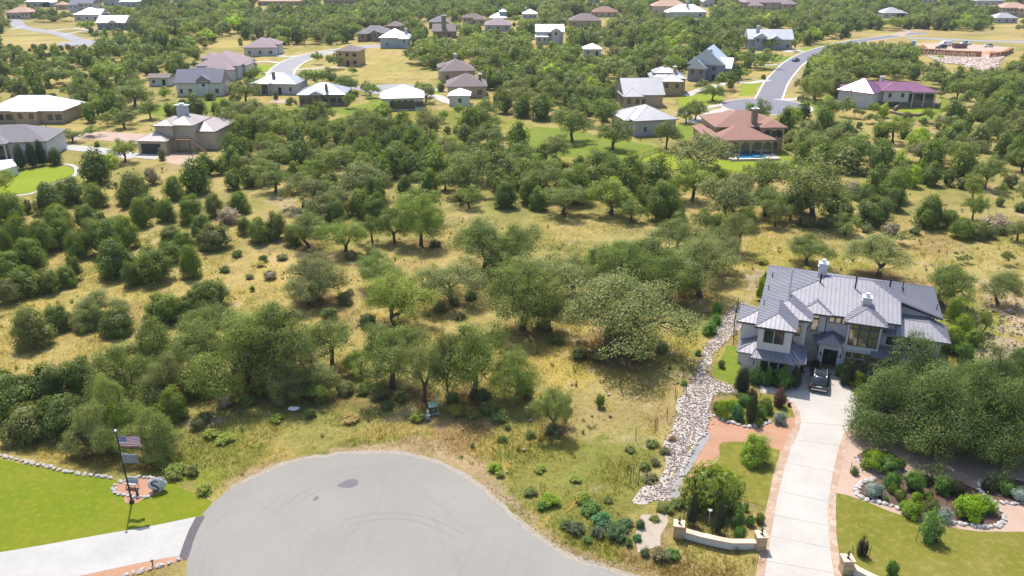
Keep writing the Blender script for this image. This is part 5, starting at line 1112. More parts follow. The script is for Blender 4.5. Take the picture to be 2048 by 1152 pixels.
# ------------------------------------------------------------------ the large stone house on the right
HO = P(1478, 752); HA = R_(-20.6)
def HL(u, d, z=0): return (HO[0]+u*math.cos(HA)-d*math.sin(HA), HO[1]+u*math.sin(HA)+d*math.cos(HA), z)
def main_house():
    r = empty('stone_house', (HO[0], HO[1], 0), HA, label='large two-storey pale stone house with ribbed lavender-grey metal roofs at the right', cat='house')
    ST = plain('pale_limestone', (.60, .565, .56), .85, scale=1.2, var=.12, bstr=.3); BL = stonemat('limestone_blocks', (.44, .38, .32), (.66, .59, .52), (.50, .46, .42), 2.0, (1, 1, 2.1), gap=.05)
    RM_ = roofmat('roof_seamed_grey', (.25, .245, .265), metal=.25, rough=.42); RBm = plain('roof_seam', (.19, .18, .24), .45, .2); GT = plain('dark_fascia', (.07, .075, .08), .45)
    w = MB(); K = .0
    w.box(0, 4.85, .7, 5.0, 0, 2.75); w.box(4.85, 6.15, 1.1, 6, 0, 2.6); w.box(1.38, 4.9, .72, 7, 2.75, 6.32); w.box(1.7, 6.3, 3.9, 18.4, 2.6, 6.3); w.box(-.55, 1.4, 3.1, 6.6, 0, 5.45)
    w.box(1.72, 15.1, 6.6, 18.42, 0, 6.25); w.box(5.95, 8.25, 6.25, 9, 4.0, 6.3)
    # right section with its raking top
    o = [(15.1, 0), (19.6, 0), (19.6, 6.2), (15.1, 7.45)]
    w.add([(a, 10.1, c) for a, c in o]+[(a, 13.0, c) for a, c in o], [(0, 1, 2, 3), (7, 6, 5, 4), (0, 4, 5, 1), (1, 5, 6, 2), (2, 6, 7, 3), (3, 7, 4, 0)])
    w.box(14.95, 15.3, 6.6, 10.12, 5.0, 6.3); w.box(15.1, 19.6, 13.0, 18.3, 0, 5.9)
    w.box(14.0, 20.1, 6.32, 10.08, 0, 5.0)
    w.box(10.55, 13.95, 5.2, 9, 0, 6.32)
    w.box(10.5, 14.0, 5.14, 5.3, 2.82, 3.0)
    # porch piers and lintel
    w.box(7.95, 8.45, 4.95, 6.58, 0, 3.35); w.box(10.0, 10.53, 4.95, 6.58, 0, 3.35); w.box(8.45, 10.0, 5.0, 5.5, 2.55, 3.38)
    w.build('wall', ST, r)
    for a in ((4.95, 7.95, 6.42, 6.62, 0, 4.1), (5.05, 5.95, 3.72, 6.2, 2.95, 5.9), (.02, 1.75, .62, .72, 0, 1.1), (14.0, 17, 6.24, 6.32, 2.6, 3.5)): s = MB(); s.box(*a); s.build('stone_cladding', BL, r)
    # roofs
    b = MB(); fs = []
    def plane_set(vs, faces, fascia=.24):
        out = []
        for f in faces:
            pl = [vs[i] for i in f]; b.add(pl, [tuple(range(len(pl)))], 0); out.append(pl)
        return out
    A = [(1.1, 5.8, 6.4), (15.75, 5.8, 6.4), (15.75, 9.45, 7.58), (12.7, 12.4, 8.55), (8.2, 12.3, 8.55), (1.1, 19, 6.4), (20.25, 9.45, 6.2), (20.25, 19, 6.2)]
    main = [[A[0], A[1], A[2], A[3], A[4]], [A[5], A[0], A[4]], [A[3], A[2], A[6], A[7]], [A[5], A[4], A[3], A[7]]]
    for pl in main: b.add(pl, [tuple(range(len(pl)))], 0)
    fs += main
    # fascia and soffit of the main roof
    for p, q in ((A[0], A[1]), (A[1], A[2]), (A[2], A[6]), (A[6], A[7]), (A[7], A[5]), (A[5], A[0])):
        b.add([p, q, (q[0], q[1], q[2]-.22), (p[0], p[1], p[2]-.22)], [(0, 3, 2, 1)], 1)
    b.add([(1.1, 5.8, 6.18), (15.75, 5.8, 6.18), (15.75, 19, 6.15), (1.1, 19, 6.18)], [(0, 3, 2, 1)], 1)
    b.add([(15.7, 9.45, 7.2), (20.25, 9.45, 5.98), (20.25, 12, 5.98), (15.7, 12, 7.2)], [(0, 3, 2, 1)], 1)
    fs += roof_solid(b, 1.06, 6.8, 3.2, 18.5, 6.41, .33, 'hip')
    fs += roof_solid(b, 1.0, 5.35, -.08, 8.0, 6.39, .42, 'hip')
    fs += roof_solid(b, 5.35, 8.85, 5.5, 12.4, 6.43, .42, 'hip')
    fs += roof_solid(b, 10.05, 14.4, 4.4, 13.0, 6.42, .44, 'hip')
    fs += roof_solid(b, -1.1, 3.6, 2.5, 7.1, 5.5, .36, 'hip')
    # one-storey strips
    def shed(pl, th=.18):
        n = len(pl); b.add([(p[0], p[1], p[2]) for p in pl]+[(p[0], p[1], p[2]-th) for p in pl], [tuple(range(n)), tuple(range(n, 2*n))[::-1]]+[(i, n+i, n+(i+1) % n, (i+1) % n) for i in range(n)], 0)
        fs.append(pl)
    shed([(-.6, .1, 2.95), (1.42, .1, 2.95), (1.42, 2.1, 3.85)]); shed([(-.6, .1, 2.95), (1.42, 2.1, 3.85), (1.42, 3.4, 3.85), (-.6, 4.6, 2.95)])
    shed([(.9, -.35, 2.72), (5.6, -.35, 2.72), (4.92, .72, 3.30), (1.38, .72, 3.30)]); shed([(.9, -.35, 2.72), (1.38, .72, 3.30), (1.38, 1.2, 3.3), (.9, 1.2, 2.72)])
    shed([(5.6, -.1, 2.70), (6.75, .3, 2.70), (5.0, 2.0, 3.55), (4.9, .72, 3.30)]); shed([(6.75, .3, 2.70), (6.75, 3.9, 2.70), (5.05, 3.9, 3.55), (5.0, 2.0, 3.55)])
    shed([(14.35, 5.6, 5.12), (20.85, 5.6, 5.12), (18.9, 8.5, 5.95), (14.35, 8.5, 5.95)]); shed([(20.85, 5.6, 5.12), (20.85, 10.05, 5.12), (18.9, 10.05, 5.95), (18.9, 8.5, 5.95)])
    shed([(18.9, 8.5, 5.94), (18.9, 10.08, 5.94), (14.35, 10.08, 5.94), (14.35, 8.5, 5.94)])
    shed([(13.3, 4.3, 2.8), (18.2, 4.3, 2.8), (18.2, 6.35, 3.45), (13.3, 6.35, 3.45)])
    # entry roof: small front gable with hipped wings
    shed([(7.55, 4.5, 3.42), (10.15, 4.5, 3.42), (9.2, 5.6, 4.15)]); shed([(7.55, 4.5, 3.42), (9.2, 5.6, 4.15), (9.2, 6.6, 4.15), (7.1, 6.6, 3.42)]); shed([(10.15, 4.5, 3.42), (10.6, 6.6, 3.42), (9.2, 6.6, 4.15), (9.2, 5.6, 4.15)])
    roof = b.build('roof', [RM_, GT], r)
    s = MB()
    for f in fs: ribs(s, f, .46, h=.05, w=.05)
    caps(s, fs, 0, .055); s.build('standing_seams', RBm, roof)
    # under-eave brackets, posts and downpipes
    for (u, d, z0, z1) in ((1.35, -.1, 1.5, 2.6), (4.7, -.1, 1.3, 2.6), (5.95, 6.2, 4.2, 6.2), (8.3, 6.1, 3.0, 6.2), (14.5, 6.2, 3.9, 5.0), (16.2, 6.2, 4.2, 5.0), (17.6, 6.2, 4.2, 5.0), (19.8, 6.2, 4.2, 5.0)): k = MB(); k.tube([(u, d+.5, z0), (u, d+.1, z1)], .05, 4); k.build('bracket', GT, r)
    k = MB(); k.tube([(6.25, 6.18, .2), (6.25, 6.18, 6.2)], .06, 5); k.build('downpipe', GT, r)
    for a, c in (((7.9, 5.0, 2.3), (7.5, 4.6, 3.3)), ((10.5, 4.9, 2.3), (10.3, 4.6, 3.3)), ((6.3, 3.6, 5.2), (6.7, 3.4, 6.2))): k = MB(); k.tube([a, c], .05, 4); k.build('bracket', GT, r)
    for (x, y, z0, z1, ww) in ((7.3, 13.0, 7.9, 9.7, .95), (12.2, 8.2, 6.9, 8.1, .9)):
        c = MB(); c.box(x-ww/2, x+ww/2, y-.4, y+.4, z0, z1); c.box(x-ww*.6, x+ww*.6, y-.5, y+.5, z1-.42, z1-.28)
        ch = c.build('chimney', ST, roof); c = MB(); c.box(x-ww*.6, x+ww*.6, y-.5, y+.5, z1, z1+.12); c.cyl(x, y, z1+.12, z1+.25, .16); c.cyl(x, y, z1+.25, z1+.5, .26); c.build('chimney_cap', STEEL, ch)
    v = MB()
    for px, py, z, l, rr in ((1640, 568, 7.9, 1.3, .09), (1711, 572, 8.3, 1.3, .09), (1780, 572, 8.0, .8, .09), (1806, 572, 7.9, .6, .06), (1806, 583, 7.6, .5, .06), (1545, 552, 6.8, .5, .06), (1537, 577, 6.7, .5, .05), (1528, 608, 6.7, .5, .05), (1581, 598, 7.0, .5, .06), (1874, 616, 6.6, .5, .05)):
        X, Y = P(px, py, z); u = (X-HO[0])*math.cos(HA)+(Y-HO[1])*math.sin(HA); d = -(X-HO[0])*math.sin(HA)+(Y-HO[1])*math.cos(HA)
        v = MB(); v.cyl(u, d, z-.5, z+l, rr, 8); v.build('vent_pipe', DARK, roof)
    G = GLASSM
    for u in (2.5, 3.6): window(r, u, .72, 4.35, .85, 1.35, gl=GLASS); window(r, u, .72, 5.85, .85, .28, gl=GLASS)
    for u in (2.45, 3.45, 4.4): window(r, u, .7, .35, .82, 2.1, gl=GLASS, fr=FRAMEW)
    for u in (11.25, 12.25, 13.25): window(r, u, 5.2, 3.45, .84, 1.85, gl=G); window(r, u, 5.2, 5.5, .84, .62, gl=G)
    for u in (11.25, 12.25, 13.25): window(r, u, 5.2, .35, .80, 1.35, gl=G); window(r, u, 5.2, 1.98, .80, .48, gl=G)
    window(r, 7.15, 6.25, 4.05, .62, 1.35, gl=G); window(r, 7.15, 6.25, 5.6, .62, .5, gl=G)
    for u in (8.85, 9.55, 10.2): window(r, u, 6.6, 5.2, .45, .62, gl=G)
    for u in (16.1, 17.2, 18.4): window(r, u, 10.1, 4.95, .62, .85, gl=G)
    for u in (15.2, 16.7, 18.2): window(r, u, 6.32, 3.7, .9, .8, gl=GLASS)
    window(r, 5.45, 3.72, 4.3, .4, 1.1, gl=G)
    window(r, -.57, 4.2, 3.9, .7, 1.2, 'l', gl=GLASS)
    for u in (8.85, 9.25, 9.65): sb = MB(); sb.box(-.11, .11, -.03, .02, 0, .24); sb.build('vent_opening', GLASS, r, (u, 4.99, 2.95))
    d = MB(); d.box(8.45, 10.0, 6.45, 6.58, 0, 2.5); do = d.build('door', plain('door_dark', (.025, .022, .02), .35), r)
    q = MB(); q.box(9.15, 9.19, 6.36, 6.46, 1.0, 1.3); q.build('door_handle', STEEL, do); q = MB(); q.box(8.6, 9.1, 6.42, 6.46, .5, 2.2); q.box(9.3, 9.8, 6.42, 6.46, .5, 2.2); q.build('door_glass', GLASS, do)
    for u in (8.2, 10.27):
        l = MB(); l.box(-.07, .07, -.16, .0, .0, .42); l.tube([(0, -.08, .42), (0, -.02, .62)], .02, 4); l.tube([(0, -.08, -.1), (0, -.08, 0)], [.01, .06], 6); l.build('wall_lantern', DARK, r, (u, 4.95, 1.75))
    LAND.append((1690, 650, 'the large stone house')); KEEP.append((1465, 520, 1900, 760))
    return r
main_house()
# arches of the two houses with arcades
Zt = depth(300); Wt = (1556-1428)*Zt/F
for k in range(5): arch(tile, -.16*Wt-.42*Wt+.84*Wt*(k+.5)/5, -6.2, .15, 2.0, 3.1)
Wa = (846-768)*depth(220)/F
for k in range(4): arch(arcade, -.33*Wa+.62*Wa*(k+.5)/4, 0, .3, 1.9, 2.6)
window(arcade, .41*Wa, 0, .9, 2.2, 1.4, mull=2)
for x, z in ((.25, .9), (.38, .9), (.22, 3.6), (.34, 3.6), (.44, 3.6)): window(tile, x*Wt, -2.6, z, .9, 1.3)
window(tile, .08*Wt, 0, 4.0, 1.0, 1.2)
# ------------------------------------------------------------------ vehicles
PAINT = {}
def paint(name, c, rough=.28, metal=.3):
    if name not in PAINT: PAINT[name] = plain('paint_'+name, c, rough, metal, .5, var=.05, scale=.7, bstr=.02)
    return PAINT[name]
TYRE = plain('tyre', (.025, .025, .025), .9); RIM = plain('rim', (.45, .45, .47), .35, .6); REDL = plain('tail_lamp_red', (.5, .02, .02), .25, spec=.6); LAMPW = plain('lamp_clear', (.7, .7, .7), .2, spec=.6)
def loft(b, secs, m=0):
    n = len(secs[0]); o = len(b.v); vs = [p for s_ in secs for p in s_]
    fs = [(i*n+k, (i+1)*n+k, (i+1)*n+(k+1) % n, i*n+(k+1) % n) for i in range(len(secs)-1) for k in range(n)]
    fs += [tuple(range(n)), tuple(range((len(secs)-1)*n, len(secs)*n))[::-1]]; b.add(vs, fs, m)
def csec(y, w, z0, z1, r=.12):
    return [(-w, y, z0+r), (-w+r, y, z0), (w-r, y, z0), (w, y, z0+r), (w, y, z1-r), (w-r, y, z1), (-w+r, y, z1), (-w, y, z1-r)]
def car(name, loc, rz, label, col, kind='suv', L=4.9, Wd=1.95, Ht=1.74, cat='car', fine=True, group=None):
    """y runs from the rear bumper (0) to the nose (L)"""
    r = empty(name, loc, rz, label=label, cat=cat, group=group); w = Wd/2; b = MB(); bh = Ht*.56
    prof = [(0, .88, .42, bh*.80), (.06, .95, .30, bh*.93), (.35, 1, .26, bh), (L*.30, 1, .25, bh*1.02), (L*.60, 1, .25, bh*1.0), (L*.66, 1, .25, bh*.99), (L*.86, .97, .26, bh*.90), (L*.96, .90, .30, bh*.80), (L, .78, .36, bh*.66)]
    if kind == 'van': prof = [(0, .95, .34, Ht*.98), (.08, .98, .28, Ht), (L*.5, 1, .26, Ht), (L*.74, 1, .26, Ht*.97), (L*.88, .97, .27, Ht*.60), (L, .88, .34, Ht*.48)]
    loft(b, [csec(y, w*a, z0, z1, .10) for y, a, z0, z1 in prof]); body = b.build('body', paint(col[0], col[1]), r, flat=False)
    g = MB()
    if kind == 'suv': cab = [(.12, .80, bh*.95, bh+.04), (.42, .78, bh*.95, Ht*.93), (.75, .76, bh*.95, Ht*.985), (L*.36, .76, bh*.95, Ht), (L*.52, .75, bh*.95, Ht*.97), (L*.68, .80, bh*.93, bh*1.0)]
    elif kind == 'sedan': cab = [(.55, .80, bh*.95, bh+.02), (1.15, .74, bh*.95, Ht*.96), (L*.42, .73, bh*.95, Ht), (L*.53, .73, bh*.95, Ht*.97), (L*.70, .80, bh*.93, bh)]
    elif kind == 'pickup': cab = [(L*.36, .78, bh*.95, bh+.04), (L*.385, .76, bh*.95, Ht*.97), (L*.5, .75, bh*.95, Ht), (L*.60, .74, bh*.95, Ht*.95), (L*.70, .80, bh*.93, bh)]
    else: cab = [(L*.56, 1.01, Ht*.58, Ht*.88), (L*.74, 1.005, Ht*.58, Ht*.90), (L*.82, .97, Ht*.58, Ht*.72)]
    loft(g, [csec(y, w*a, z0, z1, .08) for y, a, z0, z1 in cab]); g.build('window', GLASS, body, flat=False)
    if kind != 'van' and fine:
        t = MB(); y0 = cab[2][0]-.05; y1 = cab[-2][0]; t.box(-w*.60, w*.60, y0, y1, Ht-.03, Ht+.012); ro = t.build('roof_panel', paint(col[0], col[1]), body)
        if kind == 'suv':
            t = MB(); t.box(-w*.46, w*.46, y0+.5, y1-.5, Ht+.012, Ht+.022); t.build('sunroof', GLASS, ro)
            for s in (-1, 1): q = MB(); q.tube([(s*w*.62, y0-.1, Ht-.02), (s*w*.63, y0+.1, Ht+.05), (s*w*.63, y1-.1, Ht+.05), (s*w*.62, y1+.1, Ht-.02)], .025, 5); q.build('roof_rail', RIM, body)
    for s in (-1, 1):
        for y in (L*.19, L*.81):
            q = MB(); q.tube([(s*(w-.20), 0, 0), (s*(w+.005), 0, 0)], .35, 16); tw = q.build('wheel', TYRE, r, (0, y, .35)); q = MB(); q.tube([(s*(w-.04), 0, 0), (s*(w+.012), 0, 0)], .22, 10); q.build('rim', RIM, tw)
        if fine:
            q = MB(); q.box(s*w*.93-.12 if s > 0 else -w*.93-.02, s*w*.93+.02 if s > 0 else -w*.93+.12, -.015, .22, bh*.70, bh*.86); q.build('tail_light', REDL, r)
            q = MB(); q.box(s*w*.66-.16, s*w*.66+.16, L-.18, L+.0, bh*.56, bh*.70); q.build('headlight', LAMPW, r)
            q = MB(); q.box(min(s*w, s*(w+.2)), max(s*w, s*(w+.2)), L*.60, L*.60+.12, bh, bh+.14); q.build('mirror', paint(col[0], col[1]), r)
    if fine:
        q = MB(); q.box(-w*.82, w*.82, -.06, .10, .34, .52); q.build('bumper', RIM, r); q = MB(); q.box(-.26, .26, -.035, .02, .70, .83); q.build('number_plate', plain('plate', (.65, .65, .63), .5), r)
        q = MB(); q.box(-w*.70, w*.70, -.02, .02, bh*.74, bh*.78); q.build('tailgate_trim', RIM, r)
    return r
cx, cy = P(1636, 787)
car('parked_car', (cx, cy, .03), HA+R_(-1), 'dark green-black suv with silver roof rails parked at the stone house door', ('suv_dark', (.022, .035, .033)), L=4.8)
bx, by = P(1587, 124)
car('moving_car', (bx, by, .09), R_(-40), 'dark blue car driving along the curving grey road', ('blue', (.05, .10, .17)), 'sedan', Ht=1.5, fine=False)
for px, py, lab, c, kd, a, L, Ht in ((1890, 92, 'white passenger van parked on the building plot', ('white', (.72, .74, .78)), 'van', 92, 5.8, 2.3), (1882, 97, 'black suv parked in front of the white van', ('black', (.02, .02, .025)), 'suv', 88, 4.9, 1.8), (1930, 90, 'white pickup truck parked just behind the brown skip', ('pearl', (.60, .64, .68)), 'pickup', 90, 5.6, 1.85), (1976, 94, 'dark-windowed white car parked alone right of the brown skip', ('white', (.72, .74, .78)), 'sedan', 90, 4.7, 1.5)):
    X, Y = P(px, py); Lh = L/2; car(kd if kd in ('van', 'suv') else 'pickup_truck' if kd == 'pickup' else 'parked_car', (X+Lh, Y, .10), R_(a), lab, c, kd, L=L, Ht=Ht, fine=False, cat='van' if kd == 'van' else 'car')
# ------------------------------------------------------------------ building plot
X, Y = P(1921, 97); sk = MB(); RUST = plain('skip_brown', (.20, .12, .11), .7, scale=1, var=.25)
Lk, Wk, Hk = 6.4, 2.4, 2.0
sk.add([(-Lk/2+.3, 0, .15), (Lk/2-.3, 0, .15), (Lk/2-.3, Wk, .15), (-Lk/2+.3, Wk, .15), (-Lk/2, 0, Hk), (Lk/2, 0, Hk), (Lk/2, Wk, Hk), (-Lk/2, Wk, Hk)], [(0, 3, 2, 1), (0, 1, 5, 4), (1, 2, 6, 5), (2, 3, 7, 6), (3, 0, 4, 7)])
sk.box(-Lk/2-.04, Lk/2+.04, -.06, .04, Hk-.12, Hk+.02); sk.box(-Lk/2-.04, Lk/2+.04, Wk-.04, Wk+.06, Hk-.12, Hk+.02)
for i in range(7): sk.box(-Lk/2+.6+i*.86, -Lk/2+.72+i*.86, -.07, .02, .2, Hk-.12)
so_ = sk.build('skip', RUST, None, (X, Y, .03)); tag(so_, 'large brown open waste skip beside the parked white van', 'skip')
X, Y = P(1828, 91); t = empty('portable_toilet', (X, Y, .0), 0, label='blue portable toilet at the left end of the building plot', cat='toilet cabin')
q = MB(); q.box(-.6, .6, 0, 1.2, 0, 2.1); q.build('cabin', plain('toilet_blue', (.05, .22, .50), .5), t); q = MB(); roof_solid(q, -.65, .65, -.05, 1.25, 2.2, .2, 'gx', .1); q.build('roof', [plain('toilet_roof', (.5, .6, .7), .5)]*2, t); q = MB(); q.box(-.4, .4, -.04, .01, .1, 1.9); q.build('door', plain('toilet_door', (.10, .30, .58), .5), t)
def mound(px, py, wpx, h, label):
    X, Y = P(px, py); Z = depth(py); rx = wpx*Z/F/2; rs = np.random.default_rng(int(px)); b = MB(); rings = 9; seg = 26; vs = []
    for i in range(rings+1):
        for k in range(seg):
            rr = i/rings; t = 6.283*k/seg; j = 1+.14*(rs.random()-.5); vs.append((math.cos(t)*rx*rr*j, math.sin(t)*rx*.7*rr*j, h*(1-rr**1.25)*j-.05))
    b.add(vs, [(i*seg+k, (i+1)*seg+k, (i+1)*seg+(k+1) % seg, i*seg+(k+1) % seg) for i in range(rings) for k in range(seg)])
    o = b.build('soil_mound', M_ORSOIL, None, (X, Y, 0), flat=False); tag(o, label, 'soil heap', 'orange soil heaps on the building plot')
mound(1842, 103, 44, 3.0, 'tall orange cone of soil at the left of the building plot'); mound(1924, 108, 50, 1.7, 'low orange soil heap in the middle of the staked trench'); mound(1985, 107, 60, 1.2, 'broad flat orange soil heap at the right of the building plot')
tb = MB(); pts = [P(x, y) for x, y in ((1832, 108), (1860, 108), (1900, 111), (1948, 113), (1960, 113))]
tb.prism(strip(pts, 1.6), 0, 2.2); pts = [P(x, y) for x, y in ((1982, 115), (2005, 112), (2022, 104))]; tb.prism(strip(pts, 1.6), 0, 2.0); tag(tb.build('earth_bank', plain('earth_bank', (.34, .16, .08), .95, scale=.6, var=.3), None), 'long cut bank of rust brown earth along the building plot', 'earth bank')
pb = MB(); pb.box(-.05, .05, -.05, .05, 0, 1.5); stake = None; sr = random.Random(3)
for i in range(44):
    a = i/43; 
    if a < .78: q_ = a/.78; x, y = 1838+q_*115, 111+q_*4.5
    else: q_ = (a-.78)/.22; x, y = 1985+q_*36, 117-q_*10
    X, Y = P(x+sr.uniform(-1, 1), y+.7+sr.uniform(-.4, .4))
    if stake is None: stake = pb.build('wooden_stake', plain('new_timber', (.62, .50, .34), .8), None); o = stake
    else: o = stake.copy(); COL.objects.link(o)
    o.location = (X, Y, -.02); o.rotation_euler = (sr.uniform(-.12, .12), sr.uniform(-.12, .12), 0); o.scale = (2.2, 2.2, sr.uniform(1.0, 1.7)); tag(o, 'pale wooden stake standing along the earth bank of the building plot', 'stake', 'stakes along the earth bank')
# rubble and creek stones
def rocks(name, n, pl, s0, s1, cols, label, cat, seed=1, z=0.0, flat=.6):
    rs = np.random.default_rng(seed); xs = [p[0] for p in pl]; ys = [p[1] for p in pl]
    x = rs.uniform(min(xs), max(xs), n*3); y = rs.uniform(min(ys), max(ys), n*3); k = inpoly(x+rs.normal(0, .25, n*3), y+rs.normal(0, .25, n*3), pl); x, y = x[k][:n], y[k][:n]; n = len(x)
    ico = np.array([(0, 0, 1), (.89, 0, .45), (.28, .85, .45), (-.72, .53, .45), (-.72, -.53, .45), (.28, -.85, .45), (.72, .53, -.45), (-.28, .85, -.45), (-.89, 0, -.45), (-.28, -.85, -.45), (.72, -.53, -.45), (0, 0, -1)])
    f = np.array([(0, 1, 2), (0, 2, 3), (0, 3, 4), (0, 4, 5), (0, 5, 1), (1, 6, 2), (2, 7, 3), (3, 8, 4), (4, 9, 5), (5, 10, 1), (6, 7, 2), (7, 8, 3), (8, 9, 4), (9, 10, 5), (10, 6, 1), (11, 7, 6), (11, 8, 7), (11, 9, 8), (11, 10, 9), (11, 6, 10)])
    s = s0+(s1-s0)*rs.random((n, 1, 1))**2; a = rs.random(n)*6.28; V = ico[None]*(1+.5*(rs.random((n, 12, 1))-.5))*np.array([1, .7, flat])*s
    V = np.stack([V[..., 0]*np.cos(a)[:, None]-V[..., 1]*np.sin(a)[:, None]+x[:, None], V[..., 0]*np.sin(a)[:, None]+V[..., 1]*np.cos(a)[:, None]+y[:, None], V[..., 2]+z+s[..., 0]*.2], -1)
    Fq = (f[None]+12*np.arange(n)[:, None, None]).reshape(-1, 3); c = np.array(cols)[rs.integers(len(cols), size=n)]*(.75+.4*rs.random((n, 1)))
    o = link(name, npmesh(name, V.reshape(-1, 3), Fq, STONE, np.repeat(c, 12, 0), nper=3)); tag(o, label, cat, kind='stuff')
m, nt, out = newmat('loose_stone'); a = N(nt, 'ShaderNodeAttribute'); a.attribute_name = 'tint'; n_ = noise(nt, 9, 4, .7); princ(nt, out, mixc(nt, 1, a.outputs['Color'], ramp(nt, n_.outputs[0], [(.3, (.7, .68, .66)), (.7, (1.15, 1.15, 1.15))]), 'MULTIPLY'), .9, 0, .2, n_.outputs[0], .5, .04); STONE = m
WS = [(.39, .345, .31), (.35, .29, .235), (.28, .24, .20), (.44, .40, .365), (.27, .21, .16), (.22, .18, .145)]
rocks('creek_stones', 15000, poly(CREEK), .03, .14, WS, 'loose white and tan limestone rubble filling the creek bed', 'rubble', 2, .01)
rocks('plot_rubble', 2600, poly([(1855, 114), (1900, 116), (1960, 118), (2010, 114), (2000, 122), (1995, 138), (1960, 148), (1925, 130), (1880, 126)]), .2, .8, [(.62, .50, .43), (.55, .42, .35), (.68, .58, .52)], 'broken pale rock rubble below the building plot', 'rubble', 4)
rocks('meadow_stones', 900, [(-60, 60), (60, 60), (110, 180), (-110, 180)], .05, .28, WS, 'scattered pale stones in the wild grass', 'stones', 6, -.05)
rocks('slope_stones', 420, poly([(1960, 590), (2060, 600), (2080, 760), (1990, 735), (1900, 690)]), .06, .28, WS, 'pale broken limestone on the slope right of the house', 'rubble', 8)
rocks('verge_gravel', 1500, poly([(1005, 1005), (1030, 1025), (1062, 1058), (1105, 1088), (1150, 1112), (1200, 1132), (1300, 1152), (1290, 1140), (1180, 1110), (1090, 1060), (1030, 1000), (985, 970), (960, 960)]), .02, .09, WS, 'loose pale gravel along the edge of the turning circle', 'gravel', 9)
# ------------------------------------------------------------------ rocks edging beds, each a rock of its own
ROCKM = []
for i in range(5):
    b = MB(); b.ell((0, 0, 0), (.30, .21, .17), 8, 5, jit=.45); me_o = b.build('edging_rock', plain('edging_limestone', (.48, .44, .41), .9, scale=5, var=.28, bstr=.6), None); ROCKM.append(me_o.data); bpy.data.objects.remove(me_o)
er = random.Random(9)
def edging(px, label, group, sp=.52, closed=False, sc=1.0):
    pts = poly(smooth(px, 4, False)); L = 0
    for i in range(len(pts)-1):
        d = math.dist(pts[i], pts[i+1])
        while L < d:
            t = L/d; o = bpy.data.objects.new('edging_rock', ROCKM[er.randrange(5)]); COL.objects.link(o)
            o.location = (pts[i][0]+(pts[i+1][0]-pts[i][0])*t+er.uniform(-.05, .05), pts[i][1]+(pts[i+1][1]-pts[i][1])*t+er.uniform(-.05, .05), .07); o.rotation_euler = (er.uniform(-.2, .2), er.uniform(-.2, .2), er.random()*6.28); s = sc*er.uniform(.75, 1.25); o.scale = (s, s, s)
            tag(o, label, 'rock', group); L += sp*sc*er.uniform(.85, 1.15)
        L -= d
edging([(-20, 905), (0, 911), (50, 923), (90, 932), (140, 945), (190, 952), (232, 958)], 'pale rock in the rough stone row behind the bright lawn at the left', 'rocks along the back of the left lawn', .62, sc=1.05)
edging([(228, 978), (236, 966), (258, 959), (290, 955), (312, 959)], 'white rock edging the oval flagpole bed', 'rocks round the flagpole bed', .6, sc=.85)
edging([(228, 980), (236, 988), (262, 991), (286, 996), (305, 990)], 'white rock edging the oval flagpole bed', 'rocks round the flagpole bed', .6, sc=.85)
edging([(250, 1152), (280, 1143), (310, 1136), (335, 1128), (358, 1119)], 'white rock in the short row below the gravel strip at lower left', 'rocks below the left gravel strip', .7, sc=.9)
edging([(1722, 965), (1713, 984), (1722, 996), (1740, 1002), (1770, 1008), (1800, 1018), (1815, 1022)], 'white rock edging the left part of the long dark flower bed', 'rocks round the long flower bed, left part', .5)
edging([(1716, 974), (1730, 963), (1752, 958)], 'white rock edging the left part of the long dark flower bed', 'rocks round the long flower bed, left part', .5)
edging([(1880, 1041), (1920, 1048), (1960, 1054), (1998, 1052), (2009, 1040), (2004, 1026), (1985, 1008)], 'white rock edging the right end of the long dark flower bed', 'rocks round the long flower bed, right end', .5)
edging([(1712, 915), (1722, 930), (1745, 940), (1775, 946), (1805, 940)], 'white rock edging the small yellow-green bed by the driveway', 'rocks round the small green bed', .5, sc=.8)
edging([(1968, 958), (1956, 970), (1966, 990), (1985, 1003), (2030, 1008), (2060, 1008)], 'rock edging the shaded bed at the right edge', 'rocks round the shaded bed', .5, sc=.85)
edging([(1430, 832), (1445, 840), (1468, 847), (1495, 854), (1520, 851), (1545, 842)], 'white rock edging the shrub bed left of the driveway top', 'rocks round the shrub bed', .55)
edging([(1412, 868), (1396, 880), (1384, 902), (1368, 932), (1362, 955)], 'white rock along the right bank of the creek', 'rocks along the creek bank', .5, sc=.9)
edging([(1424, 790), (1418, 812), (1408, 838), (1412, 862)], 'white rock along the upper bend of the creek bank', 'rocks along the upper creek bank', .6, sc=.7)
# ------------------------------------------------------------------ flagpole, monument rock, bench
X, Y = P(264, 1005); fp = empty('flagpole', (X, Y, 0), label='tall dark flagpole standing in the small gravel bed on the left lawn', cat='flagpole')
q = MB(); q.cyl(0, 0, 0, .25, .22, 10); q.tube([(0, 0, .2), (0, 0, 7.2)], [.08, .05], 8); q.build('pole', DARK, fp); q = MB(); q.ell((0, 0, 7.28), (.13, .13, .11)); q.build('ball_finial', STEEL, fp, flat=False)
q = MB(); q.tube([(0, 0, 5.15), (1.1, 0, 4.85)], .018, 4); q.tube([(.06, 0, 4.1), (.06, 0, 5.15)], .02, 4); q.build('halyard', plain('rope', (.6, .6, .58), .8), fp)
def flag(par, name, x0, z0, w, h, mats, fn, label):
    nx, nz = 30, 13; b = MB(); ca = math.cos(.2)
    def pt(i, k): s = i/nx; return (x0+w*s, .12*math.sin(s*9)*s+.04*math.sin(k*.7), z0+h*k/nz-.16*s*s-.05*math.sin(s*7))
    for i in range(nx):
        for k in range(nz): b.add([pt(i, k), pt(i+1, k), pt(i+1, k+1), pt(i, k+1)], [(0, 1, 2, 3)], fn(i, k))
    o = b.build(name, mats, par); tag(o, label, 'flag'); return o
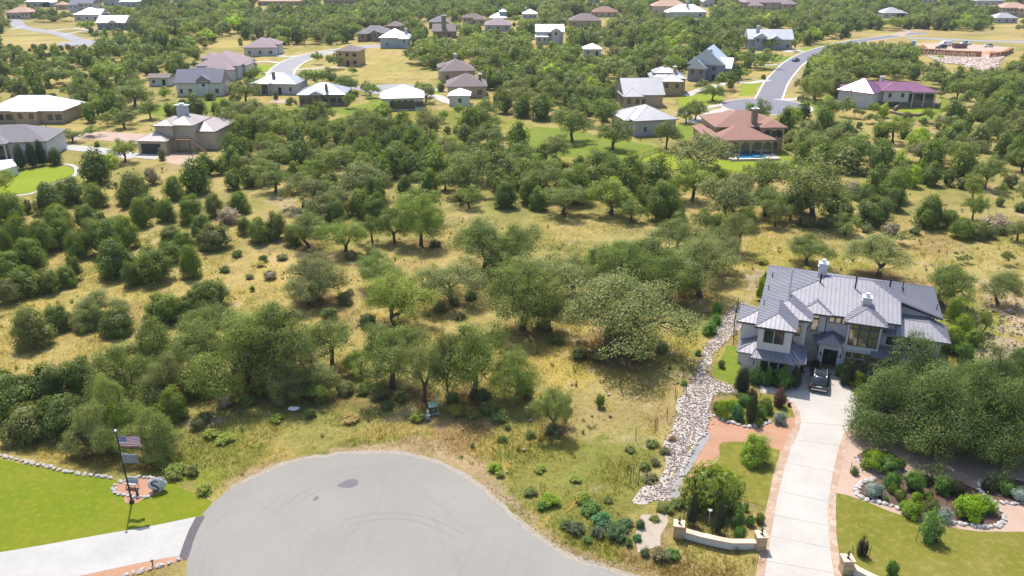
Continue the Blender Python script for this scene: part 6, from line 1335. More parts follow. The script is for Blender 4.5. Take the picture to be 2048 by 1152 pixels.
FR, FW, FB, FG = plain('flag_red', (.42, .07, .13), .8), plain('flag_white', (.72, .70, .72), .8), plain('flag_blue', (.05, .05, .25), .8), plain('flag_grey', (.22, .24, .26), .8)
def stars(i, k):
    if i < 12 and k >= 6: return 1 if ((i % 2 == 1) and (k % 2 == 0)) else 2
    return 0 if k % 2 == 0 else 1
fo = flag(None, 'flag', X+.08, 5.75, 1.75, 1.05, [FR, FW, FB], stars, 'red, white and blue striped flag with star field flying from the pole'); fo.location = (0, Y, 0)
def gp(i, k): return 1 if 4 < k < 9 and 11 < i < 19 else 0
fo = flag(None, 'flag', X+.08, 4.15, 1.25, .85, [FG, FW], lambda i, k: 1 if k > 11 else 0, 'smaller dark grey flag hanging below the striped one'); fo.location = (0, Y, 0)
X, Y = P(317, 982); q = MB(); rs_ = random.Random(4)
vs = []; seg = 16
for i in range(9):
    for k in range(seg):
        t = 6.283*k/seg; ph = math.pi*(i/8); j = 1+.16*(rs_.random()-.5); vs.append((.82*math.sin(ph)*math.cos(t)*j, .34*math.sin(ph)*math.sin(t)*j, .72+.72*math.cos(ph)*j))
q.add(vs, [(i*seg+k, (i+1)*seg+k, (i+1)*seg+(k+1) % seg, i*seg+(k+1) % seg) for i in range(8) for k in range(seg)])
mr = empty('monument_rock', (X, Y, 0), R_(12), label='upright grey-white boulder carrying a curly black letter S', cat='boulder'); q.build('boulder', plain('boulder_grey', (.50, .51, .52), .9, scale=3, var=.35, bstr=.8), mr)
q = MB(); S_ = [(.26, 1.12), (.16, 1.24), (-.02, 1.27), (-.20, 1.18), (-.24, 1.02), (-.12, .88), (.08, .76), (.22, .60), (.22, .42), (.06, .30), (-.14, .30), (-.28, .42)]
sp3 = smooth([(a-.1, c) for a, c in S_], 4, False); q.tube([(a, -.37+.25*abs(c-.75)**2, c) for a, c in sp3], [.03+.03*math.sin(math.pi*i/(len(sp3)-1)) for i in range(len(sp3))], 5); q.build('letter', plain('black_paint', (.015, .015, .015), .5), mr)
X, Y = P(265, 976); bn = empty('garden_bench', (X, Y, 0), R_(-10), label='small grey stone bench with dark legs behind the flagpole', cat='bench'); q = MB(); q.box(-.5, .5, -.2, .25, .42, .52); q.build('seat', plain('bench_stone', (.42, .42, .40), .8), bn); q = MB(); q.box(-.5, .5, .22, .30, .5, 1.0); q.build('backrest', plain('bench_stone', (.42, .42, .40), .8), bn)
for s in (-.42, .42): q = MB(); q.tube([(s, -.18, .42), (s*1.1, -.25, 0)], .03, 5); q.tube([(s, .2, .42), (s*1.1, .3, 0)], .03, 5); q.build('leg', DARK, bn)
X, Y = P(276, 994); q = MB(); q.cyl(0, 0, 0, .5, .07, 8); q.ell((0, 0, .58), (.12, .1, .14)); q.cyl(0, 0, .3, .34, .16, 8); tag(q.build('garden_ornament', DARK, None, (X, Y, 0)), 'small dark garden ornament just right of the flagpole foot', 'ornament')
X, Y = P(306, 1132); q = MB(); q.cyl(0, 0, 0, .45, .05, 6); q.ell((0, 0, .5), (.12, .12, .06)); tag(q.build('path_light', DARK, None, (X, Y, .02)), 'little dark path light in the gravel strip at lower left', 'garden light')
X, Y = P(304, 862)
# ------------------------------------------------------------------ utility box, post, plate, stump
X, Y = P(866, 824); u = empty('utility_box', (X, Y, 0), R_(14), label='green electric transformer box with pale top in the dry grass', cat='utility box')
GB = plain('utility_green', (.06, .11, .05), .55, scale=1, var=.2); q = MB(); q.box(-.42, .42, -.38, .38, .05, .82); q.build('cabinet', GB, u); q = MB(); q.add([(-.46, -.42, .80), (.46, -.42, .80), (.46, .42, .92), (-.46, .42, .92), (-.46, -.42, .86), (.46, -.42, .86), (.46, .42, .98), (-.46, .42, .98)], [(0, 3, 2, 1), (4, 5, 6, 7), (0, 1, 5, 4), (1, 2, 6, 5), (2, 3, 7, 6), (3, 0, 4, 7)]); q.build('lid', plain('utility_lid', (.30, .42, .36), .4), u); q = MB(); q.box(-.6, .6, -.55, .55, 0, .06); q.build('pad', M_CONC, u)
q = MB(); q.box(-.02, .02, -.40, -.37, .3, .6); q.build('door_handle', STEEL, u)
X, Y = P(873, 808); q = MB(); q.cyl(0, 0, 0, 1.05, .06, 8); q.cyl(0, 0, 1.05, 1.2, .09, 8); tag(q.build('marker_post', plain('post_white', (.62, .60, .55), .6), None, (X, Y, 0)), 'slim pale marker post right behind the green utility box', 'post')
X, Y = P(855, 838); q = MB(); q.cyl(0, 0, 0, .4, .24, 12); q.cyl(0, 0, .4, .46, .28, 12); tag(q.build('utility_pedestal', plain('pedestal_grey', (.24, .26, .27), .6), None, (X, Y, 0)), 'low round grey pedestal left of the green utility box', 'utility box')
X, Y = P(587, 820); q = MB(); q.ell((0, 0, .16), (.55, .32, .22), 10, 6, jit=.4); q.ell((.4, .2, .1), (.2, .2, .14), 8, 5, jit=.4); tag(q.build('white_rock', plain('white_rock', (.72, .70, .68), .8, scale=3, var=.15), None, (X, Y, 0)), 'bright white rock lying in the grass left of the utility box', 'rock')
X, Y = P(442, 806); st = empty('dead_stump', (X, Y, 0), label='bleached dead tree stump with a bent broken limb', cat='stump'); q = MB(); q.tube([(0, 0, -.1), (.05, 0, .7), (.1, .05, 1.5), (.12, 0, 1.9)], [.34, .24, .18, .12], 8); q.build('trunk', DEADW, st); q = MB(); q.tube([(.1, 0, 1.7), (.5, -.1, 1.85), (.25, 0, 2.1)], [.12, .1, .05], 6); q.tube([(.1, 0, 1.6), (-.4, .1, 2.0), (-.9, 0, 1.9)], [.1, .07, .03], 6); q.build('broken_limb', DEADW, st)
q = MB(); sr = random.Random(8)
for px, py, n in ((395, 850, 6), (1378, 905, 9)):
    X, Y = P(px, py); q = MB()
    for i in range(n): a = sr.random()*6.28; l = .5+sr.random(); q.tube([(sr.uniform(-.5, .5), sr.uniform(-.4, .4), .05), (math.cos(a)*l, math.sin(a)*l*.6, .15+.4*sr.random())], [.04, .015], 4)
    tag(q.build('brushwood', DEADW, None, (X, Y, 0)), 'little heap of bleached sticks by the bare patch under the oaks' if px < 500 else 'tangle of grey driftwood lying in the creek bed', 'brushwood')
X, Y = P(1149, 1012); q = MB(); q.tube([(-.75, -.75, .05), (-.3, -.3, .1), (.2, .35, .35), (.35, .8, .65)], .035, 5); tag(q.build('orange_hose', plain('orange_plastic', (.65, .25, .08), .6), None, (X, Y, 0)), 'orange bent plastic pipe sticking out of the weeds near the road', 'pipe')
# ------------------------------------------------------------------ low entry walls with piers
CAPM = stonemat('capstone', (.55, .34, .24), (.70, .56, .42), (.6, .5, .4), 1.4, (1, 1, 1), gap=.04); PIER = stonemat('pier_stone', (.30, .17, .08), (.56, .42, .26), (.5, .42, .32), 2.2, (1, 1, 2.4), gap=.05); PLAS = plain('wall_plaster', (.56, .53, .50), .85, scale=1.5, var=.08)
def entry_wall(pts, label, ha=.62):
    w = empty('entry_wall', (0, 0, 0), label=label, cat='garden wall'); w.location = (*pts[0], 0); pts2 = [(x-pts[0][0], y-pts[0][1]) for x, y in pts]
    q = MB(); q.prism(strip(pts2, .34), -.05, ha); q.build('wall', PLAS, w); q = MB(); q.prism(strip(pts2, .52), ha, ha+.09); q.build('coping', CAPM, w); return w
def pier(px, py, label, h=1.15, w=.78, rz=0):
    X, Y = P(px, py); r = empty('stone_pier', (X, Y, 0), rz, label=label, cat='pier'); q = MB(); q.box(-w/2, w/2, -w/2, w/2, -.05, h); q.build('shaft', PIER, r); q = MB(); q.box(-w/2-.06, w/2+.06, -w/2-.06, w/2+.06, h, h+.1); q.build('capstone', CAPM, r)
    l = empty('pier_statue', (X, Y, h+.1), label='small dark bronze figure on the '+label, cat='figurine'); q = MB(); q.box(-.1, .1, -.1, .1, 0, .05); q.tube([(0, 0, .05), (.05, 0, .22), (-.02, 0, .36), (0, 0, .5)], [.05, .08, .09, .05], 7); q.ell((.02, 0, .58), (.07, .07, .08), 8, 5); q.tube([(-.05, 0, .4), (-.16, .02, .28)], [.035, .02], 5); q.tube([(.05, 0, .42), (.15, -.02, .5)], [.035, .02], 5); q.build('figure', plain('bronze_dark', (.05, .08, .09), .45, .5), l)
wp = poly([(1362, 1072), (1400, 1083), (1440, 1092), (1462, 1096), (1488, 1096), (1510, 1096)]); entry_wall(wp, 'low curved white wall with stone coping left of the driveway mouth')
pier(1356, 1071, 'squat stone pier left of the curved wall', rz=R_(-12)); pier(1519, 1096, 'tall stone pier left of the driveway', 1.3)
wp = poly([(1696, 1140), (1714, 1152), (1745, 1168), (1800, 1190)]); entry_wall(wp, 'low white wall with stone coping right of the driveway at the bottom edge')
pier(1690, 1144, 'stone pier right of the driveway mouth', 1.3)
# ------------------------------------------------------------------ fence posts, garden stakes
FP = MB(); FP.tube([(0, 0, -.1), (0, 0, 1.5)], .035, 5); fpm = None
for i, (px, py, lab) in enumerate(((1260, 969, 'creek fence'), (1266, 955, 'creek fence'), (1277, 968, 'creek fence'), (1292, 973, 'creek fence'), (1272, 880, 'creek fence'), (1310, 865, 'creek fence'), (1334, 842, 'creek fence'), (1350, 800, 'creek fence'), (1352, 806, 'creek fence'), (1372, 790, 'creek fence'), (1380, 740, 'creek fence'), (1313, 860, 'creek fence'))):
    X, Y = P(px, py)
    if fpm is None: fpm = FP.build('fence_post', plain('post_green', (.05, .06, .05), .7), None); o = fpm
    else: o = fpm.copy(); COL.objects.link(o)
    o.location = (X, Y, 0); o.rotation_euler = (er.uniform(-.06, .06), er.uniform(-.06, .06), 0); tag(o, 'thin dark steel fence post in the weeds along the left bank of the creek', 'fence post', 'fence posts along the creek')
def stakes(l, where):
    for px, py in l:
        X, Y = P(px, py); o = fpm.copy(); COL.objects.link(o); o.name = 'garden_stake'; o.location = (X, Y, 0); o.rotation_euler = (er.uniform(-.15, .1), er.uniform(-.15, .15), 0); o.scale = (.8, .8, .8); tag(o, 'thin dark garden stake '+where, 'garden stake', 'garden stakes '+where)
stakes([(1831, 1082), (1837, 1062), (1873, 1085)], 'round the leafy young tree on the right lawn'); stakes([(1706, 1118), (1736, 1117)], 'beside the dark small tree on the right lawn'); stakes([(1810, 998), (1892, 1015), (1906, 1018), (1860, 992)], 'in the long flower bed'); stakes([(1424, 1062), (1366, 1040), (1453, 1062), (1492, 1025)], 'among the plants behind the low wall'); stakes([(1519, 800), (1700, 945), (1724, 945)], 'next to small plants by the driveway')
X, Y = P(1417, 1048); q = MB(); q.cyl(0, 0, 0, 1.35, .045, 6); q.ell((0, 0, 1.42), (.20, .20, .08), 12, 5); tag(q.build('garden_light', plain('light_cap', (.5, .5, .48), .5), None, (X, Y, 0)), 'white mushroom-capped garden post behind the low wall', 'garden light')
X, Y = P(1449, 1030); o = bpy.data.objects['garden_light'].copy(); COL.objects.link(o); o.location = (X, Y, 0); o.scale = (1.1, 1.1, .7); tag(o, 'lower white-capped garden post right beside the round bushes', 'garden light')
X, Y = P(1527, 772); q = MB(); q.tube([(0, 0, .05), (0, 0, .5), (0, .1, .75)], [.14, .1, .05], 8); q.ell((0, .12, .82), (.09, .09, .1)); q.tube([(0, -.1, .3), (.15, -.25, .05)], [.05, .03], 5); tag(q.build('patio_statue', DARK, None, (X, Y, .03)), 'dark little animal-like statue at the left end of the paved walk', 'statue')
X, Y = P(1578, 812); q = MB(); q.cyl(0, 0, 0, .34, .16, 12, r2=.22); tag(q.build('plant_pot', plain('pot_dark', (.04, .03, .03), .6), None, (X, Y, .02)), 'round dark pot near the top bend of the driveway', 'pot')
def patio_chair(u, d, rz, label):
    c = empty('porch_chair', HL(u, d, .03), HA+rz, label=label, cat='chair', group='chairs near the front door'); q = MB(); q.box(-.26, .26, -.26, .26, .40, .45); q.build('seat', DARK, c); q = MB(); q.box(-.26, .26, .23, .27, .45, .95); q.build('backrest', DARK, c)
    for a in (-.23, .23):
        for e in (-.23, .23): q = MB(); q.tube([(a, e, 0), (a, e, .42)], .02, 4); q.build('leg', DARK, c)
patio_chair(6.5, 2.6, .5, 'black metal chair by the stone wall, nearer the camera'); patio_chair(6.7, 4.6, 2.2, 'black metal chair by the stone wall, nearer the front door')
q = MB(); q.box(-.06, .06, 0, .02, 0, 1.0); 
# ------------------------------------------------------------------ garden plants
GL = {}
def plant(name, px, py, wpx, hpx, col, label, proto=None, cat='shrub', group=None):
    pr = proto or NS[int(px) % 4]; X, Y = P(px, py); Z = depth(py); wm = wpx*Z/F; hm_ = hpx*Z/F/.9
    o = link(name, pr[0]); o.location = (X, Y, .0); o.rotation_euler.z = (px*.37) % 6.28; o.scale = (wm/pr[2], wm/pr[2], hm_/pr[3]); o.color = (*col, 1); tag(o, label, cat, group); return o
GJ = NJ[2]
DK, RED, YG, GN, SV, OL, BG = (.055, .07, .03), (.16, .075, .06), (.24, .34, .025), (.12, .22, .04), (.30, .36, .32), (.18, .22, .05), (.10, .24, .09)
for a in ((1482, 788, 34, 48, DK, 'dark columnar shrub at the left corner of the garage wing'), (1504, 800, 22, 32, RED, 'reddish small shrub left of the paved walk'), (1501, 844, 26, 52, DK, 'tall near-black shrub in the middle of the shrub bed'), (1557, 812, 30, 46, RED, 'purple-leaved small tree beside the top of the driveway'),
          (1445, 834, 34, 32, YG, 'yellow-topped bush at the left end of the shrub bed'), (1474, 838, 30, 30, BG, 'rounded bright green bush left of the near-black shrub'), (1488, 808, 34, 20, GN, 'leafy green plant behind the round bushes'), (1520, 836, 30, 26, GN, 'rounded green bush right of the near-black shrub'), (1530, 822, 36, 26, OL, 'olive green bush behind the silver one'), (1560, 846, 30, 24, SV, 'silver-blue bush at the right end of the shrub bed'), (1462, 818, 26, 18, YG, 'small yellow-flowered clump at the back of the shrub bed'), (1515, 850, 22, 14, OL, 'low olive clump in front of the shrub bed'), (1432, 826, 18, 22, RED, 'brownish twiggy bush at the far left of the shrub bed'),
          (1510, 766, 30, 44, GN, 'feathery green hedge shrub under the three left windows, left one'), (1535, 770, 34, 46, GN, 'feathery green hedge shrub under the three left windows, middle one'), (1565, 776, 46, 52, GN, 'feathery green hedge shrub at the garage corner, largest one'), (1588, 774, 28, 36, DK, 'dark green hedge shrub nearest the walk to the door'), (1630, 740, 18, 22, DK, 'dark shrub by the left porch pier'), (1692, 768, 32, 44, DK, 'dark shrub right of the parked car'), (1712, 770, 30, 30, YG, 'lime green shrub under the right bay window'), (1680, 752, 24, 26, GN, 'green shrub against the right porch pier'), (1562, 800, 26, 14, GN, 'low green groundcover at the drive bend'),
          (1385, 1048, 26, 60, DK, 'dark green small tree left behind the low wall'), (1438, 1062, 26, 56, DK, 'dark narrow tree in the middle behind the low wall'), (1476, 1052, 28, 48, GN, 'light green upright plant behind the low wall'), (1478, 1078, 30, 26, GN, 'rounded green bush right behind the low wall'), (1500, 1050, 20, 20, GN, 'small green plant near the stone pier'), (1519, 1045, 22, 20, OL, 'spiky yucca next to the right stone pier'), (1412, 1025, 14, 22, YG, 'yellow-green sapling left of the white garden post'), (1493, 1020, 12, 20, YG, 'slender yellow-green sapling by the lawn edge'),
          (1722, 1110, 26, 50, (.07, .06, .035), 'dark reddish small tree on the lawn near the pier'), (1857, 1078, 52, 78, (.17, .29, .06), 'bright airy young tree in the middle of the right lawn'), (1783, 1152, 28, 34, GN, 'green plant cut by the bottom edge right of the drive'), (1708, 948, 20, 22, OL, 'wispy small plant at the left of the gravel beside the drive'),
          (1745, 938, 46, 36, YG, 'yellow-green mound at the left of the small bed'), (1775, 942, 50, 30, GN, 'green mound at the right of the small bed'), (1800, 938, 22, 22, GN, 'small green tuft at the right end of the small bed'), (1733, 915, 20, 20, OL, 'olive tuft at the top of the small bed'),
          (1748, 990, 42, 26, SV, 'silver-blue cushion plant at the left end of the long bed'), (1782, 975, 40, 32, GN, 'fresh green bush in the top row of the long bed, leftmost'), (1825, 980, 46, 40, (.17, .27, .05), 'large light green bush in the top row of the long bed'), (1785, 986, 20, 20, YG, 'small lime clump between the two light green bushes'), (1800, 998, 26, 22, OL, 'olive clump in the middle of the long bed'), (1832, 1005, 26, 22, YG, 'lime-leaved plant in the centre of the long bed'), (1822, 1030, 46, 30, YG, 'yellow-green mound at the lower edge of the long bed'), (1862, 1025, 34, 30, OL, 'olive bush left of the white plant'), (1888, 1040, 36, 34, SV, 'whitish grey bush right of the airy young tree'), (1855, 1000, 24, 20, OL, 'olive sprawl in the middle of the long bed'), (1884, 985, 40, 48, GN, 'tall green climber in the long bed beside the stakes'), (1912, 990, 34, 30, DK, 'dark green bush behind the red flowers'), (1915, 972, 26, 10, (.55, .12, .06), 'plant topped with red-orange flowers in the long bed'), (1935, 1032, 58, 42, (.26, .40, .02), 'big bright lime broad-leaved bush at the right of the long bed'), (1965, 1022, 56, 40, (.22, .33, .03), 'tall lime grass behind the broad-leaved bush'), (1850, 966, 30, 16, DK, 'dark low plant at the back of the long bed'), (1800, 1015, 16, 8, GN, 'tiny green tuft at the front edge of the long bed'), (1770, 1002, 14, 10, GN, 'tiny tuft by the silver cushion'),
          (1975, 980, 30, 22, DK, 'dark plant in the shaded right bed, left one'), (2012, 985, 44, 26, GN, 'green plant in the shaded right bed'), (2040, 1000, 40, 26, SV, 'grey-white plant in the shaded right bed'),
          (1433, 625, 24, 26, (.10, .26, .03), 'bright green sapling top of three beside the creek'), (1432, 648, 26, 26, (.10, .26, .03), 'bright green sapling, middle of three beside the creek'), (1418, 668, 36, 30, (.10, .26, .03), 'bright green sapling, lowest of three beside the creek'), (1443, 735, 16, 16, OL, 'little bush in the side lawn'),
          (1520, 598, 18, 40, YG, 'leafy plants at the left rear wall of the stone house'), (1528, 575, 14, 26, GN, 'leafy plant behind the rear corner of the stone house'),
          (1905, 640, 30, 40, (.20, .30, .03), 'lime green bush right of the stone house, upper'), (1925, 670, 44, 40, (.22, .30, .03), 'lime green bush right of the stone house, middle'), (1905, 700, 50, 44, (.20, .27, .03), 'lime green thicket right of the stone house, lower'), (1945, 690, 40, 30, (.20, .28, .04), 'yellow-green bush by the wire fence'), (1925, 720, 46, 34, GN, 'green bush just above the driveway trees'), (1890, 690, 40, 34, (.19, .27, .03), 'lime bush touching the right wall corner')):
    px, py, wp_, hp_, c, lab = a; plant('garden_shrub' if 'tree' not in lab and 'sapling' not in lab else 'garden_tree', px, py, wp_, hp_, c, lab, NW[int(px) % 4] if any(k_ in lab for k_ in ('feathery', 'reddish', 'airy', 'sapling', 'purple', 'climber', 'upright', 'wispy', 'grass')) else GJ if hp_ > wp_*1.25 else None, 'tree' if ('tree' in lab or 'sapling' in lab) else 'shrub')
# weeds round the road end, each clump its own
wd = [(1180, 1020, 60, 26, GN), (1205, 1045, 56, 34, BG), (1235, 1075, 56, 44, (.11, .17, .06)), (1250, 1055, 50, 30, (.11, .18, .06)), (1280, 1055, 26, 36, (.12, .19, .08)), (1275, 1080, 26, 26, BG), (1258, 1090, 24, 26, (.11, .18, .06)), (1150, 1060, 50, 26, (.10, .12, .06)), (1130, 1050, 34, 20, OL), (1165, 1000, 44, 26, GR2), (1100, 1005, 56, 30, YG), (1085, 1015, 30, 20, GN), (1060, 985, 40, 16, OL), (990, 938, 40, 24, YG), (1000, 950, 26, 16, GR2), (1290, 935, 34, 22, OL), (1310, 928, 30, 24, (.17, .19, .08)), (1300, 960, 44, 20, (.20, .20, .08)), (1330, 905, 32, 20, (.20, .19, .09)), (1305, 890, 36, 20, OL), (1260, 900, 30, 14, (.20, .22, .06)), (1345, 880, 24, 14, BR), (1368, 770, 20, 16, GN), (1396, 710, 18, 22, GN), (1330, 1020, 50, 26, OL), (1310, 1040, 30, 16, OL), (1290, 1110, 26, 34, (.16, .19, .08)), (1320, 1115, 50, 36, (.24, .22, .10)), (1345, 1110, 40, 20, GN), (1175, 1080, 26, 12, GN), (945, 892, 16, 12, OL), (1008, 880, 20, 16, GN), (1015, 855, 20, 14, OL), (410, 985, 44, 34, GR2), (350, 950, 60, 40, (.24, .30, .06)), (385, 945, 40, 30, OL), (330, 930, 44, 30, (.25, .30, .06)), (450, 880, 50, 20, GR2), (420, 870, 40, 20, GR2), (350, 960, 16, 22, (.42, .22, .10)), (620, 830, 34, 22, OL), (555, 840, 36, 18, GR2), (836, 838, 40, 30, GR2), (910, 825, 50, 28, (.38, .33, .05)), (940, 830, 50, 24, (.33, .28, .07)), (700, 838, 50, 14, (.40, .30, .10)), (640, 800, 40, 16, (.40, .30, .10)), (1060, 870, 30, 18, OL), (1215, 1000, 30, 14, OL), (1150, 960, 34, 14, GR2), (1080, 940, 34, 14, GR2), (1355, 1010, 40, 22, OL), (1390, 1020, 26, 14, OL), (1225, 1060, 40, 30, (.12, .18, .07)), (1195, 1068, 40, 26, (.14, .17, .10)),
      (520, 530, 26, 14, (.5, .42, .1)), (1523, 525, 34, 22, (.42, .40, .08)), (600, 560, 18, 8, BR)]
for i, (px, py, a_, b_, c) in enumerate(wd):
    nl = min(range(len(LAND)), key=lambda j: math.hypot(px-LAND[j][0], py-LAND[j][1])); nm = LAND[nl][2]
    GL.setdefault(nl, []).append((math.hypot(px-LAND[nl][0], py-LAND[nl][1]), px, py, a_, b_, c))
for nl, l in GL.items():
    l.sort()
    for i, (d, px, py, a_, b_, c) in enumerate(l):
        side = 'left of' if px < LAND[nl][0] else 'right of'
        plant('weed_clump', px, py, a_*.86, b_*.66, c, f"weedy clump {side} {LAND[nl][2]}, {(ordw(i)+' nearest') if i else 'nearest'} weed to it", NW[i % 4], 'weeds', 'weed clumps in the open grass')
# ------------------------------------------------------------------ pool, terraces and fences
def pool():
    r = empty('swimming_pool', (*P(1500, 318), 0), R_(4), label='small blue swimming pool with raised stone edge below the tile villa', cat='swimming pool')
    Z = depth(318); k = Z/F
    q = MB(); q.box(-46*k, 56*k, -2.0, 5.2, -.1, .45); q.build('terrace', stonemat('terrace_stone', (.40, .33, .27), (.56, .48, .40), (.5, .45, .4), 1.2), r)
    q = MB(); q.box(-46*k, 56*k, -1.95, 5.15, .45, .52); q.build('paving', plain('paving', (.60, .52, .45), .8), r)
    m, nt, out = newmat('pool_water'); n = noise(nt, 1.5, 3, .6); princ(nt, out, ramp(nt, n.outputs[0], [(.35, (.03, .26, .42)), (.65, (.06, .36, .52))]), .08, 0, .6, n.outputs[0], .1, .02)
    q = MB(); q.box(-30*k, 30*k, -1.2, 3.6, .46, .535); q.build('water', m, r)
    q = MB(); q.box(4*k, 20*k, -1.1, .6, .5, .75); q.build('spa_wall', plain('spa_tile', (.05, .10, .16), .4), r); q = MB(); q.box(5.5*k, 18.5*k, -.95, .45, .76, .775); q.build('spa_water', m, r)
pool()
def fence(pts, label, h=1.2, sp=2.2, rails=(.15, 1.1), pick=.14):
    r = empty('iron_fence', (*pts[0], 0), label=label, cat='fence'); x0, y0 = pts[0]; ra = MB(); M = plain('fence_iron', (.06, .06, .055), .6); np_ = 0
    for i in range(len(pts)-1):
        a, b = pts[i], pts[i+1]; L = math.dist(a, b); dx, dy = (b[0]-a[0])/L, (b[1]-a[1])/L
        for z in rails: ra.tube([(a[0]-x0, a[1]-y0, z), (b[0]-x0, b[1]-y0, z)], .025, 4)
        n = int(L/.45)
        for k in range(n): t = k*.45; ra.box(a[0]+dx*t-x0-.012, a[0]+dx*t-x0+.012, a[1]+dy*t-y0-.012, a[1]+dy*t-y0+.012, .1, h)
        n = max(1, round(L/sp))
        for k in range(n+(i == len(pts)-2)):
            if np_ > 60: break
            q = MB(); q.box(-.04, .04, -.04, .04, -.1, h+.08); q.build('post', M, r, (a[0]+dx*L*k/n-x0, a[1]+dy*L*k/n-y0, 0)); np_ += 1
    ra.build('railing', M, r)
fence(poly([(1328, 301), (1300, 311), (1275, 320), (1257, 330), (1300, 336), (1340, 340)]), 'black iron fence round the left corner of the villa lawn')
fence(poly([(1460, 352), (1500, 358), (1560, 362), (1600, 368)]), 'thin black iron fence below the pool lawn')
fence(poly([(1575, 297), (1588, 310), (1602, 332)]), 'dark fence running down the right side of the pool lawn')
fence(poly([(1932, 628), (1945, 648), (1958, 672), (1966, 695)]), 'low wire fence on the slope right of the stone house', 1.1)
fence(poly([(1475, 612), (1468, 650), (1466, 690)]), 'thin dark wire fence between creek and the left wall of the house', 1.2)
fence(poly([(60, 225), (30, 236), (10, 240)]), 'low dark rail in front of the dazzling white roof', 1.0)
# stone retaining terrace below the plum-roofed house
q = MB(); q.prism(strip(poly([(1788, 222), (1800, 214), (1830, 212), (1876, 214), (1878, 205)]), .5), -.05, 1.1); tag(q.build('retaining_wall', W_['brown'], None), 'dark stone retaining wall in front of the plum-roofed house', 'retaining wall')
q = MB(); q.prism(strip(poly([(1780, 226), (1800, 231), (1835, 233), (1850, 228)]), .5), -.05, .7); tag(q.build('retaining_wall', W_['brown'], None), 'lower curved stone wall round the bright oval lawn', 'retaining wall')
road('garden_path', [(1806, 214), (1803, 205), (1800, 196)], 2.2, .12, M_CONC)
# outside stairs of the tan house
Zs = depth(312); X, Y = P(352, 308); r = empty('outside_stairs', (X, Y, 0), R_(-4), label='reddish wooden outside stairs and deck on the tan two-storey house', cat='stairs'); WDM = plain('stair_timber', (.16, .08, .05), .8)
q = MB(); q.box(-2.2, 3.4, .6, 2.4, 3.0, 3.15); q.build('deck', WDM, r); q = MB()
for i in range(12): q.box(3.4+.28*i, 3.7+.28*i, .7, 1.8, 2.85-.24*i, 2.92-.24*i)
q.build('flight', WDM, r); q = MB(); q.tube([(-2.2, .6, 4.0), (3.4, .6, 4.0), (6.8, .7, 1.1)], .05, 4)
for i in range(12): q.tube([(-2.2+i*.5, .6, 3.1), (-2.2+i*.5, .6, 4.0)], .025, 4)
q.build('handrail', WDM, r); q = MB()
for x in (-2.1, .6, 3.3): q.box(x-.09, x+.09, .62, .8, 0, 3.0)
q.build('post', WDM, r)
gd = MB(); gd.box(-2.3, 2.3, -.06, .02, 0, 2.35); gd.build('garage_door', plain('garage_dark', (.05, .045, .05), .6), staircase_house, (-.3, 0, .02))
# white base wall of the left edge house
q = MB(); q.prism(poly([(-60, 366), (0, 360), (38, 349), (30, 335), (-60, 345)]), -.05, 1.9); tag(q.build('pool_wall', plain('pool_wall', (.52, .56, .62), .7), None), 'tall white terrace wall at the left edge below the grey roof', 'terrace wall')
for i, (px, py, w_) in enumerate(((44, 338, 26), (68, 334, 22), (86, 330, 22), (112, 330, 30))): plant('wall_shrub', px, py, w_, 40 if i < 3 else 28, (.06, .08, .035) if i < 3 else (.09, .13, .04), ['dark red-green shrub against the left edge house, nearest the white wall', 'dark narrow shrub under the tall windows of the left edge house', 'dark narrow shrub near the right corner of the left edge house', 'wide green shrub right of the left edge house'][i], GJ)
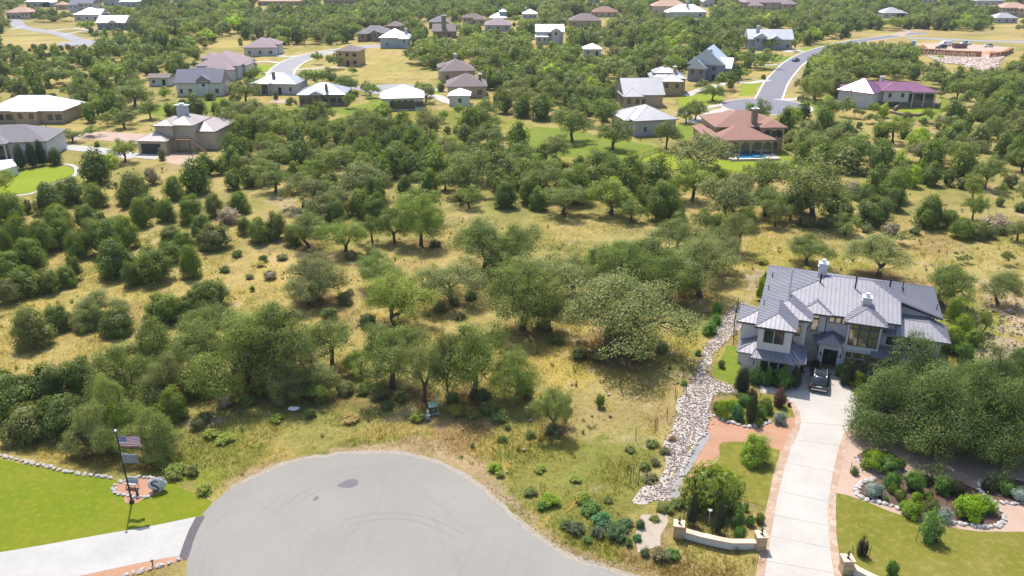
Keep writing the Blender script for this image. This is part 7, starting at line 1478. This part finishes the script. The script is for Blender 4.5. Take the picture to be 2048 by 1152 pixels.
# two workers on the building plot
SK, TR, SH, HR = plain('skin', (.42, .26, .18), .6), plain('trousers', (.06, .07, .12), .9), plain('shirt', (.45, .45, .42), .9), plain('hair', (.03, .02, .02), .7)
def person(px, py, label, shirt, rz=0, stoop=0.0):
    X, Y = P(px, py); b = MB(); r = empty('person', (X, Y, .02), rz, label=label, cat='person')
    def limb(pts, rad): b.tube(pts, rad, 8)
    q = MB(); t = stoop
    q.tube([(0, 0, .88), (0, -.1*t, 1.1), (0, -.25*t, 1.35), (0, -.32*t, 1.47), (0, -.36*t, 1.55)], [.15, .15, .19, .10, .055], 10)
    for s in (-1, 1): q.tube([(s*.09, 0, .92), (s*.11, .04, .5), (s*.12, 0, .06), (s*.12, -.14, .04)], [.10, .075, .05, .045], 8); q.tube([(s*.18, -.3*t, 1.40), (s*.25, -.3*t-.03, 1.12), (s*.22, -.35*t-.15, .88)], [.06, .045, .035], 7)
    q.ell((0, -.38*t, 1.66), (.085, .10, .12), 10, 8); q.build('body', SK, r, flat=False)
    c = MB(); c.tube([(0, 0, .86), (0, -.1*t, 1.1), (0, -.25*t, 1.36), (0, -.32*t, 1.47)], [.165, .165, .205, .11], 10)
    for s in (-1, 1): c.tube([(s*.18, -.3*t, 1.41), (s*.25, -.3*t-.03, 1.15)], [.075, .06], 8)
    c.build('shirt', shirt, r, flat=False); c = MB()
    for s in (-1, 1): c.tube([(s*.09, 0, .93), (s*.11, .04, .5), (s*.12, 0, .1)], [.115, .09, .07], 8)
    c.build('trousers', TR, r, flat=False); c = MB(); c.ell((0, -.37*t+.015, 1.70), (.095, .105, .105), 10, 6); c.build('hat', plain('hard_hat', (.6, .5, .1), .5), r, flat=False)
person(1870, 103, 'worker in a pale shirt standing left of the black suv', SH, .6); person(1878, 101, 'worker in a dark shirt bending in front of the black suv', plain('shirt_dark', (.08, .10, .14), .9), 2.0, .8); person(1829, 95, 'worker in a dark shirt standing by the orange cone of soil', plain('shirt_dark', (.08, .10, .14), .9), 1)

# the air between: even haze over the whole valley, its floor below the ground and the sky outside it
hz = MB(); hz.box(-1900, 1900, -120, 3100, -3, 62); m, nt, out = newmat('haze_air'); pv = N(nt, 'ShaderNodeVolumePrincipled'); pv.inputs['Color'].default_value = (.80, .88, 1, 1); pv.inputs['Density'].default_value = .00011; pv.inputs['Anisotropy'].default_value = .0
nt.links.new(pv.outputs[0], out.inputs['Volume']); ho = hz.build('haze', m); tag(ho, 'thin pale summer haze over the valley', 'haze', kind='stuff')
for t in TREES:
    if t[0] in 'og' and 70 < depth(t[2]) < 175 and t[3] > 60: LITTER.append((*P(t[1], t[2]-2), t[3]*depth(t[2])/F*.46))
build_ground(); build_tufts(); build_trees()
